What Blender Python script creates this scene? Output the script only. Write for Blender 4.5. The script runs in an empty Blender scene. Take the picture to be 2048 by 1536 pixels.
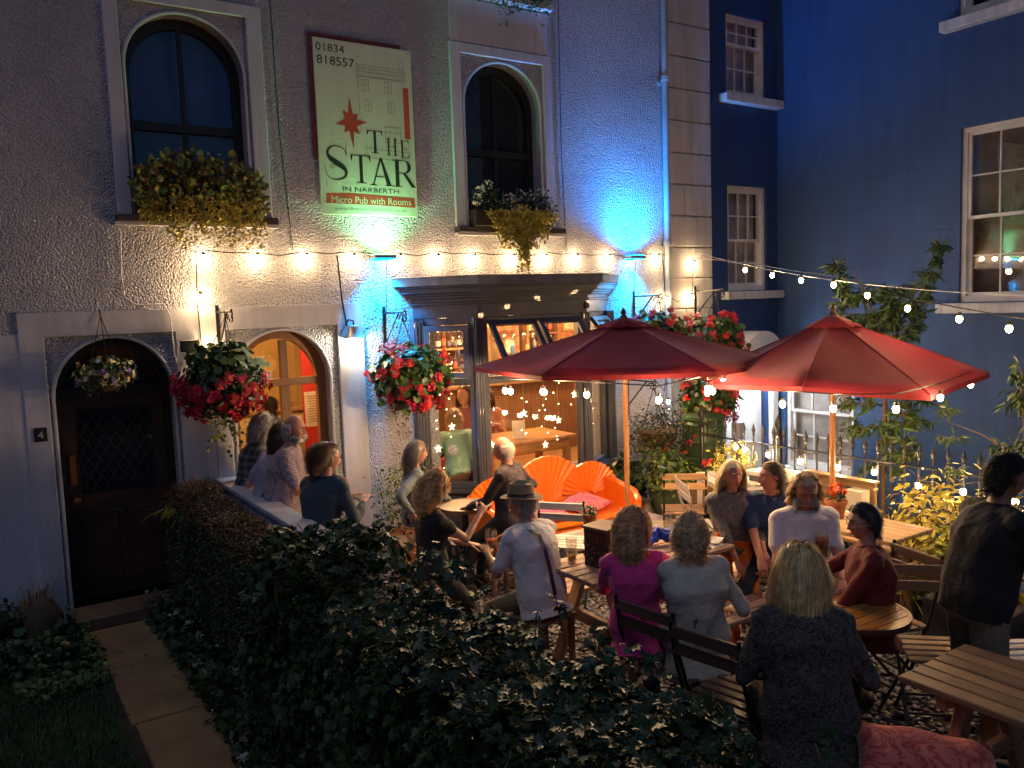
# The Star: a small terrace pub and its gravel yard at dusk, string lights and two red parasols
import bpy, bmesh, math, random
import numpy as np
from mathutils import Vector, Matrix, noise
from mathutils.geometry import tessellate_polygon
random.seed(7); np.random.seed(7)
PI = math.pi; R = math.radians
SC = bpy.context.scene
COL = SC.collection

# ------------------------------------------------------------------ camera
F_PX = 1654.0
YAW, PITCH, ROLL = R(33.29), R(5.506), R(2.027)
cam_d = bpy.data.cameras.new('camera'); cam = bpy.data.objects.new('camera', cam_d); COL.objects.link(cam)
fw = Vector((math.sin(YAW)*math.cos(PITCH), math.cos(YAW)*math.cos(PITCH), -math.sin(PITCH)))
rt = Vector((math.cos(YAW), -math.sin(YAW), 0)); up = rt.cross(fw)
RX = rt*math.cos(ROLL) - up*math.sin(ROLL); UX = rt*math.sin(ROLL) + up*math.cos(ROLL)
m = Matrix((RX, UX, -fw)).transposed().to_4x4(); m.translation = Vector((0, -7.3, 2.4))
cam.matrix_world = m
cam_d.sensor_width = 36; cam_d.lens = 36*F_PX/2048; cam_d.clip_start = .05; cam_d.clip_end = 500
SC.camera = cam

# ------------------------------------------------------------------ world, overhead fill, exposure
W = bpy.data.worlds.new('World'); SC.world = W; W.use_nodes = True
nt = W.node_tree
sky = nt.nodes.new('ShaderNodeTexSky'); sky.sky_type = 'NISHITA'; sky.sun_disc = False
sky.sun_elevation = R(0.5); sky.sun_rotation = R(215); sky.altitude = 50; sky.dust_density = .4; sky.ozone_density = 4
bg = nt.nodes['Background']; bg.inputs[1].default_value = 0.07
nt.links.new(sky.outputs[0], bg.inputs[0])
overhead_fill_d = bpy.data.lights.new('sun', 'SUN'); overhead_fill_d.energy = .075; overhead_fill_d.angle = R(12); overhead_fill_d.color = (.82, .86, 1)
sun = bpy.data.objects.new('sun', overhead_fill_d); COL.objects.link(sun)
sun.rotation_euler = (R(24), 0, R(-50))  # added steep fill in place of a streetlight, lifts ground and hedge tops
SC.view_settings.view_transform = 'Standard'; SC.view_settings.look = 'None'
SC.view_settings.gamma = 1; SC.view_settings.use_curve_mapping = False
SC.view_settings.exposure = 1.68
SC.render.engine = 'CYCLES'
try:
    SC.cycles.use_denoising = True; SC.cycles.denoiser = 'OPENIMAGEDENOISE'
    SC.cycles.max_bounces = 6; SC.cycles.diffuse_bounces = 3; SC.cycles.glossy_bounces = 3
    SC.cycles.transmission_bounces = 4; SC.cycles.transparent_max_bounces = 12
    SC.cycles.use_light_tree = True; SC.cycles.sample_clamp_indirect = 4
    SC.cycles.caustics_reflective = False; SC.cycles.caustics_refractive = False
except Exception: pass

# ------------------------------------------------------------------ materials
def new_mat(name):
    m = bpy.data.materials.new(name); m.use_nodes = True
    nt = m.node_tree; b = nt.nodes['Principled BSDF']
    return m, nt, b
def nd(nt, t, **k):
    n = nt.nodes.new(t)
    for a, v in k.items():
        if a.startswith('i_'):
            n.inputs[a[2:].replace('_', ' ')].default_value = v
        else: setattr(n, a, v)
    return n
def rgba(c): return (c[0], c[1], c[2], 1)
def coords(nt, sc=(1,1,1), rot=(0,0,0)):
    tc = nd(nt, 'ShaderNodeTexCoord'); mp = nd(nt, 'ShaderNodeMapping')
    mp.inputs['Scale'].default_value = sc; mp.inputs['Rotation'].default_value = rot
    nt.links.new(tc.outputs['Object'], mp.inputs[0]); return mp.outputs[0]
def ramp(nt, src, stops):
    r = nd(nt, 'ShaderNodeValToRGB'); e = r.color_ramp.elements
    while len(e) < len(stops): e.new(.5)
    for i, (p, c) in enumerate(stops):
        e[i].position = p; e[i].color = rgba(c) if len(c) == 3 else c
    nt.links.new(src, r.inputs[0]); return r.outputs[0]
MATS = {}
def pmat(name, c, rough=.6, metal=0, var=.12, vs=4., bump=0, bs=60., spec=.5, island=0, c2=None, sub=0, trans=0, emit=None, es=0, sheen=0, coat=0, bd=.004):
    if name in MATS: return MATS[name]
    m, nt, b = new_mat(name); L = nt.links.new
    b.inputs['Roughness'].default_value = rough; b.inputs['Metallic'].default_value = metal
    b.inputs['Specular IOR Level'].default_value = spec
    if coat: b.inputs['Coat Weight'].default_value = coat
    if sheen: b.inputs['Sheen Weight'].default_value = sheen
    if sub:
        b.inputs['Subsurface Weight'].default_value = sub; b.inputs['Subsurface Radius'].default_value = (.02, .008, .004)
        b.inputs['Subsurface Scale'].default_value = .5
    if trans: b.inputs['Transmission Weight'].default_value = trans
    v = coords(nt)
    n = nd(nt, 'ShaderNodeTexNoise', i_Scale=vs, i_Detail=6., i_Roughness=.6); L(v, n.inputs['Vector'])
    lo = tuple(x*(1-var*1.6) for x in c); hi = tuple(min(1, x*(1+var*1.6)) for x in (c2 or c))
    col = ramp(nt, n.outputs[0], [(.3, lo), (.7, hi)])
    if island:
        g = nd(nt, 'ShaderNodeNewGeometry'); hs = nd(nt, 'ShaderNodeHueSaturation')
        mr = nd(nt, 'ShaderNodeMapRange'); mr.inputs[3].default_value = 1-island; mr.inputs[4].default_value = 1+island
        L(g.outputs['Random Per Island'], mr.inputs[0]); L(mr.outputs[0], hs.inputs['Value']); L(col, hs.inputs['Color'])
        mr2 = nd(nt, 'ShaderNodeMapRange'); mr2.inputs[3].default_value = .5-island*.06; mr2.inputs[4].default_value = .5+island*.06
        ms = nd(nt, 'ShaderNodeMath', operation='FRACT'); mm = nd(nt, 'ShaderNodeMath', operation='MULTIPLY'); mm.inputs[1].default_value = 7.3
        L(g.outputs['Random Per Island'], mm.inputs[0]); L(mm.outputs[0], ms.inputs[0]); L(ms.outputs[0], mr2.inputs[0]); L(mr2.outputs[0], hs.inputs['Hue'])
        col = hs.outputs[0]
    L(col, b.inputs['Base Color'])
    if bump:
        n2 = nd(nt, 'ShaderNodeTexNoise', i_Scale=bs, i_Detail=4.); L(v, n2.inputs['Vector'])
        bp = nd(nt, 'ShaderNodeBump', i_Strength=bump, i_Distance=bd); L(n2.outputs[0], bp.inputs['Height']); L(bp.outputs[0], b.inputs['Normal'])
    if emit:
        b.inputs['Emission Color'].default_value = rgba(emit); b.inputs['Emission Strength'].default_value = es
    MATS[name] = m; return m
def wood(name, c, axis='X', rough=.55, dark=.55):
    key = name+axis
    if key in MATS: return MATS[key]
    m, nt, b = new_mat(key); L = nt.links.new
    sc = {'X': (1.2, 14, 14), 'Y': (14, 1.2, 14), 'Z': (14, 14, 1.2)}[axis]
    v = coords(nt, sc); oi = nd(nt, 'ShaderNodeObjectInfo')
    ad = nd(nt, 'ShaderNodeVectorMath', operation='ADD'); sc2 = nd(nt, 'ShaderNodeVectorMath', operation='SCALE'); sc2.inputs['Scale'].default_value = 1
    cb = nd(nt, 'ShaderNodeCombineXYZ'); mu = nd(nt, 'ShaderNodeMath', operation='MULTIPLY'); mu.inputs[1].default_value = 37
    L(oi.outputs['Random'], mu.inputs[0]); L(mu.outputs[0], cb.inputs[0]); L(mu.outputs[0], cb.inputs[1]); L(v, ad.inputs[0]); L(cb.outputs[0], ad.inputs[1])
    n = nd(nt, 'ShaderNodeTexNoise', i_Scale=2.2, i_Detail=8., i_Roughness=.65, i_Distortion=.6); L(ad.outputs[0], n.inputs['Vector'])
    col = ramp(nt, n.outputs[0], [(.28, tuple(x*dark for x in c)), (.5, c), (.75, tuple(x*1.25 for x in c))])
    hs = nd(nt, 'ShaderNodeHueSaturation'); mr = nd(nt, 'ShaderNodeMapRange'); mr.inputs[3].default_value = .72; mr.inputs[4].default_value = 1.22
    L(oi.outputs['Random'], mr.inputs[0]); L(mr.outputs[0], hs.inputs['Value']); L(col, hs.inputs['Color']); L(hs.outputs[0], b.inputs['Base Color'])
    bp = nd(nt, 'ShaderNodeBump', i_Strength=.35, i_Distance=.003); L(n.outputs[0], bp.inputs['Height']); L(bp.outputs[0], b.inputs['Normal'])
    b.inputs['Roughness'].default_value = rough
    MATS[key] = m; return m
def roughcast(name, c, scale=62., dist=.018, strength=1.):
    m, nt, b = new_mat(name); L = nt.links.new; v = coords(nt)
    wn = nd(nt, 'ShaderNodeTexNoise', i_Scale=24., i_Detail=3.); L(v, wn.inputs['Vector'])
    mx = nd(nt, 'ShaderNodeVectorMath', operation='MULTIPLY_ADD'); mx.inputs[1].default_value = (.022, .022, .022)
    L(wn.outputs['Color'], mx.inputs[0]); L(v, mx.inputs[2])
    vo = nd(nt, 'ShaderNodeTexVoronoi', i_Scale=scale); vo.feature = 'SMOOTH_F1'; vo.inputs['Smoothness'].default_value = .5; L(mx.outputs[0], vo.inputs['Vector'])
    h = nd(nt, 'ShaderNodeMath', operation='MULTIPLY_ADD'); h.inputs[1].default_value = -1.1; h.inputs[2].default_value = 1
    L(vo.outputs['Distance'], h.inputs[0])
    n3 = nd(nt, 'ShaderNodeTexNoise', i_Scale=9., i_Detail=5.); L(v, n3.inputs['Vector'])
    ad = nd(nt, 'ShaderNodeMath', operation='MULTIPLY_ADD'); ad.inputs[1].default_value = .9; L(n3.outputs[0], ad.inputs[0]); L(h.outputs[0], ad.inputs[2])
    bp = nd(nt, 'ShaderNodeBump', i_Strength=strength, i_Distance=dist); L(ad.outputs[0], bp.inputs['Height']); L(bp.outputs[0], b.inputs['Normal'])
    n4 = nd(nt, 'ShaderNodeTexNoise', i_Scale=.9, i_Detail=7., i_Roughness=.65); L(v, n4.inputs['Vector'])
    col = ramp(nt, n4.outputs[0], [(.28, tuple(x*.72 for x in c)), (.6, c)])
    pit = nd(nt, 'ShaderNodeMapRange'); pit.inputs[1].default_value = .25; pit.inputs[2].default_value = .75; pit.inputs[3].default_value = 1; pit.inputs[4].default_value = .72
    L(vo.outputs['Distance'], pit.inputs[0])
    mm = nd(nt, 'ShaderNodeMix', data_type='RGBA', blend_type='MULTIPLY'); mm.inputs[0].default_value = 1
    L(col, mm.inputs[6]); L(pit.outputs[0], mm.inputs[7]); L(mm.outputs[2], b.inputs['Base Color'])
    b.inputs['Roughness'].default_value = .62; b.inputs['Specular IOR Level'].default_value = .4
    MATS[name] = m; return m
def render_mat(name, c, dirt=.25, joints=None):
    """smooth painted render, faint trowel relief and weather streaks; joints=(w,h) scores faint ashlar lines"""
    m, nt, b = new_mat(name); L = nt.links.new; v = coords(nt)
    n = nd(nt, 'ShaderNodeTexNoise', i_Scale=1.4, i_Detail=8., i_Roughness=.7); L(v, n.inputs['Vector'])
    v2 = coords(nt, (9, 9, .8)); n2 = nd(nt, 'ShaderNodeTexNoise', i_Scale=1.2, i_Detail=6.); L(v2, n2.inputs['Vector'])
    ml = nd(nt, 'ShaderNodeMath', operation='MULTIPLY'); L(n.outputs[0], ml.inputs[0]); L(n2.outputs[0], ml.inputs[1])
    col = ramp(nt, ml.outputs[0], [(.1, tuple(x*(1-dirt) for x in c)), (.32, c)]); L(col, b.inputs['Base Color'])
    n3 = nd(nt, 'ShaderNodeTexNoise', i_Scale=30., i_Detail=6.); L(v, n3.inputs['Vector'])
    bp = nd(nt, 'ShaderNodeBump', i_Strength=.35, i_Distance=.006); L(n3.outputs[0], bp.inputs['Height'])
    last = bp
    if joints:
        sp = nd(nt, 'ShaderNodeSeparateXYZ'); L(v, sp.inputs[0]); cb = nd(nt, 'ShaderNodeCombineXYZ')
        L(sp.outputs[joints[2]], cb.inputs[0]); L(sp.outputs[2], cb.inputs[1])
        br = nd(nt, 'ShaderNodeTexBrick', i_Scale=1.); L(cb.outputs[0], br.inputs['Vector'])
        br.inputs['Color1'].default_value = br.inputs['Color2'].default_value = (1, 1, 1, 1); br.inputs['Mortar'].default_value = (0, 0, 0, 1)
        br.inputs['Mortar Size'].default_value = .006; br.inputs['Mortar Smooth'].default_value = .4
        br.inputs['Brick Width'].default_value = joints[0]; br.inputs['Row Height'].default_value = joints[1]
        bp2 = nd(nt, 'ShaderNodeBump', i_Strength=.5, i_Distance=.006); L(br.outputs[0], bp2.inputs['Height']); L(bp.outputs[0], bp2.inputs['Normal']); last = bp2
    L(last.outputs[0], b.inputs['Normal']); b.inputs['Roughness'].default_value = .6
    MATS[name] = m; return m
def glass_mat(name='window_glass', tint=(1,1,1), refl=1.):
    if name in MATS: return MATS[name]
    m = bpy.data.materials.new(name); m.use_nodes = True; nt = m.node_tree; nt.nodes.clear(); L = nt.links.new
    o = nd(nt, 'ShaderNodeOutputMaterial'); mx = nd(nt, 'ShaderNodeMixShader'); t = nd(nt, 'ShaderNodeBsdfTransparent'); g = nd(nt, 'ShaderNodeBsdfGlossy')
    t.inputs[0].default_value = rgba(tint); g.inputs['Roughness'].default_value = .02
    lw = nd(nt, 'ShaderNodeLayerWeight', i_Blend=.5); pw = nd(nt, 'ShaderNodeMath', operation='POWER'); pw.inputs[1].default_value = 4; mu = nd(nt, 'ShaderNodeMath', operation='MULTIPLY_ADD'); mu.inputs[1].default_value = .75; mu.inputs[2].default_value = .045*refl; mu.use_clamp = True
    L(lw.outputs['Facing'], pw.inputs[0]); L(pw.outputs[0], mu.inputs[0]); L(mu.outputs[0], mx.inputs[0]); L(t.outputs[0], mx.inputs[1]); L(g.outputs[0], mx.inputs[2]); L(mx.outputs[0], o.inputs[0])
    MATS[name] = m; return m
def emis(name, c, s):
    if name in MATS: return MATS[name]
    m = bpy.data.materials.new(name); m.use_nodes = True; nt = m.node_tree; nt.nodes.clear()
    o = nd(nt, 'ShaderNodeOutputMaterial'); e = nd(nt, 'ShaderNodeEmission'); e.inputs[0].default_value = rgba(c); e.inputs[1].default_value = s
    nt.links.new(e.outputs[0], o.inputs[0])
    try: m.cycles.emission_sampling = 'NONE'
    except Exception: pass
    MATS[name] = m; return m

# ------------------------------------------------------------------ mesh helpers
class MB:
    def __init__(s): s.V = []; s.F = []; s.I = []
    def add(s, vs, fs, mi=0):
        o = len(s.V); s.V += [tuple(v) for v in vs]; s.F += [tuple(i+o for i in f) for f in fs]; s.I += [mi]*len(fs); return s
    def box(s, x0, x1, y0, y1, z0, z1, mi=0):
        vs = [(x, y, z) for z in (z0, z1) for y in (y0, y1) for x in (x0, x1)]
        return s.add(vs, [(0,2,3,1), (4,5,7,6), (0,1,5,4), (2,6,7,3), (0,4,6,2), (1,3,7,5)], mi)
    def obox(s, c, size, rot=None, mi=0):
        rot = rot or Matrix.Identity(3); c = Vector(c); h = [x/2 for x in size]
        vs = [c + rot @ Vector((a*h[0], b*h[1], d*h[2])) for d in (-1, 1) for b in (-1, 1) for a in (-1, 1)]
        return s.add(vs, [(0,2,3,1), (4,5,7,6), (0,1,5,4), (2,6,7,3), (0,4,6,2), (1,3,7,5)], mi)
    def bar(s, p0, p1, w, h, upv=(0,0,1), mi=0):
        p0, p1 = Vector(p0), Vector(p1); d = (p1-p0); L = d.length; d.normalize(); u = Vector(upv)
        x = d.cross(u)
        if x.length < 1e-4: x = d.cross(Vector((1, 0, 0)))
        x.normalize(); u = x.cross(d)
        return s.obox((p0+p1)/2, (w, L, h), Matrix((x, d, u)).transposed(), mi)
    def tube(s, pts, r, n=6, mi=0, caps=True):
        pts = [Vector(p) for p in pts]; rs = r if isinstance(r, (list, tuple)) else [r]*len(pts)
        vs = []; prev = None
        for i, p in enumerate(pts):
            t = (pts[min(i+1, len(pts)-1)] - pts[max(i-1, 0)]).normalized()
            if prev is None:
                a = t.orthogonal().normalized()
            else:
                a = prev - t*prev.dot(t)
                a = a.normalized() if a.length > 1e-5 else t.orthogonal().normalized()
            prev = a; b = t.cross(a)
            for k in range(n):
                q = 2*PI*k/n; vs.append(p + (a*math.cos(q) + b*math.sin(q))*rs[i])
        fs = [(i*n+k, i*n+(k+1) % n, (i+1)*n+(k+1) % n, (i+1)*n+k) for i in range(len(pts)-1) for k in range(n)]
        if caps: fs += [tuple(range(n-1, -1, -1)), tuple(range((len(pts)-1)*n, len(pts)*n))]
        return s.add(vs, fs, mi)
    def lathe(s, prof, c=(0,0,0), n=20, mi=0, ax=None):
        c = Vector(c); M3 = ax or Matrix.Identity(3)
        vs = [c + M3 @ Vector((r*math.cos(2*PI*k/n), r*math.sin(2*PI*k/n), z)) for r, z in prof for k in range(n)]
        fs = [(i*n+k, i*n+(k+1) % n, (i+1)*n+(k+1) % n, (i+1)*n+k) for i in range(len(prof)-1) for k in range(n)]
        if prof[0][0] > 1e-6: fs.append(tuple(range(n-1, -1, -1)))
        if prof[-1][0] > 1e-6: fs.append(tuple(range((len(prof)-1)*n, len(prof)*n)))
        return s.add(vs, fs, mi)
    def ball(s, c, r, n=10, mi=0, rot=None):
        r = r if isinstance(r, (tuple, list)) else (r, r, r); c = Vector(c); m_ = max(4, n//2+1); vs = []
        for i in range(m_+1):
            a = PI*i/m_
            for k in range(n):
                q = 2*PI*k/n; v = Vector((r[0]*math.sin(a)*math.cos(q), r[1]*math.sin(a)*math.sin(q), r[2]*math.cos(a)))
                vs.append(c + (rot @ v if rot else v))
        fs = [(i*n+k, (i+1)*n+k, (i+1)*n+(k+1) % n, i*n+(k+1) % n) for i in range(m_) for k in range(n)]
        return s.add(vs, fs, mi)
    def ext(s, loops, org, ux, uy, vec, mi=0, back=True):
        """extrude a 2-D outline (first loop) with holes along vec; org + u*ux + v*uy"""
        org, ux, uy, vec = Vector(org), Vector(ux), Vector(uy), Vector(vec)
        flat = [p for l in loops for p in l]
        tris = tessellate_polygon([[Vector((p[0], p[1], 0)) for p in l] for l in loops])
        A = [org + ux*p[0] + uy*p[1] for p in flat]; B = [a + vec for a in A]; n = len(A)
        s.add(A+B, [], mi); o = len(s.V)-2*n; nf = 0
        want = -(ux.cross(uy)) if vec.dot(ux.cross(uy)) > 0 else ux.cross(uy)
        for t in tris:
            a, b, c = [Vector(A[i]) for i in t]
            if (b-a).cross(c-a).dot(want) < 0: t = (t[0], t[2], t[1])
            s.F.append(tuple(o+i for i in t)); s.I.append(mi)
            if back: s.F.append(tuple(o+n+i for i in reversed(t))); s.I.append(mi)
        k = 0
        for l in loops:
            m_ = len(l)
            for i in range(m_):
                j = (i+1) % m_; s.F.append((o+k+i, o+k+j, o+n+k+j, o+n+k+i)); s.I.append(mi)
            k += m_
        return s
    def mesh(s, name):
        me = bpy.data.meshes.new(name); me.from_pydata(s.V, [], s.F)
        if any(s.I): me.polygons.foreach_set('material_index', s.I)
        return me
    def build(s, name, mats, parent=None, smooth=False, bevel=0, fix=True, **tg):
        me = s.mesh(name)
        if fix:
            bm = bmesh.new(); bm.from_mesh(me); bmesh.ops.recalc_face_normals(bm, faces=bm.faces); bm.to_mesh(me); bm.free()
        return link(name, me, mats, parent, smooth, bevel, **tg)
def link(name, me, mats, parent=None, smooth=False, bevel=0, **tg):
    for q in (mats if isinstance(mats, (list, tuple)) else [mats]): me.materials.append(q)
    if smooth:
        me.polygons.foreach_set('use_smooth', [True]*len(me.polygons))
        if smooth != 'all':
            try: me.set_sharp_from_angle(angle=R(40))
            except Exception: pass
    o = bpy.data.objects.new(name, me); COL.objects.link(o)
    if parent: o.parent = parent
    if bevel:
        b = o.modifiers.new('b', 'BEVEL'); b.width = bevel; b.segments = 1; b.limit_method = 'ANGLE'
    return tag(o, **tg)
def tag(o, label=None, cat=None, group=None, kind=None):
    if label: o['label'] = label
    if cat: o['category'] = cat
    if group: o['group'] = group
    if kind: o['kind'] = kind
    return o
def empty(name, label=None, cat=None, loc=(0,0,0), rz=0, group=None, parent=None):
    o = bpy.data.objects.new(name, None); COL.objects.link(o); o.location = loc; o.rotation_euler = (0, 0, rz); o.empty_display_size = .1
    if parent: o.parent = parent
    return tag(o, label, cat, group)
def copy_tree(o, parent=None, **tg):
    c = o.copy(); COL.objects.link(c); c.parent = parent
    for ch in list(o.children): copy_tree(ch, c)
    return tag(c, **tg)
def rotz(a): return Matrix.Rotation(a, 3, 'Z')

def tri_mesh(name, V, T, mats, parent=None, smooth=False, mi=None, **tg):
    V = np.asarray(V, np.float32); T = np.asarray(T, np.int32); me = bpy.data.meshes.new(name)
    k = T.shape[1]
    me.vertices.add(len(V)); me.vertices.foreach_set('co', V.ravel()); me.loops.add(T.size); me.loops.foreach_set('vertex_index', T.ravel())
    me.polygons.add(len(T)); me.polygons.foreach_set('loop_start', np.arange(0, T.size, k, dtype=np.int32))
    try: me.polygons.foreach_set('loop_total', np.full(len(T), k, np.int32))
    except Exception: pass
    if mi is not None: me.polygons.foreach_set('material_index', np.asarray(mi, np.int32))
    me.update(calc_edges=True)
    return link(name, me, mats, parent, 'all' if smooth else False, **tg)
def frames(nrm, twist=None):
    n = nrm/np.linalg.norm(nrm, axis=1, keepdims=True); N = len(n)
    a = np.where(np.abs(n[:, 2:3]) < .9, np.array([[0, 0, 1.]]), np.array([[1., 0, 0]]))
    x = np.cross(a, n); x /= np.linalg.norm(x, axis=1, keepdims=True); y = np.cross(n, x)
    t = np.random.uniform(0, 2*PI, N) if twist is None else twist
    c, s_ = np.cos(t)[:, None], np.sin(t)[:, None]
    return np.stack([x*c+y*s_, -x*s_+y*c, n], axis=2)      # columns
def scatter(name, tv, tf, pos, M, sc, mats, parent=None, tmi=None, **tg):
    tv = np.asarray(tv, float); tf = np.asarray(tf); n = len(pos)
    sc = np.asarray(sc, float); sc = sc[:, None] if sc.ndim == 1 else sc
    V = np.einsum('nij,nkj->nki', M, tv[None]*(sc[:, None, :] if sc.shape[1] == 3 else sc[:, :, None])) + pos[:, None]
    T = tf[None] + (np.arange(n)*len(tv))[:, None, None]
    mi = np.tile(tmi, n) if tmi is not None else None
    tg.setdefault('kind', 'stuff'); return tri_mesh(name, V.reshape(-1, 3), T.reshape(-1, tf.shape[1]), mats, parent, mi=mi, **tg)
# leaf and petal templates (lie in x-y, stem at origin, tip +y)
LEAF = (np.array([(0,0,0), (.22,.35,.05), (-.22,.35,.05), (0,.45,-.02), (.17,.75,.02), (-.17,.75,.02), (0,1,-.1)]),
        np.array([(0,1,3), (0,3,2), (1,4,3), (3,5,2), (3,4,6), (3,6,5)]))
ROUND = (np.array([(0,0,0), (.35,.15,.06), (.5,.5,.08), (.3,.9,.05), (-.3,.9,.05), (-.5,.5,.08), (-.35,.15,.06), (0,.5,-.02)]),
         np.array([(0,1,7), (1,2,7), (2,3,7), (3,4,7), (4,5,7), (5,6,7), (6,0,7)]))
IVY = (np.array([(0,0,0), (.28,.02,.05), (.55,.22,-.02), (.3,.38,.06), (.42,.66,0), (.16,.62,.05), (0,1,-.08), (-.16,.62,.05), (-.42,.66,0), (-.3,.38,.06), (-.55,.22,-.02), (-.28,.02,.05), (0,.35,-.03)]),
       np.array([(i, i+1 if i < 11 else 0, 12) for i in range(12)]))
FLOWER = (np.array([(0,0,.05)]+[(math.cos(a)*(1 if k % 2 else .45), math.sin(a)*(1 if k % 2 else .45), .18 if k % 2 else .05) for k, a in enumerate(np.arange(10)*PI/5)]),
          np.array([(0, 1+k, 1+(k+1) % 10) for k in range(10)]))
BLADE = (np.array([(-.04,0,0), (.04,0,0), (.03,.5,.1), (-.03,.5,.1), (0,1,.35)]), np.array([(0,1,2), (0,2,3), (3,2,4)]))
def rnd_dirs(n):
    v = np.random.normal(size=(n, 3)); return v/np.linalg.norm(v, axis=1, keepdims=True)
# ------------------------------------------------------------------ shared materials
M_ROUGH = roughcast('roughcast_white', (.53, .53, .59))
M_SMOOTH = render_mat('smooth_white_render', (.54, .54, .6))
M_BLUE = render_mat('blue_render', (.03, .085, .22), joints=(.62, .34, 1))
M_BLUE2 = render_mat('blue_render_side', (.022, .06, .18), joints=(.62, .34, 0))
M_QUOIN = render_mat('quoin_paint', (.52, .5, .49), .3)
M_NAVY = pmat('navy_paint', (.06, .068, .1), .36, bump=.15, bs=25, coat=.3)
M_BLACK = pmat('black_paint', (.012, .012, .013), .38, bump=.1)
M_IRON = pmat('wrought_iron', (.012, .012, .012), .45, metal=.3)
M_UPVC = pmat('white_window_paint', (.68, .68, .66), .35, bump=.1, bs=20)
M_SILL = render_mat('sill_paint', (.62, .62, .6), .4)
M_GLASS = glass_mat()
M_DARKGL = pmat('dark_pane', (.012, .016, .03), .06, var=.3, vs=3, spec=.7)
M_OAK = wood('door_oak', (.24, .1, .035), 'Z', .4)
M_OAKX = wood('door_oak', (.24, .1, .035), 'X', .4)
M_CREAM = render_mat('cream_wall', (.66, .5, .25), .12)
M_BRICK = None

def arch_loop(x0, x1, z0, zs, zt, n=18):
    """opening outline: straight sides to zs, elliptical head to zt"""
    cx = (x0+x1)/2; rx = (x1-x0)/2; rz = zt-zs
    return [(x0, z0)] + [(x1, z0)] + [(cx+rx*math.cos(a), zs+rz*math.sin(a)) for a in np.linspace(0, PI, n)]
# ------------------------------------------------------------------ ground
def slab(name, x0, x1, y0, y1, z, mat, t=.2, **k):
    return MB().box(x0, x1, y0, y1, z-t, z).build(name, mat, kind='structure', **k)
M_SOIL = pmat('dark_soil', (.035, .028, .02), .95, var=.35, vs=8, bump=.8, bs=30, bd=.02)
M_PATH = pmat('sandstone_path', (.27, .155, .07), .8, var=.2, vs=2.5, bump=.4, bs=40)
slab('ground', -60, 60, -60, 1.2, -.75, M_SOIL)
MB().box(-6, 6.3, -9, 0, -.7, -.012).build('yard_bed', M_SOIL, kind='structure')
lawn = MB().box(-6, .6, -9, -.95, -.012, 0).build('lawn', pmat('lawn_soil', (.02, .03, .012), .95, bump=.8, bs=20, bd=.02), kind='structure')
# path of stone flags to door number 4
path = empty('path'); tag(path, kind='structure')
yy = -.3
rr = random.Random(3)
for k in range(8):
    L_ = rr.uniform(.85, 1.05); w0 = .60+.02*k; 
    MB().box(w0+.012, 1.32-.03*k, yy-L_+.018, yy, -.03, .004+rr.uniform(0, .004)).build('flagstone', M_PATH, path, bevel=.008)
    yy -= L_
stp = MB().box(.5, 1.5, -.33, .22, 0, .11).build('door_step', pmat('step_stone', (.13, .075, .045), .7, bump=.3), kind='structure', bevel=.015)
# ------------------------------------------------------------------ pub facade
pub = empty('pub_building', 'white roughcast pub building with arched doorways, arched upper windows and a dark shop window', 'building')
D4 = arch_loop(.53, 1.42, .11, 1.78, 2.255); D5 = arch_loop(1.9, 2.79, .0, 1.8, 2.25)
W1 = arch_loop(1.22, 2.17, 3.24, 4.4, 4.86); W2 = arch_loop(4.33, 5.27, 3.2, 4.42, 4.86)
W3 = [(4.33, 5.55), (5.27, 5.55), (5.27, 7.3), (4.33, 7.3)]
BAY = [(3.9, .55), (5.98, .55), (5.98, 2.42), (3.9, 2.42)]
outer = [(-5, -.02), (7.1, -.02), (7.1, 9), (-5, 9)]
MB().ext([outer, D4, D5, W1, W2, W3, BAY], (0, 0, 0), (1,0,0), (0,0,1), (0, .28, 0)).build('wall', M_ROUGH, pub)
def frame_band(x0, x1, z0, z1, ix0, ix1, iz1, d=.035, name='surround', open_bottom=True, mat=M_SMOOTH):
    o = [(x0, z0), (ix0, z0), (ix0, iz1), (ix1, iz1), (ix1, z0), (x1, z0), (x1, z1), (x0, z1)]
    return MB().ext([o], (0, -d, 0), (1,0,0), (0,0,1), (0, d, 0)).build(name, mat, pub, bevel=.006)
frame_band(.33, 1.72, 0, 2.46, .5, 1.45, 2.27)
frame_band(1.722, 3.12, 0, 2.46, 1.86, 2.87, 2.27)
frame_band(1.09, 2.33, 3.2, 5.0, 1.2, 2.2, 4.9)
frame_band(4.18, 5.4, 3.16, 4.99, 4.3, 5.3, 4.89)
frame_band(4.18, 5.4, 5.5, 7.5, 4.3, 5.3, 7.3)
# smooth render left of door 4 and thin vertical band
MB().box(-5, .33, -.02, -.001, -.02, 2.3).build('plinth_render', M_SMOOTH, pub)
MB().box(4.2, 5.38, -.018, -.001, 5.0, 5.42).build('render_panel', M_SMOOTH, pub)
# rounded pale arch soffits
def soffit(loop, d, w, mat, name='arch_reveal'):
    pts = [Vector((x, -.004, z)) for x, z in loop[2:]]
    b = MB(); b.tube([loop3 for loop3 in [Vector((loop[2][0], -.0, loop[1][1]))]+pts+[Vector((loop[-1][0], 0, loop[0][1]))]], w, 8); return b.build(name, mat, pub, smooth=True)
for l_ in (D4, D5, W1, W2): soffit(l_, .25, .014, M_SMOOTH)
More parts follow.
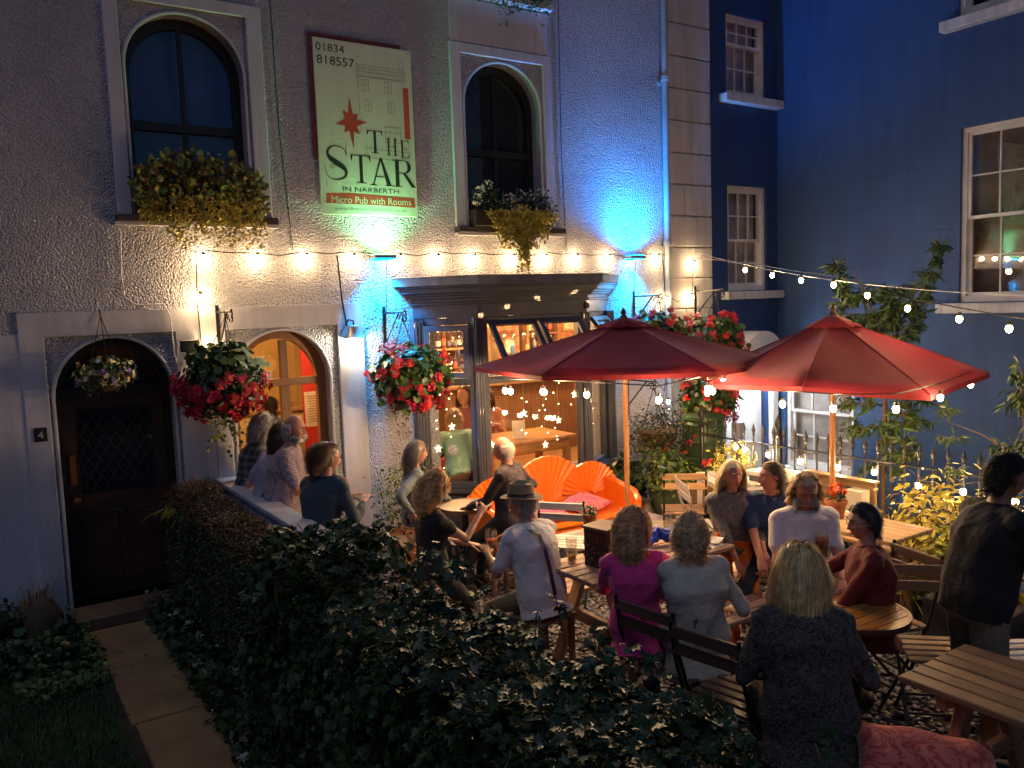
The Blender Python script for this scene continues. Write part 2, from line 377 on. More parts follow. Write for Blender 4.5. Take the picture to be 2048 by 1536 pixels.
# sills
for x0, x1, z in ((1.07, 2.36, 3.16), (4.17, 5.5, 3.13)):
    MB().box(x0, x1, -.1, .1, z, z+.06).build('window_sill', pmat('sill_slate', (.05, .04, .04), .5), pub, bevel=.006)
    MB().box(x0-.01, x1+.01, -.085, -.002, z-.025, z-.001).build('sill_edge', M_SMOOTH, pub)
MB().box(4.2, 5.42, -.1, .1, 5.44, 5.5).build('window_sill', M_SMOOTH, pub, bevel=.006)
# upper windows: dark frames, two by two lights
def arched_window(loop, zb, blind):
    x0, x1 = loop[0][0], loop[1][0]; z0 = loop[0][1]; zt = max(p[1] for p in loop); cx = (x0+x1)/2
    inn = [((p[0]-cx)*.86+cx, z0+.07+(p[1]-z0)*(zt-z0-.15)/(zt-z0)) for p in loop]
    w = MB().ext([loop, inn], (0, .16, 0), (1,0,0), (0,0,1), (0, .06, 0)).build('window', M_BLACK, pub)
    MB().box(cx-.018, cx+.018, .17, .2, z0, zt-.03).build('mullion', M_BLACK, w)
    MB().box(x0+.02, x1-.02, .155, .21, zb-.035, zb+.035).build('meeting_rail', M_BLACK, w)
    MB().ext([inn], (0, .195, 0), (1,0,0), (0,0,1), (0, .004, 0)).build('pane', glass_mat('pane_glass', (.9,.9,.9)), w)
    b = MB(); b.box(x0, x1, .26, .265, z0, zt); b.build('blind', blind, w)
    return w
arched_window(W1, 3.97, pmat('blue_blind', (.03, .07, .26), .7, var=.3, vs=1.2))
arched_window(W2, 3.97, pmat('dark_curtain', (.02, .019, .02), .9, var=.5, vs=4))
w3 = MB().box(4.33, 5.27, .16, .2, 5.55, 7.3).build('window', M_DARKGL, pub)
# drainpipe
dp = MB(); dp.tube([(7.03, -.06, .0), (7.03, -.06, 9)], .038, 12)
for z in (.9, 2.1, 3.05, 4.95): dp.lathe([(.038, -.03), (.05, -.025), (.05, .025), (.038, .03)], (7.03, -.06, z), 12)
for z in (.95, 3.0, 4.9): dp.box(6.96, 7.10, -.03, -.002, z-.02, z+.02)
dp.build('drainpipe', pmat('grey_pipe_paint', (.3, .34, .36), .4), smooth=True, label='tall pale round drainpipe clamped at the right edge of the roughcast wall', cat='drainpipe')
# quoin pier of big painted blocks
pier = empty('corner_pier', 'tall pale pier of large painted stone blocks between the white pub and the blue house', 'pier', (0,0,0))
MB().box(7.1, 7.8, 0, .5, -.7, 9).build('core', M_QUOIN, pier)
z = -.7; k = 0
while z < 8.6:
    h = .372; z1 = z+h-.012
    sp = [None, 7.48, None, 7.36][k % 4]
    xs = [(7.11, 7.815)] if sp is None else [(7.11, sp-.004), (sp+.004, 7.815)]
    for a, b_ in xs:
        MB().box(a, b_, -.028-rr.uniform(0, .007), .03, z, z1).build('stone', M_QUOIN, pier, bevel=.009)
    z += h; k += 1
# ------------------------------------------------------------------ blue house
blue = empty('blue_house', 'tall dark blue rendered house with white sash windows at the right', 'house')
XB = 9.11
A1 = [(8.15, 2.47), (8.89, 2.47), (8.89, 3.8), (8.15, 3.8)]; A2_ = [(8.15, 4.9), (8.89, 4.9), (8.89, 5.9), (8.15, 5.9)]
ADR = arch_loop(8.02, 8.9, -.6, 1.66, 1.95)
MB().ext([[(7.8, -.75), (XB, -.75), (XB, 9), (7.8, 9)], A1, A2_, ADR], (0, .02, 0), (1,0,0), (0,0,1), (0, .25, 0)).build('wall', M_BLUE2, blue)
B1 = [(2.4, 2.25), (3.75, 2.25), (3.75, 4.11), (2.4, 4.11)]; B2 = [(2.35, 5.28), (3.75, 5.28), (3.75, 6.9), (2.35, 6.9)]; B0 = [(.1, .1), (1.12, .1), (1.12, 1.62), (.1, 1.62)]
MB().ext([[(-.27, -.75), (7, -.75), (7, 9), (-.27, 9)], B1, B2, B0], (XB, 0, 0), (0,-1,0), (0,0,1), (.25, 0, 0)).build('wall', M_BLUE, blue)
def sash(org, u, z0, z1, w, cols, rows, meet, depth_v, pane=M_GLASS, back=(.05,.045,.05), grid=True):
    """white sash window: u runs along the wall, depth_v goes into it"""
    org, u, dv = Vector(org), Vector(u), Vector(depth_v); e = MB(); f = .05
    def bx(b, a0, a1, c0, c1, d0, d1):
        p = [org + u*a + Vector((0, 0, c)) + dv*d for d in (d0, d1) for c in (c0, c1) for a in (a0, a1)]
        b.add(p, [(0,2,3,1), (4,5,7,6), (0,1,5,4), (2,6,7,3), (0,4,6,2), (1,3,7,5)])
    for a0, a1, c0, c1 in ((0, f, z0, z1), (w-f, w, z0, z1), (f, w-f, z0, z0+f*1.3), (f, w-f, z1-f, z1)): bx(e, a0, a1, c0, c1, .04, .14)
    win = e.build('window', M_UPVC, blue)
    for (c0, c1, dd) in ((z0+f*1.3, meet+.02, .1), (meet-.02, z1-f, .06)):
        s_ = MB(); t = .035
        for a0, a1, b0, b1 in ((f, f+t, c0, c1), (w-f-t, w-f, c0, c1), (f+t, w-f-t, c0, c0+t), (f+t, w-f-t, c1-t, c1)): bx(s_, a0, a1, b0, b1, dd, dd+.035)
        s_.build('sash', M_UPVC, win)
        g = MB(); W_ = w-2*f-2*t; H_ = c1-c0-2*t
        for i in range(1, cols): bx(g, f+t+W_*i/cols-.008, f+t+W_*i/cols+.008, c0+t, c1-t, dd+.005, dd+.028)
        for j in range(1, rows): bx(g, f+t, w-f-t, c0+t+H_*j/rows-.008, c0+t+H_*j/rows+.008, dd+.006, dd+.027)
        if grid: g.build('glazing_bar', M_UPVC, win)
        p = MB(); bx(p, f+t, w-f-t, c0+t, c1-t, dd+.016, dd+.02); p.build('pane', pane, win)
    bk = MB(); bx(bk, 0, w, z0, z1, .22, .23); bk.build('curtain', pmat('curtain_%d' % int(back[0]*1000), back, .9, var=.4, vs=2.5), win)
    return win
sash((8.15, .02, 0), (1,0,0), 2.47, 3.8, .74, 3, 2, 3.12, (0,1,0), back=(.5,.44,.4))
sash((8.15, .02, 0), (1,0,0), 4.9, 5.9, .74, 3, 2, 5.55, (0,1,0), back=(.48,.42,.42))
gl2 = glass_mat('old_glass', (.95,.95,.95), 2.6)
sash((XB, -2.4, 0), (0,-1,0), 2.25, 4.11, 1.35, 4, 2, 3.16, (1,0,0), pane=gl2, back=(.2,.16,.13))
sash((XB, -2.35, 0), (0,-1,0), 5.28, 6.9, 1.4, 4, 2, 6.1, (1,0,0), back=(.02,.02,.02))
sash((XB, -.1, 0), (0,-1,0), .1, 1.62, 1.02, 3, 2, .86, (1,0,0), pane=gl2, back=(.5,.45,.38))
for a in ((8.02, 9.1, 2.36), (8.02, 9.1, 4.8)): MB().box(a[0], a[1], -.1, .03, a[2], a[2]+.1).build('window_sill', M_SILL, blue, bevel=.008)
for y0, y1, z in ((-2.2, -3.95, 2.13), (-2.2, -3.95, 5.14), (.0, -1.2, 0.0)): MB().box(XB-.12, XB+.03, y1, y0, z, z+.11).build('window_sill', M_SILL, blue, bevel=.008)
# white front door of the blue house under an arched hood
dr = MB().box(8.06, 8.86, .1, .15, -.6, 1.6).build('door', M_UPVC, blue)
for x in (8.14, 8.5):
    for z0, z1 in ((-.4, .3), (.42, 1.45)): MB().box(x, x+.28, .085, .099, z0, z1).build('panel', M_UPVC, dr, bevel=.008)
for x0, x1 in ((7.9, 8.02), (8.9, 9.02)): MB().box(x0, x1, -.06, .019, -.7, 1.66).build('door_pilaster', M_UPVC, blue, bevel=.01)
MB().ext([arch_loop(8.08, 8.84, 1.5, 1.58, 1.95)], (0, -.3, 0), (1,0,0), (0,0,1), (0, .319, 0)).build('arched_hood', M_UPVC, blue)
led = empty('porch_lamp', 'bright white tube lamp in the porch of the white door on the blue house', 'lamp', (8.3, -.16, 1.36))
MB().tube([(-.28, 0, 0), (.28, 0, 0)], .03, 10).build('tube', emis('led_white', (.85, .93, 1), 40), led, smooth=True)
MB().box(-.3, .3, .03, .1, -.03, .05).build('housing', M_UPVC, led)
def plight(name, loc, parent, e, col, rad=.03, kind='POINT'):
    d = bpy.data.lights.new(name, kind); d.energy = e; d.color = col; d.shadow_soft_size = rad
    o = bpy.data.objects.new(name, d); COL.objects.link(o); o.location = loc; o.parent = parent; return o
plight('light', (0, -.1, -.06), led, 9, (.82, .9, 1), .06)
# ------------------------------------------------------------------ bay shop window
BP = [Vector((3.68, 0, 0)), Vector((4.17, -.38, 0)), Vector((5.5, -.38, 0)), Vector((6.1, 0, 0))]
def seg_bx(b, P0, P1, a0, a1, c0, c1, d0, d1):
    u = (P1-P0).normalized(); n = Vector((u.y, -u.x, 0))       # outward normal
    p = [P0 + u*a + Vector((0, 0, c)) + n*d for d in (d0, d1) for c in (c0, c1) for a in (a0, a1)]
    b.add(p, [(0,2,3,1), (4,5,7,6), (0,1,5,4), (2,6,7,3), (0,4,6,2), (1,3,7,5)])
bay = empty('bay_window', 'dark navy canted shop window with stepped cornice and top lights pushed open', 'shop window')
def plan_prism(z0, z1, off, name, mat, inset=0, bevel=.004):
    """slab following the plan of the bay, pushed out by off"""
    pts = [Vector((3.68-off*1.1, 0, 0)), Vector((4.17-off*.45, -.38-off, 0)), Vector((5.5+off*.45, -.38-off, 0)), Vector((6.1+off*1.1, 0, 0))]
    return MB().ext([[(p.x, p.y) for p in pts]], (0, 0, z0), (1,0,0), (0,1,0), (0, 0, z1-z0)).build(name, mat, bay, bevel=bevel)
zz = [(2.29, 2.42, .02), (2.42, 2.44, .05), (2.44, 2.48, .035), (2.48, 2.505, .08), (2.505, 2.53, .1), (2.53, 2.58, .14), (2.58, 2.6, .17), (2.6, 2.68, .2)]
for z0, z1, o_ in zz: plan_prism(z0, z1, o_, 'cornice_moulding', M_NAVY if z0 < 2.59 else render_mat('cornice_pale', (.15, .16, .19), .5))
plan_prism(2.681, 2.69, .21, 'lead_flashing', pmat('lead', (.25, .25, .26), .6))
plan_prism(.0, .12, .03, 'plinth', M_NAVY); plan_prism(.121, .55, 0, 'stall_riser', M_NAVY); plan_prism(.551, .6, .05, 'sill', M_NAVY)
for i, p in enumerate(BP):
    b = MB(); w = .055
    c = Vector(p) + Vector((0, .03 if 0 < i < 3 else -.035, 0))
    b.box(c.x-w, c.x+w, c.y-w*.9, c.y+w*.9, .601, 2.29)
    for k in (-1, 0, 1): b.tube([(c.x+k*.032, c.y-w*.9, .62), (c.x+k*.032, c.y-w*.9, 2.27)], .011, 6)
    b.build('corner_post', M_NAVY, bay, smooth=True)
    if i in (1, 2): MB().lathe([(.0, .02), (.03, .015), (.034, 0), (.02, -.005)], (c.x, c.y-.06, 2.36), 12, ax=Matrix.Rotation(PI/2, 3, 'X')).build('rosette', M_NAVY, bay, smooth=True)
def opening(P0, P1, a0, a1, tag_='', transom=1.66, n_mull=0, lights=True):
    f = MB(); t = .045
    seg_bx(f, P0, P1, a0, a1, .601, .66, -.06, .01); seg_bx(f, P0, P1, a0, a1, 2.22, 2.289, -.06, .01); seg_bx(f, P0, P1, a0, a1, transom-.035, transom+.035, -.06, .012)
    seg_bx(f, P0, P1, a0, a0+t, .66, 2.22, -.06, .008); seg_bx(f, P0, P1, a1-t, a1, .66, 2.22, -.06, .008)
    fr = f.build('window_frame', M_NAVY, bay, bevel=.004)
    g = MB(); seg_bx(g, P0, P1, a0+t, a1-t, .66, transom-.035, -.03, -.024); g.build('pane', M_GLASS, fr)
L1 = (BP[1]-BP[0]).length; L2 = (BP[2]-BP[1]).length; L3 = (BP[3]-BP[2]).length
opening(BP[0], BP[1], .06, L1-.06); opening(BP[1], BP[2], .06, L2-.06); opening(BP[2], BP[3], .06, L3-.06)
def casement(P0, P1, a0, a1, z0, z1, tilt):
    """top-hung sash hinged along its top edge, bottom pushed outwards"""
    u = (P1-P0).normalized(); n = Vector((u.y, -u.x, 0)); hz = Vector((0, 0, 1))
    s_ = empty('top_light', parent=bay); c, si = math.cos(tilt), math.sin(tilt)
    def bx(b, x0, x1, h0, h1, d0, d1):
        p = []
        for d in (d0, d1):
            for h in (h0, h1):
                for x in (x0, x1):
                    dn = -(h*c) + d*si*0; 
                    p.append(P0 + u*x + hz*(z1 - h*c + d*si) + n*(h*si + d*c + .012))
        b.add(p, [(0,2,3,1), (4,5,7,6), (0,1,5,4), (2,6,7,3), (0,4,6,2), (1,3,7,5)])
    H = z1-z0; t = .055; b = MB()
    for x0, x1, h0, h1 in ((a0, a1, 0, t), (a0, a1, H-t, H), (a0, a0+t, t, H-t), (a1-t, a1, t, H-t)): bx(b, x0, x1, h0, h1, 0, .04)
    f = b.build('sash', M_NAVY, s_, bevel=.003); g = MB(); bx(g, a0+t, a1-t, t, H-t, .018, .023); g.build('pane', M_GLASS, s_)
    if tilt > .1:
        st = MB(); st.tube([P0+u*(a0+.03)+hz*(z0+.1), P0+u*(a0+.03)+hz*(z1-H*c+.03)+n*(H*si-.01)], .006, 5); st.build('stay', M_IRON, s_)
casement(BP[0], BP[1], .09, L1-.09, 1.70, 2.215, .03)
casement(BP[1], BP[2], .1, .1+.56, 1.70, 2.23, .62)
casement(BP[1], BP[2], .69, .69+.54, 1.70, 2.23, .62)
casement(BP[2], BP[3], .1, L3-.08, 1.70, 2.215, .66)
# ------------------------------------------------------------------ doors
d4 = empty('front_door', 'dark unlit panelled door with diamond leaded light under the left arch, number 4 beside it', 'door', (.98, .24, .11))
MB().ext([[(p[0]-.98, p[1]-.11) for p in D4], [((p[0]-.98)*.88, (p[1]-.11)*.965-.0 if i_ > 1 else .002) for i_, p in enumerate(D4)]], (0, -.05, 0), (1,0,0), (0,0,1), (0, .07, 0)).build('frame', M_BLACK, d4)
leaf_ = MB().box(-.385, .385, 0, .045, .0, 1.66).build('leaf', pmat('dark_red_door', (.045, .018, .015), .5, var=.3), d4)
for x0, x1, z0, z1 in ((-.31, -.03, .12, .7), (.03, .31, .12, .7)): MB().box(x0, x1, -.012, -.001, z0, z1).build('panel', MATS['dark_red_door'], leaf_, bevel=.008)
MB().box(-.28, .28, -.01, -.001, .86, 1.56).build('leaded_light', M_DARKGL, leaf_)
dm = MB()
for k in range(-5, 6):
    for sg in (1, -1):
        pts = [Vector((x, -.014, 1.21 + k*.14 + sg*x*1.6)) for x in np.linspace(-.28, .28, 9)]; pts = [p for p in pts if .86 < p.z < 1.56]
        if len(pts) > 1: dm.tube([pts[0], pts[-1]], .004, 4)
dm.build('lead_came', pmat('lead_came', (.05, .05, .05), .5, metal=.3), leaf_)
MB().box(-.36, -.315, -.03, -.002, .95, 1.2).build('door_plate', pmat('brass_plate', (.3, .12, .04), .4, metal=.6), leaf_)
MB().lathe([(0, .06), (.03, .05), (.032, .03), (.014, .01), (.014, 0)], (-.33, 0, .82), 12, ax=Matrix.Rotation(PI/2, 3, 'X')).build('door_knob', pmat('brass_plate', (.3,.12,.04)), leaf_, smooth=True)
MB().tube([(-.05, -.02, .7), (0, -.05, .68), (.05, -.02, .7)], .01, 6).build('knocker', M_IRON, leaf_)
MB().ext([[(-.385, 1.70), (.385, 1.70)]+[(.385*math.cos(a), 1.70+.37*math.sin(a)) for a in np.linspace(.05, PI-.05, 14)]], (0, .01, 0), (1,0,0), (0,0,1), (0, .01, 0)).build('fanlight', M_DARKGL, d4)
MB().box(-.4, .4, -.045, .03, 1.66, 1.72).build('transom', M_BLACK, d4)
# door 5: oak frame and fanlight, open on the lit hall
d5 = empty('pub_doorway', 'arched oak doorway with glazed fanlight carrying the gold number 5', 'doorway', (2.345, .14, 0))
q5 = [(p[0]-2.345, p[1]) for p in D5]; i5 = [(p[0]*.83, (p[1]-0)*.963) for p in q5]; i5[0] = (i5[0][0], .002); i5[1] = (i5[1][0], .002)
MB().ext([q5, i5], (0, 0, 0), (1,0,0), (0,0,1), (0, .08, 0)).build('frame', M_OAK, d5, bevel=.005)
MB().box(-.37, .37, .012, .07, 1.73, 1.8).build('transom', M_OAKX, d5, bevel=.004)
MB().box(.03, .10, .014, .068, 1.8, 2.15).build('mullion', M_OAK, d5, bevel=.004)
MB().box(.02, .11, .014, .068, 0, 1.73).build('door_post', M_OAK, d5, bevel=.004)
MB().ext([[(-.368, 1.8), (.368, 1.8)]+[(.368*math.cos(a), 1.8+.335*math.sin(a)) for a in np.linspace(.05, PI-.05, 14)]], (0, .03, 0), (1,0,0), (0,0,1), (0, .004, 0)).build('fanlight_pane', M_GLASS, d5)
render_mat('yellow_cream_paint', (.6, .42, .17), .15)
# text helper -------------------------------------------------
def text_mesh(s, w, h, mat, parent, org, ux=(1,0,0), uy=(0,0,1), depth=.002, name='lettering', bold=0):
    cu = bpy.data.curves.new('t', 'FONT'); cu.body = s; cu.size = 1; cu.extrude = 0; cu.offset = bold; cu.resolution_u = 3
    o = bpy.data.objects.new('t', cu); COL.objects.link(o)
    dg = bpy.context.evaluated_depsgraph_get(); me = bpy.data.meshes.new_from_object(o.evaluated_get(dg)); bpy.data.objects.remove(o); bpy.data.curves.remove(cu)
    co = np.zeros(len(me.vertices)*3, np.float32); me.vertices.foreach_get('co', co); co = co.reshape(-1, 3)
    mn, mx = co.min(0), co.max(0); sx = w/(mx[0]-mn[0]); sy = (h/(mx[1]-mn[1])) if h else sx
    ux, uy, org = np.array(ux, float), np.array(uy, float), np.array(org, float)
    P_ = org + (co[:, :1]-mn[0])*sx*ux + (co[:, 1:2]-mn[1])*sy*uy
    me.vertices.foreach_set('co', P_.astype(np.float32).ravel()); me.materials.clear(); me.update()
    return link(name, me, mat, parent)
GOLD = pmat('gold_leaf', (.85, .45, .06), .4, metal=.1)
text_mesh('5', .12, .2, GOLD, d5, (-.125, .008, 1.87), name='number_five', bold=.03)
n4 = empty('number_plaque', 'small black square plaque with a pale 4 left of the dark door', 'plaque', (.42, -.036, 1.53))
MB().box(-.045, .045, -.012, 0, -.055, .055).build('plate', M_BLACK, n4, bevel=.003)
text_mesh('4', .04, .055, pmat('pale_paint', (.3, .3, .29)), n4, (-.02, -.0145, -.028), bold=.03)
# ------------------------------------------------------------------ painted sign
sg = empty('pub_sign', 'tall cream painted sign reading The Star with a red eight pointed star', 'sign', (2.775, -.055, 4.82))
SW, SH = .965, 1.55
M_SIGN = render_mat('sign_cream', (.62, .66, .52), .12); M_SINK = pmat('sign_ink', (.012, .03, .015), .5); M_SRED = pmat('sign_red', (.5, .07, .035), .5, var=.15); M_SGR = pmat('sign_grey', (.24, .27, .22), .6)
MB().box(0, SW, 0, .02, -SH, 0).build('board', M_SIGN, sg, bevel=.003)
MB().box(-.035, SW-.1, .022, .045, -SH+.5, .045).build('backing_board', pmat('old_red_paint', (.16, .035, .03), .6), sg)
def S(u, v): return (u*SW, -v*SH)
def flat(polys, mat, name, y=-.0007):
    b = MB()
    for pl in polys:
        tris = tessellate_polygon([[Vector((p[0], p[1], 0)) for p in pl]]); b.add([(p[0], y, p[1]) for p in pl], [t for t in tris])
    return b.build(name, mat, sg, fix=False)
def P4(u0, v0, u1, v1): return [S(u0, v0), S(u1, v0), S(u1, v1), S(u0, v1)]
c = np.array(S(.335, .462)); st = []
rad = [(.235, 92), (.088, 112), (.15, 135), (.085, 158), (.205, 188), (.085, 203), (.13, 226), (.082, 250), (.24, 275), (.085, 293), (.15, 318), (.085, 340), (.215, 364), (.085, 382), (.13, 400), (.082, 428)]
for r_, a in rad: st.append((c[0]+r_*.75*math.cos(R(a)), c[1]+r_*1.0*math.sin(R(a))))
fl = [(x, y) for x, y in st]; b = MB(); b.add([(c[0], -.0008, c[1])]+[(x, -.0008, y) for x, y in fl], [(0, i+1, (i+1) % 16+1) for i in range(16)]); b.build('star', M_SRED, sg, fix=False)
flat([P4(.895, .225, .955, .53)], M_SRED, 'brick_chimney_strip')
flat([[S(.05, .878), S(.3, .872), S(.97, .885), S(.975, .945), S(.6, .938), S(.05, .935)]], M_SRED, 'ribbon')
# line drawing of the house
ln = []
def line(u0, v0, u1, v1, w=.0022):
    a, b_ = np.array(S(u0, v0)), np.array(S(u1, v1)); d = b_-a; n_ = np.array((-d[1], d[0]))/max(1e-6, np.hypot(*d))*w
    ln.append([tuple(a-n_), tuple(b_-n_), tuple(b_+n_), tuple(a+n_)])
for i in range(26): line(.43+i*.019, .125, .425+i*.0195, .185, .0012)
for v in (.12, .14, .16, .185, .19): line(.42, v, .93, v)
line(.43, .19, .43, .52); line(.88, .07, .86, .12); line(.9, .06, .93, .19); line(.42, .12, .42, .19); line(.9, .06, .88, .07)
for cx, cy in ((.5, .235), (.74, .235), (.52, .35), (.76, .35)):
    for dx in (-.035, 0, .035): line(cx+dx, cy-.03, cx+dx, cy+.035)
    for dy in (-.03, 0, .035): line(cx-.035, cy+dy, cx+.035, cy+dy)
for dx in (-.08, -.03, .03, .08): line(.77+dx, .48, .77+dx, .56)
for dv in (.465, .47, .5, .56): line(.68, dv, .86, dv)
for i in range(24): line(.47+i*.02, .585-.02*(i % 2), .47+i*.02, .66, .0012)
line(.46, .6, .95, .615); line(.46, .66, .95, .665)
flat(ln, M_SGR, 'house_drawing', -.0005)
# serif capitals: every glyph is a list of polygons in a unit box
def serif(x0, x1, y, t=.02, up_=True):
    d = .05 if up_ else -.05; m_ = (x0+x1)/2; return [(x0, y), (x1, y), (x1, y+(t if up_ else -t)), (m_+.1*(x1-x0), y+d), (m_-.1*(x1-x0), y+d), (x0, y+(t if up_ else -t))]
GL = {
 'T': [[(.42, 0), (.58, 0), (.58, .97), (.42, .97)], [(.02, .955), (.98, .955), (.98, .99), (.02, .99)], [(.02, .99), (.02, .78), (.05, .78), (.12, .955)], [(.98, .99), (.98, .78), (.95, .78), (.88, .955)], serif(.25, .75, 0)],
 'H': [[(.12, 0), (.28, 0), (.28, 1), (.12, 1)], [(.74, 0), (.9, 0), (.9, 1), (.74, 1)], [(.28, .5), (.74, .5), (.74, .535), (.28, .535)], serif(0, .4, 0), serif(.62, 1.02, 0), serif(0, .4, 1, up_=False), serif(.62, 1.02, 1, up_=False)],
 'E': [[(.15, 0), (.33, 0), (.33, 1), (.15, 1)], [(0, 0), (.95, 0), (.95, .035), (0, .035)], [(0, .965), (.9, .965), (.9, 1), (0, 1)], [(.3, .49), (.72, .49), (.72, .525), (.3, .525)], [(.95, 0), (.99, .22), (.95, .22), (.82, .035)], [(.9, 1), (.93, .8), (.89, .8), (.78, .965)], [(.69, .38), (.72, .38), (.72, .63), (.69, .63)]],
 'A': [[(.47, 1), (.55, 1), (.17, 0), (.12, 0)], [(.47, 1), (.56, 1), (.95, 0), (.75, 0)], [(.24, .3), (.74, .3), (.74, .335), (.24, .335)], serif(0, .3, 0), serif(.66, 1.04, 0)],
 'R': [[(.14, 0), (.31, 0), (.31, 1), (.14, 1)], serif(0, .45, 0), [(0, .965), (.6, .965), (.6, 1), (0, 1)], [(.3, .5), (.5, .5), (.5, .535), (.3, .535)], [(.45, .53), (.6, .53), (1.0, .05), (1.05, 0), (.85, 0)]],
}
def arcband(cx, cy, rx, ry, a0, a1, w0, w1, n=14):
    """crescent stroke, thick in the middle of the sweep"""
    o_, i_ = [], []
    for k in range(n+1):
        t = k/n; a = R(a0+(a1-a0)*t); w = w0+(w1-w0)*math.sin(PI*t)
        o_.append((cx+rx*math.cos(a), cy+ry*math.sin(a))); i_.append((cx+(rx-w)*math.cos(a), cy+(ry-w*.5)*math.sin(a)))
    return [[o_[k], o_[k+1], i_[k+1], i_[k]] for k in range(n)]
GL['R'] += arcband(.52, .75, .34, .25, 90, -90, .03, .17)
def spine(pts, ws):
    out = []
    for k in range(len(pts)-1):
        a, b_ = np.array(pts[k]), np.array(pts[k+1]); d = b_-a; n_ = np.array((-d[1], d[0]))/np.hypot(*d)
        out.append([tuple(a-n_*ws[k]), tuple(b_-n_*ws[k+1]), tuple(b_+n_*ws[k+1]), tuple(a+n_*ws[k])])
    return out
kp = np.array([(.88, .76), (.82, .9), (.64, .99), (.42, 1.0), (.22, .9), (.17, .74), (.3, .6), (.52, .49), (.76, .36), (.86, .22), (.78, .07), (.56, -.01), (.3, .0), (.12, .12), (.06, .3)])
kt = np.arange(len(kp)); tt_ = np.linspace(0, len(kp)-1, 60)
def crom(t):
    i = min(int(t), len(kp)-2); f = t-i; p0, p1, p2, p3 = kp[max(i-1, 0)], kp[i], kp[i+1], kp[min(i+2, len(kp)-1)]
    return tuple(.5*((2*p1)+(-p0+p2)*f+(2*p0-5*p1+4*p2-p3)*f*f+(-p0+3*p1-3*p2+p3)*f**3))
sp_ = [crom(t) for t in tt_]
GL['S'] = spine(sp_, [.012+.078*math.exp(-((t-7)/2.6)**2) for t in tt_]) + spine([(.88, .74), (.9, 1.1)], [.014, .006]) + spine([(.06, .32), (.0, .45)], [.012, .004]) + spine([(.08, -.02), (.1, -.28)], [.008, .004])
GL['S'] += spine([(.34+.13*(1-k/16)*math.cos(k*.55), .37+.08*(1-k/20)*math.sin(k*.55)) for k in range(14)], [.006]*14)
def glyph(ch, u0, v0, u1, v1, mat, nm='letter'):
    b = MB(); 
    for i, pl in enumerate(GL[ch]):
        q = [(S(u0+(u1-u0)*x, v1-(v1-v0)*y)) for x, y in pl]
        tr = tessellate_polygon([[Vector((p[0], p[1], 0)) for p in q]]); b.add([(p[0], -.0012-.00008*(i % 7), p[1]) for p in q], list(tr))
    b.build(nm, mat, sg, fix=False)
glyph('T', .49, .495, .655, .63, M_SINK); glyph('H', .69, .533, .805, .637, M_SINK); glyph('E', .835, .54, .94, .645, M_SINK)
glyph('S', .04, .605, .30, .795, M_SINK); glyph('T', .31, .645, .52, .812, M_SINK); glyph('A', .50, .655, .74, .82, M_SINK); glyph('R', .74, .66, .98, .822, M_SINK)
for s_, u, v, w, h, mt in (('01834', .025, .072, .28, .045, M_SINK), ('818557', .03, .145, .37, .048, M_SINK), ('IN NARBERTH', .22, .864, .58, .026, M_SINK), ('Micro Pub with Rooms', .1, .932, .83, .04, M_SIGN), ('www.thestarinnarberth.co.uk', .12, .975, .76, .022, M_SGR)):
    p = S(u, v); text_mesh(s_, w*SW, h*SH, mt, sg, (p[0], -.0016, p[1]))['kind'] = 'stuff'
for u, v in ((.05, .93), (.95, .02)): MB().ball((S(u, v)[0], -.004, S(u, v)[1]), .006, 6).build('screw', M_IRON, sg)
# ------------------------------------------------------------------ interior seen through glass
room = empty('bar_room', 'warm lit bar interior behind the shop window', 'room')
M_FLOORW = wood('floor_boards', (.2, .1, .04), 'X', .4)
M_WALLW = render_mat('ochre_wall', (.52, .3, .13), .2)
MB().box(1.75, 8.2, .285, 3.4, .3, .35).build('floor', M_FLOORW, room); MB().box(1.75, 8.2, .285, 3.4, 2.62, 2.68).build('ceiling', M_CREAM, room)
MB().box(1.7, 8.2, 2.9, 2.95, .35, 2.62).build('back_wall', M_WALLW, room); MB().box(8.0, 8.05, .285, 2.9, .35, 2.62).build('end_wall', M_WALLW, room)
MB().box(1.72, 1.76, .285, 2.9, 0, 2.62).build('hall_side_wall', M_CREAM, room)
pt = MB().box(3.2, 3.28, .285, 2.9, .35, 2.62).build('partition', M_CREAM, room)
MB().box(1.8, 3.2, 2.2, 2.25, .35, 2.62).build('hall_end_wall', render_mat('hall_yellow', (.62, .4, .12), .1), room)
for x0, x1 in ((6.35, 6.72), (7.45, 7.95)):   # exposed brick chimney breasts
    br = MB().box(x0, x1, 2.7, 2.9, .35, 2.62).build('brick_pier', pmat('mortar', (.35, .25, .17), .9), room)
    zc = .4; j = 0
    while zc < 2.55:
        xx = x0-(.11 if j % 2 else 0)
        while xx < x1:
            a, b_ = max(xx, x0)+.006, min(xx+.215, x1)-.006
            if b_-a > .03: MB().box(a, b_, 2.69-rr.uniform(0, .008), 2.72, zc, zc+.06).build('brick', pmat('brick_red', (.34, .13, .06), .85, var=.35, vs=9), br)
            xx += .225
        zc += .075; j += 1
M_SHELF = wood('shelf_wood', (.3, .15, .06), 'X', .5)
def shelf_unit(x0, x1, zs, y=2.62):
    s_ = empty('bar_shelves', 'wooden bar shelves full of bottles ' + ('behind the left panes of the shop window' if x0 < 6 else 'behind the open top lights'), 'shelves', (x0, y, 0))
    MB().box(0, x1-x0, .22, .25, zs[0]-.15, zs[-1]+.35).build('back', pmat('dark_back', (.1, .06, .06), .3), s_)
    for z in zs: MB().box(0, x1-x0, 0, .22, z-.03, z).build('shelf', M_SHELF, s_, bevel=.003)
    for x in (0, x1-x0-.04): MB().box(x, x+.04, -.002, .22, zs[0]-.1, zs[-1]+.3).build('upright', M_SHELF, s_)
    return s_
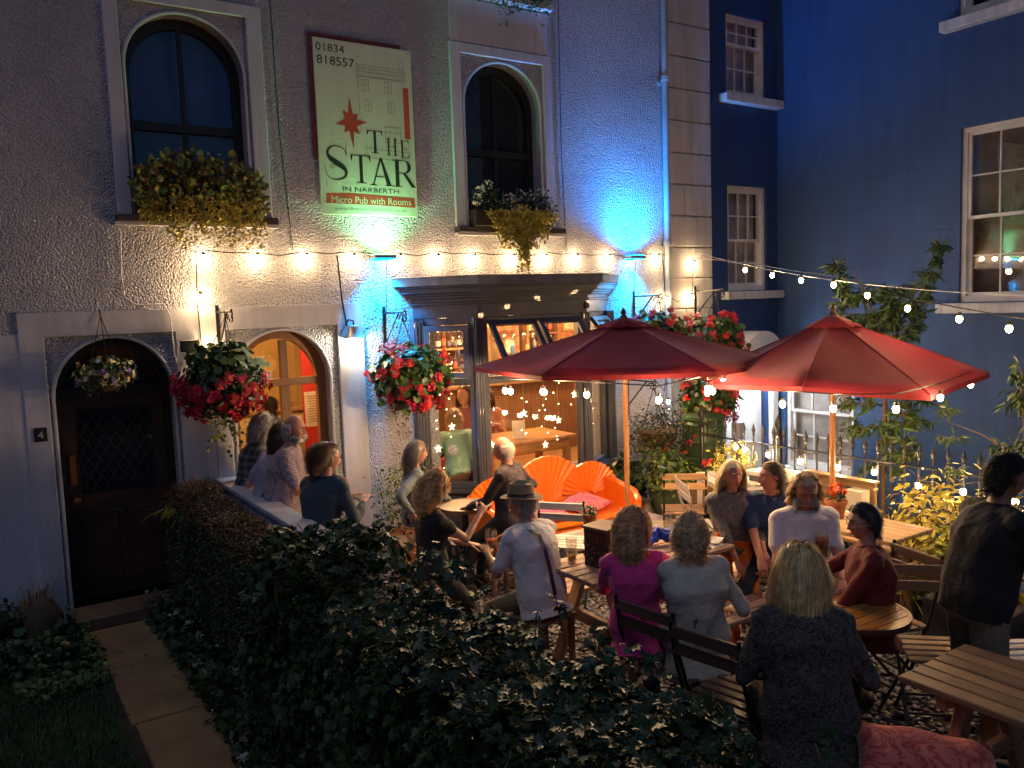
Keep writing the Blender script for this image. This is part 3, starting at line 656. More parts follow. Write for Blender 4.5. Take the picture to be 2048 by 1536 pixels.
rb = random.Random(11); BC = [(.02, .05, .02), (.12, .04, .01), (.3, .28, .22), (.015, .02, .05), (.25, .12, .02), (.05, .01, .02)]
BOT = []
for k, cc in enumerate(BC):
    h = rb.uniform(.22, .31); r_ = rb.uniform(.03, .04)
    b = MB(); b.lathe([(0, 0), (r_, 0), (r_, h*.58), (r_*.75, h*.68), (r_*.36, h*.78), (r_*.34, h*.97), (0, h*.97)], n=10, mi=0)
    b.lathe([(r_*1.02, h*.15), (r_*1.02, h*.45)], n=10, mi=1); b.lathe([(r_*.42, h*.93), (r_*.42, h*1.0), (0, h)], n=8, mi=1)
    me = b.mesh('bottle'); me.materials.append(pmat('bottle_%d' % k, cc, .08, spec=.8, coat=.5)); me.materials.append(pmat('label_%d' % (k % 3), [(.7, .62, .45), (.5, .1, .06), (.1, .12, .2)][k % 3], .6)); BOT.append(me)
ORD = 'first second third fourth fifth sixth seventh eighth ninth tenth'.split()
def bottles(x0, x1, y, z, where, step=.085):
    x = x0; k_ = 0
    while x < x1:
        o = bpy.data.objects.new('bottle', rb.choice(BOT)); COL.objects.link(o); o.location = (x, y+rb.uniform(-.02, .03), z); o.rotation_euler[2] = rb.uniform(0, 6)
        tag(o, 'spirit bottle, %s from the left on the %s' % (ORD[min(k_, 9)], where), 'bottle', 'bottles on the %s' % where); x += step*rb.uniform(.9, 1.15); k_ += 1
zsA = [1.5, 1.83, 2.14]
shelf_unit(5.1, 5.95, zsA); shelf_unit(6.8, 7.4, [1.35, 1.66, 1.97])
for i_, z in enumerate(zsA): bottles(5.2, 5.88, 2.7, z, ['lowest', 'middle', 'top'][i_]+' shelf behind the left panes')
for i_, z in enumerate([1.35, 1.66, 1.97]): bottles(6.88, 7.34, 2.7, z, ['lowest', 'middle', 'top'][i_]+' shelf behind the open top lights', .1)
cnt = empty('bar_counter', 'timber bar counter inside the pub seen through the shop window', 'counter', (5.0, 1.9, .35))
MB().box(0, 2.2, 0, .5, .98, 1.03).build('top', M_SHELF, cnt, bevel=.008); MB().box(.05, 2.15, .06, .46, 0, .979).build('front', wood('counter_front', (.22, .1, .04), 'Z'), cnt)
for x, c_ in ((.15, (.5, .12, .05)), (.35, (.02, .05, .14)), (.62, (.45, .2, .06)), (1.2, (.05, .12, .3)), (1.45, (.55, .25, .1))):
    t_ = empty('beer_tap', 'beer tap on the bar counter, %s badge' % {(.5,.12,.05): 'red', (.02,.05,.14): 'black', (.45,.2,.06): 'brown', (.05,.12,.3): 'blue', (.55,.25,.1): 'orange'}[c_], 'beer tap', (5+x, 2.1, 1.38))
    MB().lathe([(.035, 0), (.03, .02), (.02, .04), (.02, .2), (.03, .22), (.03, .24), (0, .25)], n=12).build('column', pmat('chrome', (.6, .58, .55), .15, metal=1), t_, smooth=True)
    MB().tube([(0, 0, .18), (0, -.06, .19), (0, -.09, .15)], .01, 8).build('spout', MATS['chrome'], t_, smooth=True)
    MB().lathe([(.012, .25), (.02, .3), (.03, .42), (.022, .46), (0, .47)], n=10).build('handle', pmat('badge%d' % int(c_[0]*100), c_, .3), t_, smooth=True)
pf = empty('framed_picture', 'framed print on the ochre wall beside the brick pier', 'picture', (6.1, 2.88, 1.5))
MB().box(-.16, .16, -.03, 0, -.24, .24).build('frame', M_OAK, pf); MB().box(-.13, .13, -.035, -.031, -.21, .21).build('print', pmat('print', (.75, .45, .25), .5, var=.5, vs=14), pf)
for x, z, w_, h_, cc in ((5.0, 2.2, .1, .08, (.6, .5, .35)), (6.12, 2.15, .12, .09, (.5, .45, .4)), (6.53, 2.2, .1, .12, (.2, .15, .1)), (6.53, 1.8, .09, .11, (.7, .6, .45)), (7.6, 2.1, .1, .13, (.65, .5, .35)), (7.62, 1.7, .09, .09, (.3, .2, .12))):
    q_ = empty('framed_picture', '%s framed picture on the back wall near the %s' % ('high small' if z > 2.18 else 'small upper' if z > 2.0 else 'small lower', 'bottle shelves' if x < 5.5 else 'framed print' if x < 6.3 else 'first brick pier' if x < 7 else 'last brick pier'), 'picture', (x, 2.68 if x > 6.3 else 2.89, z)); MB().box(-w_, w_, -.02, 0, -h_, h_).build('frame', pmat('gilt', (.4, .25, .08), .4), q_); MB().box(-w_*.8, w_*.8, -.025, -.021, -h_*.8, h_*.8).build('print', pmat('print_%d' % int(cc[0]*100), cc, .6, var=.5, vs=20), q_)
for k in range(9):
    g_ = empty('wine_glass', 'wine glass hanging %s in the row above the bar counter' % ORD[k], 'glass', (5.3+k*.16, 2.15, 1.98)); MB().lathe([(.03, .13), (.004, .12), (.004, .05), (.03, .02), (.034, -.03), (.028, -.07), (.026, -.07), (.031, -.03), (.002, .045)], n=14).build('bowl', glass_mat('bar_glass', (.95, .9, .85), 6), g_, smooth=True)
gr_ = MB().box(5.2, 6.75, 2.08, 2.22, 2.115, 2.14).build('glass_rack', M_SHELF, label='timber rack of hanging wine glasses above the bar counter', cat='rack')
bottles(5.9, 6.15, 2.15, 1.385, 'bar counter'); bottles(6.65, 7.1, 2.15, 1.385, 'far end of the counter')
# hall: picture, counter, red banner with a notice
bn = MB().box(2.93, 3.12, 1.2, 1.22, .4, 2.02).build('red_banner', pmat('red_cloth', (.55, .03, .02), .7), label='narrow red banner hanging in the lit hall behind the oak doorway', cat='banner')
nt_ = empty('notice', 'pale printed notice pinned over the red banner in the doorway', 'notice', (2.93, .9, 1.22))
MB().box(-.09, .09, 0, .004, 0, .36).build('sheet', pmat('notice_paper', (.72, .6, .42), .7), nt_)
nl = MB(); rt_ = random.Random(5)
for k in range(11):
    w_ = rt_.uniform(.03, .065); nl.box(-w_, w_, -.002, -.0005, .05+k*.026, .058+k*.026)
nl.build('print_lines', pmat('notice_ink', (.35, .16, .08), .7), nt_)
hc = empty('hall_cupboard', 'low cream cupboard with a wooden top inside the lit hall', 'cupboard', (2.2, 1.3, .35))
MB().box(0, .8, 0, .5, 0, 1.0).build('body', MATS['yellow_cream_paint'], hc); MB().box(-.03, .83, -.03, .53, 1.001, 1.04).build('top', M_SHELF, hc, bevel=.006)
hp = empty('hall_poster', 'blue and white poster in the lit hall behind the gold number', 'poster', (2.75, 2.19, 1.75))
MB().box(-.16, .16, -.02, 0, -.14, .16).build('frame', M_UPVC, hp); MB().box(-.14, .14, -.024, -.021, -.12, .14).build('print', pmat('poster_blue', (.15, .35, .6), .5, var=.8, vs=9), hp)
# interior pendant lights
for i_, (x, y, z, e) in enumerate(((4.6, 1.1, 2.3, 34), (5.8, 1.5, 2.35, 44), (7.0, 1.6, 2.35, 40), (2.45, .5, 2.42, 17), (5.45, 2.2, 2.45, 16))):
    pl = empty('pendant_lamp', 'small lit pendant lamp hanging %s' % ['over the window table inside', 'over the bar counter', 'at the far end of the bar room', 'in the hall behind the oak doorway', 'in front of the bottle shelves'][i_], 'pendant lamp', (x, y, z))
    MB().tube([(0, 0, .3), (0, 0, .06)], .004, 5).build('cord', M_BLACK, pl); MB().lathe([(.02, .07), (.03, .05), (.09, .0), (.088, 0), (.028, .048)], n=14).build('shade', pmat('copper', (.5, .2, .08), .3, metal=.8), pl, smooth=True)
    MB().ball((0, 0, -.005), .028, 10).build('bulb', emis('warm_bulb', (1, .68, .34), 30), pl, smooth=True); plight('light', (0, 0, -.05), pl, e, (1, .62, .3), .05)
# glowing paper stars on fairy-light strands hanging inside the panes
M_STAR = emis('star_glow', (1, .75, .4), 1.6); M_FAIRY = emis('fairy_glow', (1, .7, .36), 7)
def star5(r_):
    b = MB(); pts = []
    for k in range(10):
        a = PI/2+k*PI/5; q = r_ if k % 2 == 0 else r_*.42; pts.append((q*math.cos(a), 0, q*math.sin(a)))
    b.add([(0, -.012, 0), (0, .012, 0)]+pts, [(0, 2+k, 2+(k+1) % 10) for k in range(10)]+[(1, 2+(k+1) % 10, 2+k) for k in range(10)]); return b.mesh('star')
sme = star5(.045)
def fairy(x, y, zs, nx):
    f = empty('star_strand', nx, 'fairy lights', (x, y, 2.2)); b = MB(); b.tube([(0, 0, 0), (.01, 0, zs-2.15)], .0018, 4); b.build('wire', pmat('fairy_wire', (.4, .3, .2), .5), f)
    o = link('star', sme if not sme.users else sme.copy(), M_STAR, f); o.location = (.01, 0, zs-2.2)
    rf = random.Random(int(x*100)); z = zs-2.2-.09
    k = 0
    while k < 9: MB().ball((rf.uniform(-.05, .05), rf.uniform(-.03, .03), -rf.uniform(.35, 1.25) * (2.2-zs)), rf.uniform(.004, .007), 5).build('fairy_bulb', M_FAIRY, f); k += 1
for x, y, z, s_ in ((3.98, -.1, 1.2, 'upper of two glowing stars behind the left canted pane'), (3.86, -.02, .98, 'lower left glowing star behind the left canted pane'), (4.32, -.3, 1.0, 'glowing star at the left edge of the big front pane'), (4.72, -.3, 1.28, 'glowing star second from the left in the front pane'), (4.98, -.3, .92, 'low glowing star beside the white menu holder'), (5.16, -.3, 1.16, 'glowing star right of the menu holder'), (5.38, -.3, 1.42, 'high glowing star at the right edge of the front pane'), (5.75, -.12, 1.2, 'glowing star behind the right canted pane')):
    fairy(x, y, z, s_)
tbw = empty('window_table', 'varnished table inside the shop window with a menu holder on it', 'table', (5.0, .35, 0))
MB().box(-.62, .6, -.42, .3, .9, .94).build('tabletop', wood('varnish_pine', (.42, .2, .07), 'X', .25), tbw, bevel=.01); MB().box(-.55, .53, -.36, .22, .8, .899).build('apron', MATS['varnish_pineX'], tbw)
for x in (-.5, .5):
    for y in (-.34, .2): MB().box(x-.035, x+.035, y-.03, y+.03, .35, .8).build('leg', MATS['varnish_pineX'], tbw)
mh = empty('menu_holder', 'white folded menu standing on the table inside the shop window', 'menu', (4.98, .12, .941))
b = MB(); b.obox((-.05, 0, .1), (.004, .13, .2), rotz(.9)); b.obox((.03, 0, .1), (.004, .13, .2), rotz(-.7)); b.build('card', pmat('card_white', (.75, .7, .55), .6), mh)
stk = MB().lathe([(0, 0), (.05, 0), (.05, .003), (.035, .0035), (.034, .004)], n=24, ax=Matrix.Rotation(PI/2, 3, 'X')).build('round_sticker', pmat('sticker', (.45, .47, .5), .5, var=.4, vs=60), smooth=True, label='small round pale sticker on the lower left pane of the shop window', cat='sticker')
stk.location = (3.93, -.215, .99); stk.rotation_euler[2] = -math.atan2(.38, .49)
# ------------------------------------------------------------------ wall spots (up and down lights)
def spot(name, loc, parent, e, col, ang, blend, direction, rad=.03):
    d = bpy.data.lights.new(name, 'SPOT'); d.energy = e; d.color = col; d.spot_size = R(ang); d.spot_blend = blend; d.shadow_soft_size = rad
    o = bpy.data.objects.new(name, d); COL.objects.link(o); o.location = loc; o.parent = parent
    o.rotation_euler = Vector(direction).to_track_quat('-Z', 'Y').to_euler(); return o
def updown(x, lab, cu, cd, eu, ed):
    t = empty('wall_spotlight', lab, 'wall light', (x, -.02, 2.88))
    MB().box(-.11, .11, -.15, -.0, -.012, .022).build('housing', pmat('lamp_grey', (.12, .13, .14), .4, metal=.4), t, bevel=.004)
    MB().box(-.1, .1, -.135, -.02, .023, .028).build('lens', emis('lens_'+lab[:5], cu, 6), t); MB().box(-.1, .1, -.135, -.02, -.02, -.0125).build('lens', emis('lens_d'+lab[:5], cd, 14), t)
    MB().tube([(.06, -.03, -.02), (.05, -.02, -.2), (.04, -.012, -.45), (.03, -.01, -.62)], .004, 5).build('cable', M_BLACK, t)
    spot('uplight', (0, -.13, .04), t, eu, cu, 150, 1., (0, .05, 1)); spot('downlight', (0, -.1, -.03), t, ed, cd, 96, .9, (0, .12, -1))
updown(3.33, 'green and cyan up and down spotlight on the wall below the painted sign', (.26, 1, .42), (.0, .42, 1), 28, 100)
updown(6.47, 'blue up and down spotlight on the wall near the drainpipe', (.0, .28, 1), (.0, .45, 1), 160, 85)
bl = empty('barn_lamp', 'small grey barn lamp with swan neck lit beside the oak doorway', 'wall lamp', (3.0, -.1, 2.14))
MB().lathe([(.03, .12), (.055, .11), (.058, .05), (.095, .0), (.092, 0), (.05, .045)], n=20).build('shade', pmat('lamp_galv', (.4, .42, .42), .35, metal=.6), bl, smooth=True)
MB().tube([(0, 0, .12), (0, .0, .16), (-.03, .04, .17), (-.05, .07, .13)], .008, 8).build('swan_neck', M_IRON, bl, smooth=True)
MB().ball((0, 0, .015), .028, 10).build('bulb', emis('cool_bulb', (1, .86, .62), 30), bl, smooth=True); plight('light', (0, 0, -.03), bl, 6, (1, .85, .6), .03)
# ------------------------------------------------------------------ festoon strings
bulb_me = MB().ball((0, 0, -.05), (.022, .022, .028), 10).mesh('glass'); sock_me = MB().lathe([(.006, .0), (.013, -.003), (.014, -.028), (.01, -.03)], n=8).mesh('socket')
M_BULB = emis('festoon_glow', (1, .66, .3), 26)
for q in bulb_me.polygons: q.use_smooth = True
bulb_me.materials.append(M_BULB); sock_me.materials.append(M_BLACK)
def string(lab, pts, bulbs, e=3.2, cat='string lights', cr=.005, col=(1, .64, .32)):
    """cable through pts; bulbs: list of points hung from it"""
    s_ = empty('string_light', lab, cat, pts[0]); o0 = Vector(pts[0])
    MB().tube([Vector(p)-o0 for p in pts], cr, 5).build('cable', M_BLACK, s_)
    for p in bulbs:
        q = Vector(p)-o0
        k = bpy.data.objects.new('socket', sock_me); COL.objects.link(k); k.location = q; k.parent = s_
        g = bpy.data.objects.new('bulb', bulb_me); COL.objects.link(g); g.location = q; g.parent = s_
        plight('light', q+Vector((0, 0, -.05)), s_, e, col, .034)
    return s_
def sag(a, b, n, d):
    a, b = Vector(a), Vector(b); return [a.lerp(b, t)+Vector((0, 0, -d*4*t*(1-t))) for t in np.linspace(0, 1, n)]
wx = [1.71, 2.16, 2.6, 3.05, 3.52, 3.93, 4.35, 4.82, 5.23, 5.66, 6.12, 6.52, 6.87]
wp = [(1.64, -.05, 2.93)]+[(x+dx, -.07, 2.93+.012*math.sin(x*5)+(-.02 if dx else 0)) for x in wx for dx in (0, .2)]
string('festoon lights strung level along the white wall above the doorway and shop window', wp, [(x, -.085, 2.925) for x in wx], 2.9)
string('short festoon drop hanging down the wall left of the oak doorway', [(1.66, -.05, 2.93), (1.64, -.06, 2.5), (1.65, -.06, 2.1)], [(1.66, -.1, 2.6), (1.69, -.12, 2.16)], 4.5)
string('pair of festoon bulbs on the pale corner pier above the flower baskets', [(6.95, -.05, 2.93), (6.96, -.08, 2.44), (7.15, -.1, 2.36), (7.39, -.1, 2.46), (7.47, -.05, 2.88)], [(6.97, -.1, 2.44), (7.38, -.1, 2.46), (7.45, -.1, 2.86)], 3.2)
def on_plane(a, b, n, sg_):
    return sag(a, b, n, sg_)
c0, c1 = (7.5, -.06, 2.88), (5.75, -4.7, 2.2); cp = sag(c0, c1, 19, -.0)
import itertools
catb = [(7.06, -1.2, 2.73), (6.86, -1.72, 2.65), (6.66, -2.22, 2.58), (6.48, -2.7, 2.52), (6.30, -3.15, 2.42), (6.14, -3.6, 2.31), (6.0, -4.08, 2.23), (5.84, -4.5, 2.17)]
string('festoon lights crossing the yard from the pier past the young tree', [c0]+[(p[0], p[1], p[2]+.03) for p in catb]+[(5.6, -5.3, 2.12)], catb, 2.8)
tw = MB().tube(sag((7.5, -.06, 2.95), (5.62, -5.3, 2.3), 8, .12), .003, 4).build('support_wire', pmat('wire_grey', (.5,.5,.5), .4), label='thin pale catenary wire above the crossing festoon lights', cat='wire')
ub = [(3.64, -1.65, 1.75), (3.74, -1.58, 1.73), (3.84, -1.9, 1.74), (3.89, -1.85, 1.73), (3.94, -2.34, 1.74), (4.11, -2.95, 1.73), (4.61, -2.95, 1.77), (4.67, -2.89, 1.73), (4.77, -2.85, 1.73), (5.0, -2.75, 1.78)]
string('festoon lights clipped under the edge of the left parasol', [(3.6, -1.5, 1.8)]+[(p[0], p[1], p[2]+.05) for p in ub], ub, 11.5)
u2 = [(5.62, -2.58, 1.7), (5.35, -2.79, 1.68), (4.9, -3.4, 1.66), (4.93, -3.8, 1.66), (5.09, -4.16, 1.67), (5.62, -4.16, 1.7), (6.36, -3.98, 1.72)]
string('festoon lights clipped under the edge of the right parasol', [(5.8, -2.4, 1.78)]+[(p[0], p[1], p[2]+.05) for p in u2], u2, 5)
rb_ = [(6.15, -1.85, .99), (6.15, -1.96, .985), (6.15, -2.24, .97), (6.15, -2.6, .96), (6.15, -2.98, .96), (6.15, -3.32, .97), (6.15, -3.7, .92), (6.15, -4.05, .93), (6.15, -4.42, .92), (6.15, -4.85, .93)]
string('festoon lights looped along the black railings', [(6.16, -1.3, 1.04)]+[q for p in rb_ for q in ((p[0], p[1]+.13, 1.02), (p[0], p[1], p[2]+.01))], rb_, 6)
string('glowing festoon bulb between the trailing basket and the water butt', [(6.6, -.1, 1.6), (6.7, -.3, 1.34), (6.95, -.1, 1.5)], [(6.62, -.45, 1.28)], 4.5)
# ------------------------------------------------------------------ cables, camera, hooks on the wall
def cable(pts, r_, m_, name, lab, cat='cable'):
    return MB().tube(pts, r_, 6).build(name, m_, smooth=True, label=lab, cat=cat)
cable([(1.1, -.02, 3.1), (1.08, -.02, 2.75), (1.09, -.03, 2.56), (1.18, -.03, 2.5), (1.38, -.05, 2.5), (1.42, -.055, 2.4), (1.43, -.055, 2.1), (1.46, -.06, 1.95), (1.44, -.06, 1.88), (1.4, -.06, 1.9)], .007, pmat('white_cable', (.6, .6, .6), .5), 'cable', 'loose white cable running down the wall above the dark arched door')
cable([(2.42, -.01, 6), (2.44, -.01, 4), (2.5, -.01, 2.95)], .004, M_BLACK, 'cable', 'thin black cable down the roughcast right of the left upper window')
cable([(5.55, -.01, 6), (5.53, -.01, 4), (5.56, -.01, 2.95)], .004, M_BLACK, 'cable', 'thin black cable down the roughcast right of the right upper window')
cable([(2.9, -.045, 2.9), (2.92, -.05, 2.5), (2.95, -.06, 2.25)], .008, M_IRON, 'conduit', 'thin dark conduit above the small barn lamp', 'conduit')
cv = empty('floodlight', 'small dark security floodlight on the pier between the two doorways', 'floodlight', (1.55, -.04, 2.1))
MB().box(-.075, .075, -.06, -.02, 0, .1).build('head', M_BLACK, cv, bevel=.005); MB().box(-.02, .02, -.04, 0, -.04, 0).build('bracket', M_BLACK, cv); MB().ball((.01, -.045, -.06), .03, 10).build('sensor', M_BLACK, cv, smooth=True)
# ------------------------------------------------------------------ hanging baskets and brackets
def bracket(x, z, lab, y=-.03, L_=.42, arm=True):
    b_ = empty('iron_bracket', lab, 'bracket', (x, y, z)); b = MB()
    b.box(-.014, .014, -.012, 0, -.42, .06)
    b.tube([(0, -.01, 0), (0, -L_, 0)], .009, 6); b.tube([(0, -.01, -.3), (0, -.2, -.12), (0, -.33, -.0)], .008, 6)
    b.build('arm', M_IRON, b_)
    sc = MB(); sc.tube([(0, -L_+.09*math.cos(a)*(1-a/9), -.04+.05*math.sin(a)*(1-a/9)-.02) for a in np.linspace(0, 6.5, 18)], .006, 5); sc.tube([(0, -L_, 0), (0, -L_-.04, .02), (0, -L_-.06, -.02), (0, -L_-.03, -.05)], .007, 5)
    sc.build('scroll', M_IRON, b_); return b_
G1 = pmat('leaf_green', (.05, .1, .022), .45, var=.3, island=.35); G2 = pmat('leaf_dark', (.022, .05, .016), .38, var=.3, island=.35)
G3 = pmat('leaf_lime', (.2, .26, .05), .5, var=.25, island=.3); G4 = pmat('leaf_bronze', (.14, .06, .02), .5, var=.3, island=.4)
FRED = pmat('flower_red', (.5, .012, .035), .6, var=.2, island=.35); FPINK = pmat('flower_scarlet', (.65, .03, .03), .6, var=.2, island=.3)
FWH = pmat('flower_white', (.7, .66, .58), .6, var=.1, island=.15); FYE = pmat('pansy_cream', (.6, .52, .2), .6, var=.3, island=.3); FPUR = pmat('pansy_purple', (.12, .06, .3), .6, var=.3, island=.3)
GYW = pmat('leaf_yellow', (.44, .38, .06), .5, var=.25, island=.35)
def shell_pts(n, c, r, top=1., bot=1., jitter=.15, seedz=None):
    d = rnd_dirs(n); k = 1+np.random.normal(size=n)*jitter
    p = d*np.array(r)*k[:, None]; return p+np.array(c), d
def foliage(name, mats, parent, n, c, r, size, tmpl=LEAF, jit=.15, droop=.5, **k):
    p, d = shell_pts(n, c, r, jitter=jit); nr = d+np.random.normal(size=(n, 3))*.6; nr[:, 2] += .4
    M_ = frames(nr); return scatter(name, tmpl[0], tmpl[1], p, M_, size*np.random.uniform(.6, 1.25, n), mats, parent, **k)
def trails(name, mats, parent, n_tr, c, r, length, size, tmpl=ROUND, per=26, wob=.03):
    P_ = []; 
    for i in range(n_tr):
        a = random.uniform(0, 2*PI); rr_ = r*random.uniform(.4, 1.05); L_ = length*random.uniform(.35, 1)
        x0, y0 = c[0]+rr_*math.cos(a), c[1]+rr_*math.sin(a)*.8; ph = random.uniform(0, 6)
        t = np.random.uniform(0, 1, int(per*L_/length)+2)
        P_.append(np.stack([x0+wob*np.sin(t*7+ph)+np.random.normal(size=len(t))*.012, y0+wob*np.cos(t*6+ph)+np.random.normal(size=len(t))*.012, c[2]-t*L_], 1))
    P_ = np.concatenate(P_); return scatter(name, tmpl[0], tmpl[1], P_, frames(rnd_dirs(len(P_))*.8+np.array([0, -.7, .3])), size*np.random.uniform(.6, 1.3, len(P_)), mats, parent)
def flower_clusters(name, mat, parent, n, c, r, fs, per=14, spread=.03, zr=(-1, 1), jit=.08):
    cc, d = shell_pts(n*3, c, r, jitter=jit); z = d[:, 2]; ok = (z > zr[0]) & (z < zr[1]); cc, d = cc[ok][:n], d[ok][:n]
    P_ = np.repeat(cc, per, 0)+rnd_dirs(len(cc)*per)*spread*np.random.uniform(.5, 1, (len(cc)*per, 1)); N_ = np.repeat(d, per, 0)+rnd_dirs(len(P_))*.5
    return scatter(name, FLOWER[0], FLOWER[1], P_, frames(N_), fs*np.random.uniform(.7, 1.2, len(P_)), mat, parent)
M_COIR = pmat('coir_liner', (.09, .05, .025), .95, var=.3, bump=.8, bs=60)
def basket(loc, r_, lab, hang=.4, style='red', hook=None):
    b_ = empty('hanging_basket', lab, 'hanging basket', loc, group='flower baskets on the pub front')
    MB().lathe([(0, -r_*.62), (r_*.35, -r_*.55), (r_*.55, -r_*.3), (r_*.62, 0), (r_*.5, 0)], n=18).build('bowl', M_COIR, b_, smooth=True)
    top = Vector(hook)-Vector(loc) if hook else Vector((0, 0, hang))
    for k in range(3):
        a = 2*PI*k/3+.5; MB().tube([(r_*.6*math.cos(a), r_*.6*math.sin(a), 0), top], .004, 4).build('chain', M_IRON, b_)
    MB().tube([top, top+Vector((0, 0, .03)), top+Vector((0, .02, .05))], .006, 5).build('hook', M_IRON, b_)
    if style == 'red':
        foliage('foliage', G2, b_, 900, (0, 0, -.02), (r_*.8, r_*.75, r_*.65), .07); foliage('top_leaves', G1, b_, 520, (0, 0, r_*.42), (r_*.6, r_*.55, r_*.35), .08, ROUND)
        flower_clusters('flowers', FRED, b_, 95, (0, 0, -r_*.12), (r_*.98, r_*.93, r_*.75), .027, 18, .04, (-.95, .4)); trails('trailing_stems', G3, b_, 16, (0, 0, -r_*.3), r_*.5, r_*1.5, .028)
    elif style == 'geranium':
        foliage('foliage', G1, b_, 900, (0, 0, -.0), (r_*.85, r_*.8, r_*.6), .07, ROUND); foliage('under_leaves', G2, b_, 500, (0, 0, -r_*.4), (r_*.6, r_*.6, r_*.5), .05)
        flower_clusters('flowers', FPINK, b_, 34, (0, 0, r_*.1), (r_*.98, r_*.93, r_*.78), .024, 24, .04, (-.3, .95)); flower_clusters('lower_flowers', FRED, b_, 46, (r_*.15, 0, -r_*.35), (r_*.88, r_*.85, r_*.65), .026, 16, .04, (-.8, .5))
        trails('trailing_stems', G4, b_, 12, (0, 0, -r_*.4), r_*.45, r_*1.3, .022)
    elif style == 'pansy':
        foliage('foliage', G1, b_, 300, (0, 0, .0), (r_*.75, r_*.7, r_*.5), .05); flower_clusters('cream_pansies', FYE, b_, 34, (0, 0, 0), (r_*.9, r_*.85, r_*.6), .028, 2, .02, (-.7, .9)); flower_clusters('purple_pansies', FPUR, b_, 10, (0, 0, -.03), (r_*.9, r_*.85, r_*.6), .03, 2, .02, (-.8, .4))
        flower_clusters('pale_pansies', FWH, b_, 14, (0, 0, 0), (r_*.92, r_*.85, r_*.6), .026, 2, .02, (-.8, .9))
    elif style == 'trail':
        foliage('foliage', G2, b_, 900, (0, 0, .0), (r_*.95, r_*.9, r_*.75), .045, jit=.2); foliage('bronze_leaves', G4, b_, 500, (0, 0, -.05), (r_*.9, r_*.9, r_*.7), .04)
        trails('trailing_stems', G3, b_, 40, (0, 0, -.05), r_*.9, r_*1.9, .02, per=30); flower_clusters('flowers', FPINK, b_, 8, (.12, -.05, -.1), (r_*.8, r_*.8, r_*.6), .03, 4, .03, (-.6, .4))
    return b_
basket((1.72, -.36, 1.86), .35, 'big hanging basket of dark red flowers left of the oak doorway', style='red', hook=(1.78, -.36, 2.38))
basket((3.42, -.38, 1.78), .36, 'hanging basket of red flowers between the barn lamp and the shop window', style='geranium', hook=(3.36, -.4, 2.3))
basket((6.5, -.45, 1.98), .36, 'hanging basket of pink geraniums right of the shop window, half hidden by the left parasol', style='geranium', hook=(6.5, -.45, 2.4))
basket((7.42, -.4, 1.93), .36, 'hanging basket of red geraniums on the pier, upper of the two there', style='geranium', hook=(7.45, -.42, 2.4))
basket((7.28, -.45, 1.22), .34, 'lower hanging basket of scarlet flowers above the water butt', style='geranium', hook=(7.28, -.4, 1.7))
basket((6.42, -.5, .92), .34, 'brownish green trailing basket between the parasol pole and the water butt', style='trail', hook=(6.4, -.45, 1.42))
basket((.88, -.3, 1.98), .23, 'small basket of cream and purple pansies hanging in front of the dark door', style='pansy', hook=(.9, -.06, 2.42))
bracket(1.80, 2.42, 'iron bracket holding the big basket by the oak doorway'); bracket(3.34, 2.36, 'iron bracket between the barn lamp and the shop window'); bracket(6.5, 2.44, 'scrolled iron bracket under the right blue spotlight')
bracket(7.5, 2.48, 'scrolled iron bracket on the pale corner pier'); bracket(6.38, 1.48, 'scrolled iron bracket above the trailing basket behind the parasol pole'); bracket(7.3, 1.75, 'small iron bracket low on the pier above the water butt')
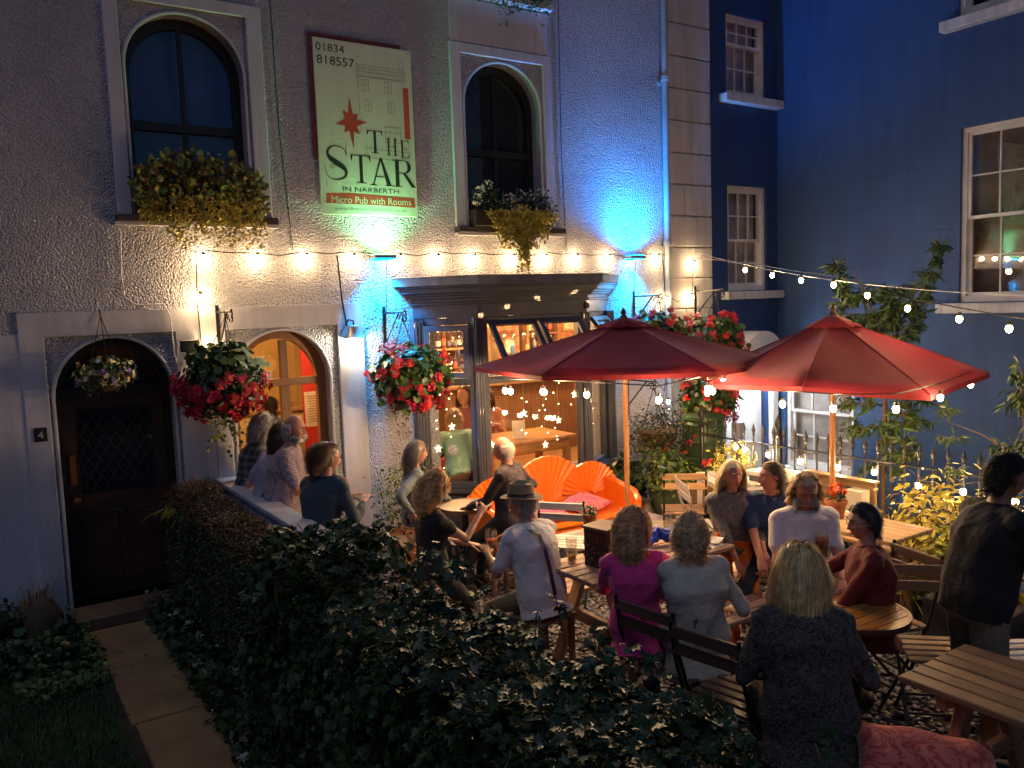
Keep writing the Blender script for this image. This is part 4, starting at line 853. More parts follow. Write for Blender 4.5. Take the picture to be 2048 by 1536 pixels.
# ------------------------------------------------------------------ window boxes
def wbox(x0, x1, z, lab, kind):
    w = empty('window_box', lab, 'window box', ((x0+x1)/2, -.03, z)); h = (x1-x0)/2
    MB().box(-h, h, -.11, .1, 0, .17).build('trough', pmat('trough_dark', (.03, .02, .018), .7), w, bevel=.006)
    if kind == 0:
        n = 1600; p = np.stack([np.random.uniform(-h*1.02, h*1.08, n), np.random.uniform(-.22, .1, n), np.random.beta(2, 1.7, n)*.5+.02], 1)
        p[:, 2] *= 1-.35*(np.abs(p[:, 0]/h))**3
        M_ = frames(rnd_dirs(n)+np.array([0, -.5, .4])); k = n//2
        scatter('foliage', ROUND[0], ROUND[1], p[:k], M_[:k], .055*np.random.uniform(.5, 1.2, k), G3, w); scatter('red_leaves', LEAF[0], LEAF[1], p[k:], M_[k:], .06*np.random.uniform(.6, 1.2, n-k), G4, w)
        q = p[np.random.randint(0, n, 150)]; scatter('pale_flowers', FLOWER[0], FLOWER[1], q+np.array([0, -.03, 0]), frames(rnd_dirs(150)*.6+np.array([0, -1, .2])), .025*np.random.uniform(.7, 1.2, 150), GYW, w)
        for i_ in range(1): 
            P_ = []; 
            for j in range(90):
                a = random.uniform(-h*.9, h*.98); L_ = .34*random.uniform(.3, 1)*(1 if a > -h*.6 else .5); t = np.random.uniform(-.5, 1, 34)
                P_.append(np.stack([a+.03*np.sin(t*7+j)+np.random.normal(size=34)*.014, -.14-.03*np.random.rand(34)+.02*np.sin(t*5), .05-t*L_], 1))
            P_ = np.concatenate(P_); scatter('trailing_foliage', ROUND[0], ROUND[1], P_, frames(rnd_dirs(len(P_))*.8+np.array([0, -.8, .3])), .02*np.random.uniform(.6, 1.4, len(P_)), GYW, w)
    else:
        n = 900; p = np.stack([np.random.uniform(-h, h, n), np.random.uniform(-.2, .1, n), np.random.beta(2, 1.6, n)*.36+.02], 1)
        scatter('foliage', LEAF[0], LEAF[1], p, frames(rnd_dirs(n)+np.array([0, -.4, .5])), .05*np.random.uniform(.6, 1.2, n), G2, w)
        cc = np.array([(-h+.06, -.12, .34), (-h+.16, -.1, .4), (-h+.02, -.1, .26), (-.1, -.14, .28), (-.02, -.16, .2), (.1, -.05, .33), (h-.12, -.08, .36), (h-.02, -.1, .22), (.22, -.1, .33)])
        q = np.repeat(cc, 26, 0)+rnd_dirs(len(cc)*26)*.055; scatter('white_flowers', FLOWER[0], FLOWER[1], q, frames(rnd_dirs(len(q))+np.array([0, -.6, .3])), .017*np.random.uniform(.7, 1.2, len(q)), FWH, w)
        P_ = []
        for j in range(130):
            a = np.random.normal()*.18+.03; L_ = (.62 if abs(a-.05) < .07 else .34)*random.uniform(.4, 1); t = np.random.uniform(-.2, 1, 36)
            P_.append(np.stack([a*(1-.4*np.clip(t, 0, 1))+.02*np.sin(t*8+j)+np.random.normal(size=36)*.014, -.17-.03*np.random.rand(36), .1-t*L_], 1))
        P_ = np.concatenate(P_); scatter('yellow_trailing_foliage', ROUND[0], ROUND[1], P_, frames(rnd_dirs(len(P_))*.8+np.array([0, -.8, .2])), .026*np.random.uniform(.6, 1.3, len(P_)), GYW, w)
wbox(1.22, 2.2, 3.222, 'overflowing window box of bronze and yellow trailing plants on the left upper sill', 0)
wbox(4.34, 5.3, 3.192, 'window box of white flowers and yellow trailing leaves on the right upper sill', 1)
w_ = empty('window_box', 'green plants hanging from the topmost sill at the upper edge of the picture', 'window box', (4.86, -.03, 5.51))
MB().box(-.4, .4, -.1, .1, 0, .16).build('trough', MATS['trough_dark'], w_); foliage('foliage', G1, w_, 700, (0, -.12, .02), (.42, .13, .16), .035); trails('trailing_stems', G1, w_, 26, (.1, -.13, .1), .3, .42, .022)
# ------------------------------------------------------------------ parasols
M_CANV = None
def canvas_mat():
    m, nt, b = new_mat('parasol_canvas'); L = nt.links.new; v = coords(nt)
    n = nd(nt, 'ShaderNodeTexNoise', i_Scale=3., i_Detail=6.); L(v, n.inputs['Vector'])
    col = ramp(nt, n.outputs[0], [(.3, (.22, .004, .015)), (.7, (.28, .007, .021))]); L(col, b.inputs['Base Color'])
    b.inputs['Roughness'].default_value = .75; b.inputs['Sheen Weight'].default_value = .15
    w = nd(nt, 'ShaderNodeTexNoise', i_Scale=500.); L(v, w.inputs['Vector']); bp = nd(nt, 'ShaderNodeBump', i_Strength=.2, i_Distance=.001); L(w.outputs[0], bp.inputs['Height'])
    w2 = nd(nt, 'ShaderNodeTexNoise', i_Scale=2.5, i_Detail=3.); L(v, w2.inputs['Vector']); bp2 = nd(nt, 'ShaderNodeBump', i_Strength=.35, i_Distance=.05); L(w2.outputs[0], bp2.inputs['Height']); L(bp.outputs[0], bp2.inputs['Normal']); L(bp2.outputs[0], b.inputs['Normal'])
    tr = nd(nt, 'ShaderNodeBsdfTranslucent'); tr.inputs[0].default_value = (.42, .012, .03, 1); mx = nd(nt, 'ShaderNodeMixShader'); mx.inputs[0].default_value = .15
    o = nt.nodes['Material Output']; L(b.outputs[0], mx.inputs[1]); L(tr.outputs[0], mx.inputs[2]); L(mx.outputs[0], o.inputs[0]); return m
M_CANV = canvas_mat(); M_SEAM = pmat('canvas_seam', (.2, .006, .014), .8, bump=.3, bs=300, bd=.001); M_POLE = wood('pole_wood', (.26, .12, .045), 'Z', .35)
def parasol(x, y, zt, ze, Rr, angs, lab, zs=None, zb=0):
    nseg = len(angs); angs = [R(a) for a in angs]; rs = [Rr]*nseg; zs = zs or [0]*nseg
    u = empty('parasol', lab, 'parasol', (x, y, zb)); zt -= zb; ze -= zb
    V = [(0, 0, zt)]; Fs = []; nr = 7; ns = 6
    ring = []
    for k in range(nseg):
        a0, a1 = angs[k], angs[(k+1) % nseg]; p0 = Vector((math.cos(a0), math.sin(a0), 0))*rs[k]; p1 = Vector((math.cos(a1), math.sin(a1), 0))*rs[(k+1) % nseg]
        for j in range(ns):
            t = j/ns; e = p0.lerp(p1, t); e = e*(1-.035*math.sin(PI*t)); ring.append((e, math.sin(PI*t), zs[k]*(1-t)+zs[(k+1) % nseg]*t))
    N_ = len(ring)
    for i in range(1, nr+1):
        f = i/nr
        for e, sgt, dz in ring:
            z = zt-(zt-ze)*(f**1.05) + dz*f - .018*sgt*math.sin(PI*f)*1.4 - (.012*sgt*f)
            V.append((e.x*f, e.y*f, z))
    for j in range(N_): Fs.append((0, 1+(j+1) % N_, 1+j))
    for i in range(nr-1):
        for j in range(N_): Fs.append((1+i*N_+j, 1+i*N_+(j+1) % N_, 1+(i+1)*N_+(j+1) % N_, 1+(i+1)*N_+j))
    o0_ = 1+(nr-1)*N_; hb = MB(); hv = [V[o0_+j] for j in range(N_)]; hv2 = [(x*1.002, y*1.002, z-.035) for x, y, z in hv]; hb.add(hv+hv2, [(j, (j+1) % N_, N_+(j+1) % N_, N_+j) for j in range(N_)]); ho = hb.build('hem', M_SEAM, u, fix=False); hm_ = ho.modifiers.new('s', 'SOLIDIFY'); hm_.thickness = .003
    b = MB(); b.add(V, Fs); c_ = b.build('canopy', M_CANV, u, smooth=True, fix=False); sm = c_.modifiers.new('s', 'SOLIDIFY'); sm.thickness = .003
    v = MB(); vv = [(0, 0, zt+.045)]+[(e.x*.2, e.y*.2, zt-(zt-ze)*.2+.03+.008*math.sin(j*2.1)) for j, (e, s_, dz) in enumerate(ring)]
    v.add(vv, [(0, 1+(j+1) % N_, 1+j) for j in range(N_)]); vo = v.build('vent_cap', M_CANV, u, smooth=True, fix=False); vm = vo.modifiers.new('s', 'SOLIDIFY'); vm.thickness = .003
    for k in range(nseg):
        a = angs[k]; e = Vector((math.cos(a), math.sin(a), 0))*rs[k]
        sq = [Vector((e.x*f, e.y*f, zt-(zt-ze)*(f**1.05)+zs[k]*f+.0035)) for f in np.linspace(.17, 1, 9)]; MB().tube(sq, .0045, 5).build('seam', M_SEAM, u, smooth=True)
        MB().bar((0, 0, zt-.03), (e.x*.985, e.y*.985, ze-.012+zs[k]), .014, .02).build('rib', M_POLE, u)
        MB().bar((0, 0, zt-.42), (e.x*.5, e.y*.5, zt-(zt-ze-zs[k])*.5-.03), .012, .016).build('strut', M_POLE, u)
    MB().tube([(0, 0, 0), (0, 0, zt-.0)], .024, 14).build('pole', M_POLE, u, smooth=True)
    MB().lathe([(.03, -.03), (.034, 0), (.02, .02), (.026, .04), (.02, .06), (.008, .075), (0, .08)], (0, 0, zt+.04), 14).build('finial', pmat('dark_finial', (.05, .02, .015), .4), u, smooth=True)
    MB().lathe([(.03, -.04), (.045, -.03), (.045, .02), (.03, .03)], (0, 0, zt-.43), 12).build('hub', M_POLE, u, smooth=True)
    return u
parasol(4.86, -1.73, 2.213, 1.85, 1.33, (10, 75, 145, 201, 259, 312), 'dark red parasol over the orange bench, lower of the two')
parasol(5.98, -3.05, 2.188, 1.711, 1.124, (25, 70, 115, 160, 205, 250, 295, 340), 'red parasol behind the far picnic table, in front of the young tree', zs=[0, 0, 0, 0, .03, -.05, .04, .01])
# ------------------------------------------------------------------ railings, light well, board and meters
M_RAIL = pmat('railing_black', (.014, .014, .016), .4, metal=.2)
rl = empty('iron_railing', 'black iron railings with spear tips in front of the blue house', 'railing', (6.22, 0, 0))
for z in (1.0, .12): MB().bar((0, -1.32, z), (0, -6.2, z), .03, .012).build('rail', M_RAIL, rl)
barm = MB(); barm.tube([(0, 0, -.25), (0, 0, 1.06)], .009, 6); barm.lathe([(.009, 1.06), (.016, 1.075), (.01, 1.085), (.02, 1.12), (.0, 1.19)], n=6); bme = barm.mesh('bar'); bme.materials.append(M_RAIL)
y = -1.42
while y > -6.2:
    o = bpy.data.objects.new('bar', bme); COL.objects.link(o); o.location = (0, y, 0); o.parent = rl; y -= .118
for y in (-1.34, -2.3): 
    b = MB(); b.tube([(0, y, -.25), (0, y, 1.08)], .02, 8); b.lathe([(.02, 1.08), (.035, 1.1), (.02, 1.12), (.012, 1.15), (.032, 1.2), (.025, 1.24), (.0, 1.3)], (0, y, 0), 10); b.build('post', M_RAIL, rl, smooth=True)
MB().box(6.14, 6.3, -7, -1.2, -.7, -.02).build('area_wall', render_mat('kerb_render', (.3, .3, .3)), kind='structure')
MB().box(7.06, 7.14, -1.1, -.98, -.1, 1.0).build('grey_post', pmat('grey_post', (.2, .22, .28), .5), label='grey square post between the water butt and the railings', cat='post', bevel=.006)
mb_ = empty('meter_board', 'brown wooden board with two meter boxes fixed to the railings behind the right parasol pole', 'meter board', (6.1, -2.7, .5))
MB().box(.0, .03, -.66, 0, 0, .33).build('board', wood('board_brown', (.2, .12, .05), 'Y'), mb_); MB().box(-.03, .05, -.67, .01, .331, .35).build('cap', wood('board_brown', (.2,.12,.05), 'Y'), mb_)
for y0, nm, c_ in ((-.62, 'pale', (.4, .38, .33)), (-.44, 'dark', (.06, .06, .07))):
    k = MB().box(-.13, -.002, y0, y0+.15, .1, .28).build('meter_box', pmat('meter_'+nm, c_, .5), mb_, bevel=.008)
    MB().tube([(-.06, y0+.05, .1), (-.05, y0+.04, -.1), (-.02, y0, -.3)], .014, 6).build('pipe', M_IRON, mb_); MB().tube([(-.06, y0+.1, .1), (-.05, y0+.13, -.1), (-.02, y0+.12, -.35)], .012, 6).build('pipe', M_IRON, mb_)
sb = empty('storage_box', 'dark storage box with a pale lid by the railings behind the bearded man', 'box', (5.95, -2.55, .5))
MB().box(-.18, .1, -.25, .22, -.0, .3).build('body', pmat('box_dark', (.05, .055, .07), .5), sb, bevel=.01); MB().box(-.2, .12, -.27, .24, .301, .34).build('lid', pmat('box_lid', (.45, .44, .38), .4), sb, bevel=.01)
for x, y_ in ((-.15, -.2), (.07, .18)): MB().box(x-.02, x+.02, y_-.02, y_+.02, -.5, 0).build('leg', M_IRON, sb)
# water butt
wb = empty('water_butt', 'tall ribbed dark green plastic water butt with lid by the drainpipe', 'water butt', (7.0, -.62, 0))
pr = [(.2, 0), (.225, .02)]; z = .05
while z < .98:
    r_ = .225+.03*math.sin(PI*min(1, (z+.1)/1.15)); pr += [(r_, z), (r_, z+.13), (r_+.012, z+.14), (r_+.012, z+.155), (r_-.004, z+.165)]; z += .19
pr += [(.225, 1.0), (.24, 1.01), (.24, 1.04)]
M_BUTT = pmat('butt_green', (.045, .085, .03), .38, var=.12, bump=.1, bs=12)
MB().lathe(pr, n=40).build('barrel', M_BUTT, wb, smooth=True); MB().lathe([(.245, 1.02), (.245, 1.05), (.21, 1.07), (.2, 1.065), (.15, 1.085), (.14, 1.078), (.06, 1.09), (0, 1.09)], n=40).build('lid', M_BUTT, wb, smooth=True)
MB().lathe([(.02, 0), (.02, .04), (0, .04)], (.0, -.25, .15), 8, ax=Matrix.Rotation(PI/2, 3, 'X')).build('tap', M_IRON, wb)
# ------------------------------------------------------------------ picnic tables
M_TW = 'picnic_wood'; TC = (.27, .155, .08)
plank_cache = {}
def plank(name, parent, c, size, rot=None, axis='X', col=(M_TW, TC)):
    key = (tuple(round(s_, 3) for s_ in size), axis, col[0])
    if key not in plank_cache:
        b = MB(); b.obox((0, 0, 0), size); me = b.mesh(name); me.materials.append(wood(col[0], col[1], axis)); plank_cache[key] = me
    o = bpy.data.objects.new(name, plank_cache[key]); COL.objects.link(o); o.parent = parent; o.location = c
    if rot: o.rotation_euler = rot
    b = o.modifiers.new('b', 'BEVEL'); b.width = .005; b.segments = 1
    o.location.z += rr.uniform(-.0015, .0015); return o
def picnic(lab, cx, cy, L_, w, rz, col=(M_TW, TC), n=6, bench=(True, True), seat_off=.2):
    """a-frame picnic table; long axis along local x"""
    t = empty('picnic_table', lab, 'picnic table', (cx, cy, 0), rz, 'picnic tables in the gravel yard')
    pw = w/n
    for k in range(n): plank('tabletop_plank', t, (0, -w/2+pw*(k+.5), .735), (L_, pw-.009, .03), col=col)
    for s_ in (-1, 1):
        plank('cross_brace', t, (s_*(L_/2-.18), 0, .69), (.04, w*.94, .06), axis='Y', col=col)
        plank('seat_bearer', t, (s_*(L_/2-.22), 0, .385), (.04, w+2*seat_off+.5, .075), axis='Y', col=col)
        for q in (-1, 1):
            a = math.atan2(.3, .7); plank('leg', t, (s_*(L_/2-.18-.042), q*(w*.28+.12), .36), (.045, .08, .8), (q*a, 0, 0), axis='Z', col=col)
    for q, on_ in ((-1, bench[0]), (1, bench[1])):
        if on_:
            for k in range(3): plank('bench_plank', t, (0, q*(w/2+seat_off+.045+k*.09), .435), (L_, .082, .03), col=col)
    return t
picnic('picnic table carrying the log planter, in front of the woman in pink', 3.56, -3.34, 1.22, .52, 0, (M_TW, (.42, .27, .19)), seat_off=.12)
picnic('far picnic table by the leafy shrubs, beside the right parasol', 5.235, -3.5, 1.4, .52, PI/2, (M_TW+'b', (.36, .23, .12)), n=6, bench=(True, True), seat_off=.22)
picnic('empty picnic table in the near right corner of the yard', 3.505, -5.95, 1.25, .55, PI/2, (M_TW+'c', (.36, .2, .09)), n=6, bench=(True, True), seat_off=.13)
tt = empty('slatted_table', 'grey white slatted table behind the blonde woman, near the railings', 'table', (5.8, -2.18, 0), R(-28))
for k in range(6): plank('slat', tt, (-.25+k*.1, 0, .74), (.088, .62, .02), axis='Y', col=('grey_slat', (.5, .5, .48)))
for x in (-.27, .27): 
    for y_ in (-.27, .27): MB().box(x-.02, x+.02, y_-.02, y_+.02, 0, .729).build('leg', M_UPVC, tt)
MB().box(-.28, .28, -.3, .3, .69, .728).build('frame', M_UPVC, tt)
# pallet coffee tables and bench
def pallet(lab, x0, x1, y0, y1, z, ax='X'):
    p = empty('pallet_table', lab, 'pallet table', ((x0+x1)/2, (y0+y1)/2, 0), group='low pallet tables in front of the orange bench'); W_, D_ = x1-x0, y1-y0; n = max(3, int(D_/.095))
    for k in range(n): plank('board', p, (0, -D_/2+D_/n*(k+.5), z-.012), (W_, D_/n-.012, .02), col=('pallet_grey', (.36, .34, .31)))
    for x in (-W_/2+.04, 0, W_/2-.04): plank('bearer', p, (x, 0, z-.065), (.07, D_, .08), axis='Y', col=('pallet_grey', (.36, .34, .31)))
    for x in (-W_/2+.04, 0, W_/2-.04):
        for y_ in (-D_/2+.05, D_/2-.05): MB().box(x-.04, x+.04, y_-.04, y_+.04, 0, z-.106).build('block', wood('pallet_grey', (.36,.34,.31), 'X'), p)
pallet('low grey pallet table left part, in front of the orange bench', 3.98, 4.62, -2.05, -1.55, .38); pallet('low grey pallet table right part, near the parasol pole', 4.65, 5.3, -2.05, -1.5, .385)
# round tables
def round_table(lab, x, y, z, r_, col, rim, ribs=True):
    t = empty('round_table', lab, 'round table', (x, y, 0)); n = 8
    for k in range(n):
        y0, y1 = -r_+2*r_*k/n+.003, -r_+2*r_*(k+1)/n-.003; pts = []
        for q in np.linspace(y0, y1, 6): pts.append((math.sqrt(max(0, (r_-.012)**2-q*q)), q))
        for q in np.linspace(y1, y0, 6): pts.append((-math.sqrt(max(0, (r_-.012)**2-q*q)), q))
        MB().ext([pts], (0, 0, z-.02), (1,0,0), (0,1,0), (0, 0, .02)).build('tabletop_slat', wood(col[0], col[1], 'X', .3), t)
    b = MB(); a = np.linspace(0, 2*PI, 49)
    b.lathe([(r_-.012, -.028), (r_+.006, -.028), (r_+.006, .002), (r_-.012, .002), (r_-.012, -.028)], (0, 0, z), 48); b.build('rim', pmat(rim[0], rim[1], .3, metal=.5), t, smooth=True)
    MB().lathe([(0, -.035), (r_-.03, -.035), (r_-.03, -.022), (0, -.022)], (0, 0, z), 32).build('underside', M_BLACK, t)
    MB().tube([(0, 0, .03), (0, 0, z-.03)], .03, 16).build('column', M_BLACK, t, smooth=True)
    for k in range(4):
        a = k*PI/2+.4; MB().tube([(0, 0, .1), (.12*math.cos(a), .12*math.sin(a), .06), (.27*math.cos(a), .27*math.sin(a), .015)], .018, 8).build('foot', M_BLACK, t, smooth=True)
round_table('round orange brown slatted bistro table on a black column behind the woman in grey knitwear', 3.74, -4.78, .75, .26, ('bistro_teak', (.42, .17, .04)), ('rim_dark', (.1, .06, .04)))
round_table('small round wooden table behind the woman with curly blonde hair', 3.42, -1.3, .72, .22, ('bistro_pale', (.3, .2, .12)), ('rim_brown', (.2, .12, .07)))
# folding chairs
def chair(lab, x, y, h, col, metal=M_IRON, z=0):
    """bistro folding chair; h = heading (degrees clockwise from +y) the sitter faces"""
    c = empty('folding_chair', lab, 'folding chair', (x, y, z), -R(h), 'slatted folding chairs in the yard')
    for k in range(5): plank('seat_slat', c, (0, -.14+k*.072, .45), (.38, .055, .016), col=col)
    for zz_ in (.72, .81): plank('back_slat', c, (0, -.235-(zz_-.72)*.2, zz_), (.40, .016, .06), col=col)
    for s_ in (-1, 1):
        MB().tube([(s_*.185, .2, .0), (s_*.185, -.15, .44), (s_*.185, -.225, .66), (s_*.185, -.26, .86)], .0105, 6).build('back_leg', metal, c)
        MB().tube([(s_*.165, -.22, .0), (s_*.165, .16, .44)], .0105, 6).build('front_leg', metal, c)
    MB().tube([(-.165, -.1, .14), (.165, -.1, .14)], .008, 6).build('stretcher', metal, c); MB().tube([(-.185, .1, .125), (.185, .1, .125)], .008, 6).build('stretcher', metal, c)
    return c
CW = ('chair_white', (.55, .54, .52)); CB = ('chair_brown', (.13, .07, .045)); CT = ('chair_teak', (.33, .2, .1))
chair('white slatted folding chair under the bald man\'s hand', 3.98, -2.02, 52, CW)
chair('dark brown folding chair right behind the woman in pink', 3.02, -4.2, 82, CB)
chair('dark brown folding chair with an empty seat beside the woman in grey knitwear', 3.0, -4.62, 80, CB)
chair('empty folding chair with pale seat between the round table and the near picnic table', 4.28, -4.92, 225, CT)
chair('folding chair with pale slats in front of the ivy planter', 5.42, -1.86, 40, CT)
chair('folding chair with silvery metal rails left of the blonde woman', 5.22, -2.4, 120, ('chair_grey', (.4, .4, .4)), pmat('bright_metal', (.5, .5, .52), .3, metal=.8))
chair('pale slatted folding chair at the right edge behind the standing man', 4.62, -5.25, 215, CW)
chair('dark folding chair carrying the man in the red jumper', 4.42, -4.5, -75, CB)
# orange shell-back bench
M_ORA = pmat('orange_paint', (.8, .17, .01), .35, var=.08, bump=.15, bs=9, coat=.2)
of = empty('orange_bench', 'bright orange shell backed garden bench against the shop window', 'bench', (4.6, -.85, 0), R(-4))
def fan(cx, cz, r_, y, name='backrest', ribs=17, a0=8, a1=172):
    f = MB(); V_ = []; n = ribs*4; F_ = []
    for lay in (0, 1):
        for i in range(n+1):
            a = R(a0+(a1-a0)*i/n); rib = abs(((i/4.0) % 1)-.5)*2
            for j in range(5):
                q = .12+.88*j/4; V_.append((cx+r_*q*math.cos(a)*(1+.015*rib*(j == 4)), y+(.028 if lay else 0)-(.016*rib*q if not lay else 0)-.04*q*q*0, cz+r_*q*math.sin(a)*(1+.015*rib*(j == 4))))
    st_ = (n+1)*5
    for i in range(n):
        for j in range(4):
            a_ = i*5+j; F_.append((a_, a_+1, a_+6, a_+5)); F_.append((st_+a_, st_+a_+5, st_+a_+6, st_+a_+1))
        F_.append((i*5+4, st_+i*5+4, st_+i*5+9, i*5+9))
    f.add(V_, F_); return f.build(name, M_ORA, of, smooth=True)
fan(.08, .42, .47, .12); fan(.58, .44, .34, .10); fan(-.5, .42, .34, .10)
MB().box(-.8, .82, .12, .17, .3, .62).build('back_panel', M_ORA, of, bevel=.02); MB().box(-.8, .82, -.42, .14, .29, .36).build('seat', M_ORA, of, bevel=.03)
MB().box(-.78, .8, -.40, .1, .13, .289).build('apron', M_ORA, of, bevel=.02)
for s_ in (-1, 1):
    x = s_*.78; MB().ext([[(-.42, .14), (.14, .14), (.16, .6), (.0, .62), (-.38, .56), (-.45, .48), (-.46, .25)]], (x-.035, 0, 0), (0,1,0), (0,0,1), (.07, 0, 0)).build('arm', M_ORA, of, bevel=.02)
    for y_ in (-.36, .1): MB().box(x-.03, x+.03, y_-.03, y_+.03, 0, .14).build('leg', M_ORA, of)
def cushion(lab, loc, size, rot, mat):
    n = 14; V_ = []; F_ = []
    for s_ in (1, -1):
        for i in range(n+1):
            for j in range(n+1):
                u, v = i/n*2-1, j/n*2-1; h = (1-abs(u)**2.6)*(1-abs(v)**2.6); px = 1-.06*(1-abs(v)**2)*abs(u); py = 1-.06*(1-abs(u)**2)*abs(v)
                V_.append((u*size[0]*px, v*size[1]*py, s_*size[2]*(max(0, h)**.55)+.006*math.sin(7*u+3*v)))
    o_ = (n+1)**2
    for i in range(n):
        for j in range(n):
            a = i*(n+1)+j; F_.append((a, a+n+1, a+n+2, a+1)); F_.append((o_+a, o_+a+1, o_+a+n+2, o_+a+n+1))
    b = MB(); b.add(V_, F_); o = b.build('cushion', mat, smooth='all', label=lab, cat='cushion'); o.location = loc; o.rotation_euler = rot
    me = o.data; bm = bmesh.new(); bm.from_mesh(me); bmesh.ops.remove_doubles(bm, verts=bm.verts, dist=.0008); bm.to_mesh(me); bm.free()
    return o
def floral(name, c1_, c2_, sc=9):
    m, nt, b = new_mat(name); L = nt.links.new; v = coords(nt); n = nd(nt, 'ShaderNodeTexNoise', i_Scale=float(sc), i_Detail=2., i_Distortion=2.2); L(v, n.inputs['Vector'])
    L(ramp(nt, n.outputs[0], [(.46, c1_), (.5, c2_), (.56, c2_), (.6, c1_)]), b.inputs['Base Color']); b.inputs['Roughness'].default_value = .85; b.inputs['Sheen Weight'].default_value = .2
    n2 = nd(nt, 'ShaderNodeTexNoise', i_Scale=260.); L(v, n2.inputs['Vector']); bp = nd(nt, 'ShaderNodeBump', i_Strength=.3, i_Distance=.001); L(n2.outputs[0], bp.inputs['Height']); L(bp.outputs[0], b.inputs['Normal']); return m
FPK = floral('pink_damask', (.62, .11, .17), (.7, .3, .34), 12); FCO = floral('coral_damask', (.75, .17, .12), (.5, .05, .045), 8)
cushion('pink patterned cushion lying on the orange bench seat', (4.95, -1.0, .43), (.22, .2, .055), (R(8), R(-4), R(20)), FPK)
cushion('second pink patterned cushion low on the left of the orange bench', (4.45, -1.05, .42), (.2, .19, .05), (R(4), R(3), R(-8)), FPK)
cushion('coral patterned cushion on the bench in the bottom right corner', (3.04, -5.57, .53), (.27, .2, .075), (R(6), R(4), R(-52)), FCO)
# ------------------------------------------------------------------ things on the tables
M_BEERGL = glass_mat('beer_glass', (.93, .93, .9), 3.0)
def pint(lab, x, y, z, h=.15, r_=.042, fill=.3, beer=(.55, .3, .06), tulip=False):
    g = empty('pint_glass' if not tulip else 'wine_glass', lab, 'glass', (x, y, z))
    if tulip:
        MB().lathe([(0, 0), (.035, 0), (.034, .004), (.005, .01), (.004, .08), (.03, .1), (.042, .14), (.036, .2), (.034, .2), (.04, .14), (.028, .103), (0, .085)], n=20).build('bowl', M_BEERGL, g, smooth=True)
        MB().lathe([(0, .09), (.026, .104), (.037, .135), (0, .135)], n=18).build('wine', pmat('rose_wine', (.6, .12, .08), .1), g, smooth=True)
    else:
        MB().lathe([(0, 0), (r_*.8, 0), (r_, h), (r_-.003, h), (r_*.8-.003, .012), (0, .012)], n=24).build('bowl', M_BEERGL, g, smooth=True)
        MB().lathe([(0, .013), (r_*.8-.004, .013), (r_*(.8+.2*fill)-.004, h*fill), (0, h*fill)], n=20).build('beer', pmat('beer_%d' % int(beer[0]*100), beer, .1, trans=.5), g, smooth=True)
    return g
pint('tall straight glass with a little pale beer on the left picnic table', 3.10, -3.2, .752, .16, .036, .3, (.6, .42, .12))
pint('handled pint of dark beer held in front of the man in the red jumper', 4.28, -4.18, .78, .15, .045, .8, (.28, .07, .02))
pint('wine glass on the table between the curly haired woman and the man in the hat', 2.8, -2.72, .72, tulip=True)
pint('empty pint glass on the picnic table behind the short haired woman', 4.02, -3.12, .752, .15, .042, .1, (.5, .4, .2))
pint('second empty pint glass near the blonde woman\'s knees', 4.1, -3.2, .752, .14, .04, .12, (.5, .4, .2))
pint('small tumbler with ice near the blonde woman\'s knees', 4.06, -3.3, .752, .11, .036, .5, (.5, .3, .1))
pint('pint glass on the pallet table behind the short haired woman', 4.5, -1.95, .40, .15, .042, .1, (.5, .4, .2))
pl_ = empty('log_planter', 'square planter faced with dark log slices on the left picnic table', 'planter', (3.24, -3.36, .751), R(10))
MB().box(-.09, .09, -.09, .09, 0, .24).build('box', pmat('bark_dark', (.05, .028, .018), .9), pl_)
lg = MB(); rl_ = random.Random(4)
for k in range(170):
    s_ = rl_.choice([0, 1, 2, 3]); a, z_ = rl_.uniform(-.085, .085), rl_.uniform(.01, .235); r_ = rl_.uniform(.007, .013); d = .091
    c_ = [(a, -d, z_), (d, a, z_), (a, d, z_), (-d, a, z_)][s_]; ax_ = Matrix.Rotation([PI/2, PI/2, -PI/2, -PI/2][s_], 3, 'X' if s_ in (0, 2) else 'Y')
    lg.lathe([(r_, -.004), (r_, .006), (0, .0065)], c_, 7, ax=ax_)
lg.build('log_slice_face', pmat('log_slice', (.11, .06, .04), .8, var=.4, vs=40), pl_, kind='stuff'); MB().box(-.1, .1, -.1, .1, .24, .255).build('rim', wood('planter_rim', (.16, .09, .05), 'X'), pl_)
fp = empty('flower_pot', 'terracotta pot with a small succulent above the log planter', 'flower pot', (3.99, -1.86, .39)); fp.location = (4.3, -1.75, .39)
def pot(p, r_, h, mat=None): return MB().lathe([(0, 0), (r_*.68, 0), (r_*.95, h*.8), (r_*1.05, h*.8), (r_*1.08, h), (r_*.95, h), (r_*.9, h*.9), (0, h*.9)], n=22).build('pot', mat or pmat('terracotta', (.32, .11, .05), .75, bump=.2), p, smooth=True)
fp.location = (3.37, -3.1, .753); pot(fp, .052, .1); foliage('succulent', G1, fp, 60, (0, 0, .11), (.045, .045, .03), .04)
fp.location = (3.72, -2.62, .75)
bg_ = empty('blue_bag', 'crumpled bright blue bag on the picnic table between two women', 'bag', (3.78, -3.3, .752))
b = MB(); rv = random.Random(8)
for k in range(7): b.ball((rv.uniform(-.09, .09), rv.uniform(-.07, .07), .05+rv.uniform(0, .05)), (rv.uniform(.05, .09), rv.uniform(.04, .07), rv.uniform(.04, .07)), 12)
BAGB = b
ph = empty('phone', 'phone with a lit cyan screen on the picnic table beside the blue bag', 'phone', (3.62, -3.38, .76), R(30)); MB().box(-.035, .035, -.07, .07, -.004, .004).build('case', M_BLACK, ph, bevel=.003); MB().box(-.031, .031, -.064, .064, .0041, .005).build('screen', emis('screen_glow', (.08, .6, .8), 1.5), ph)
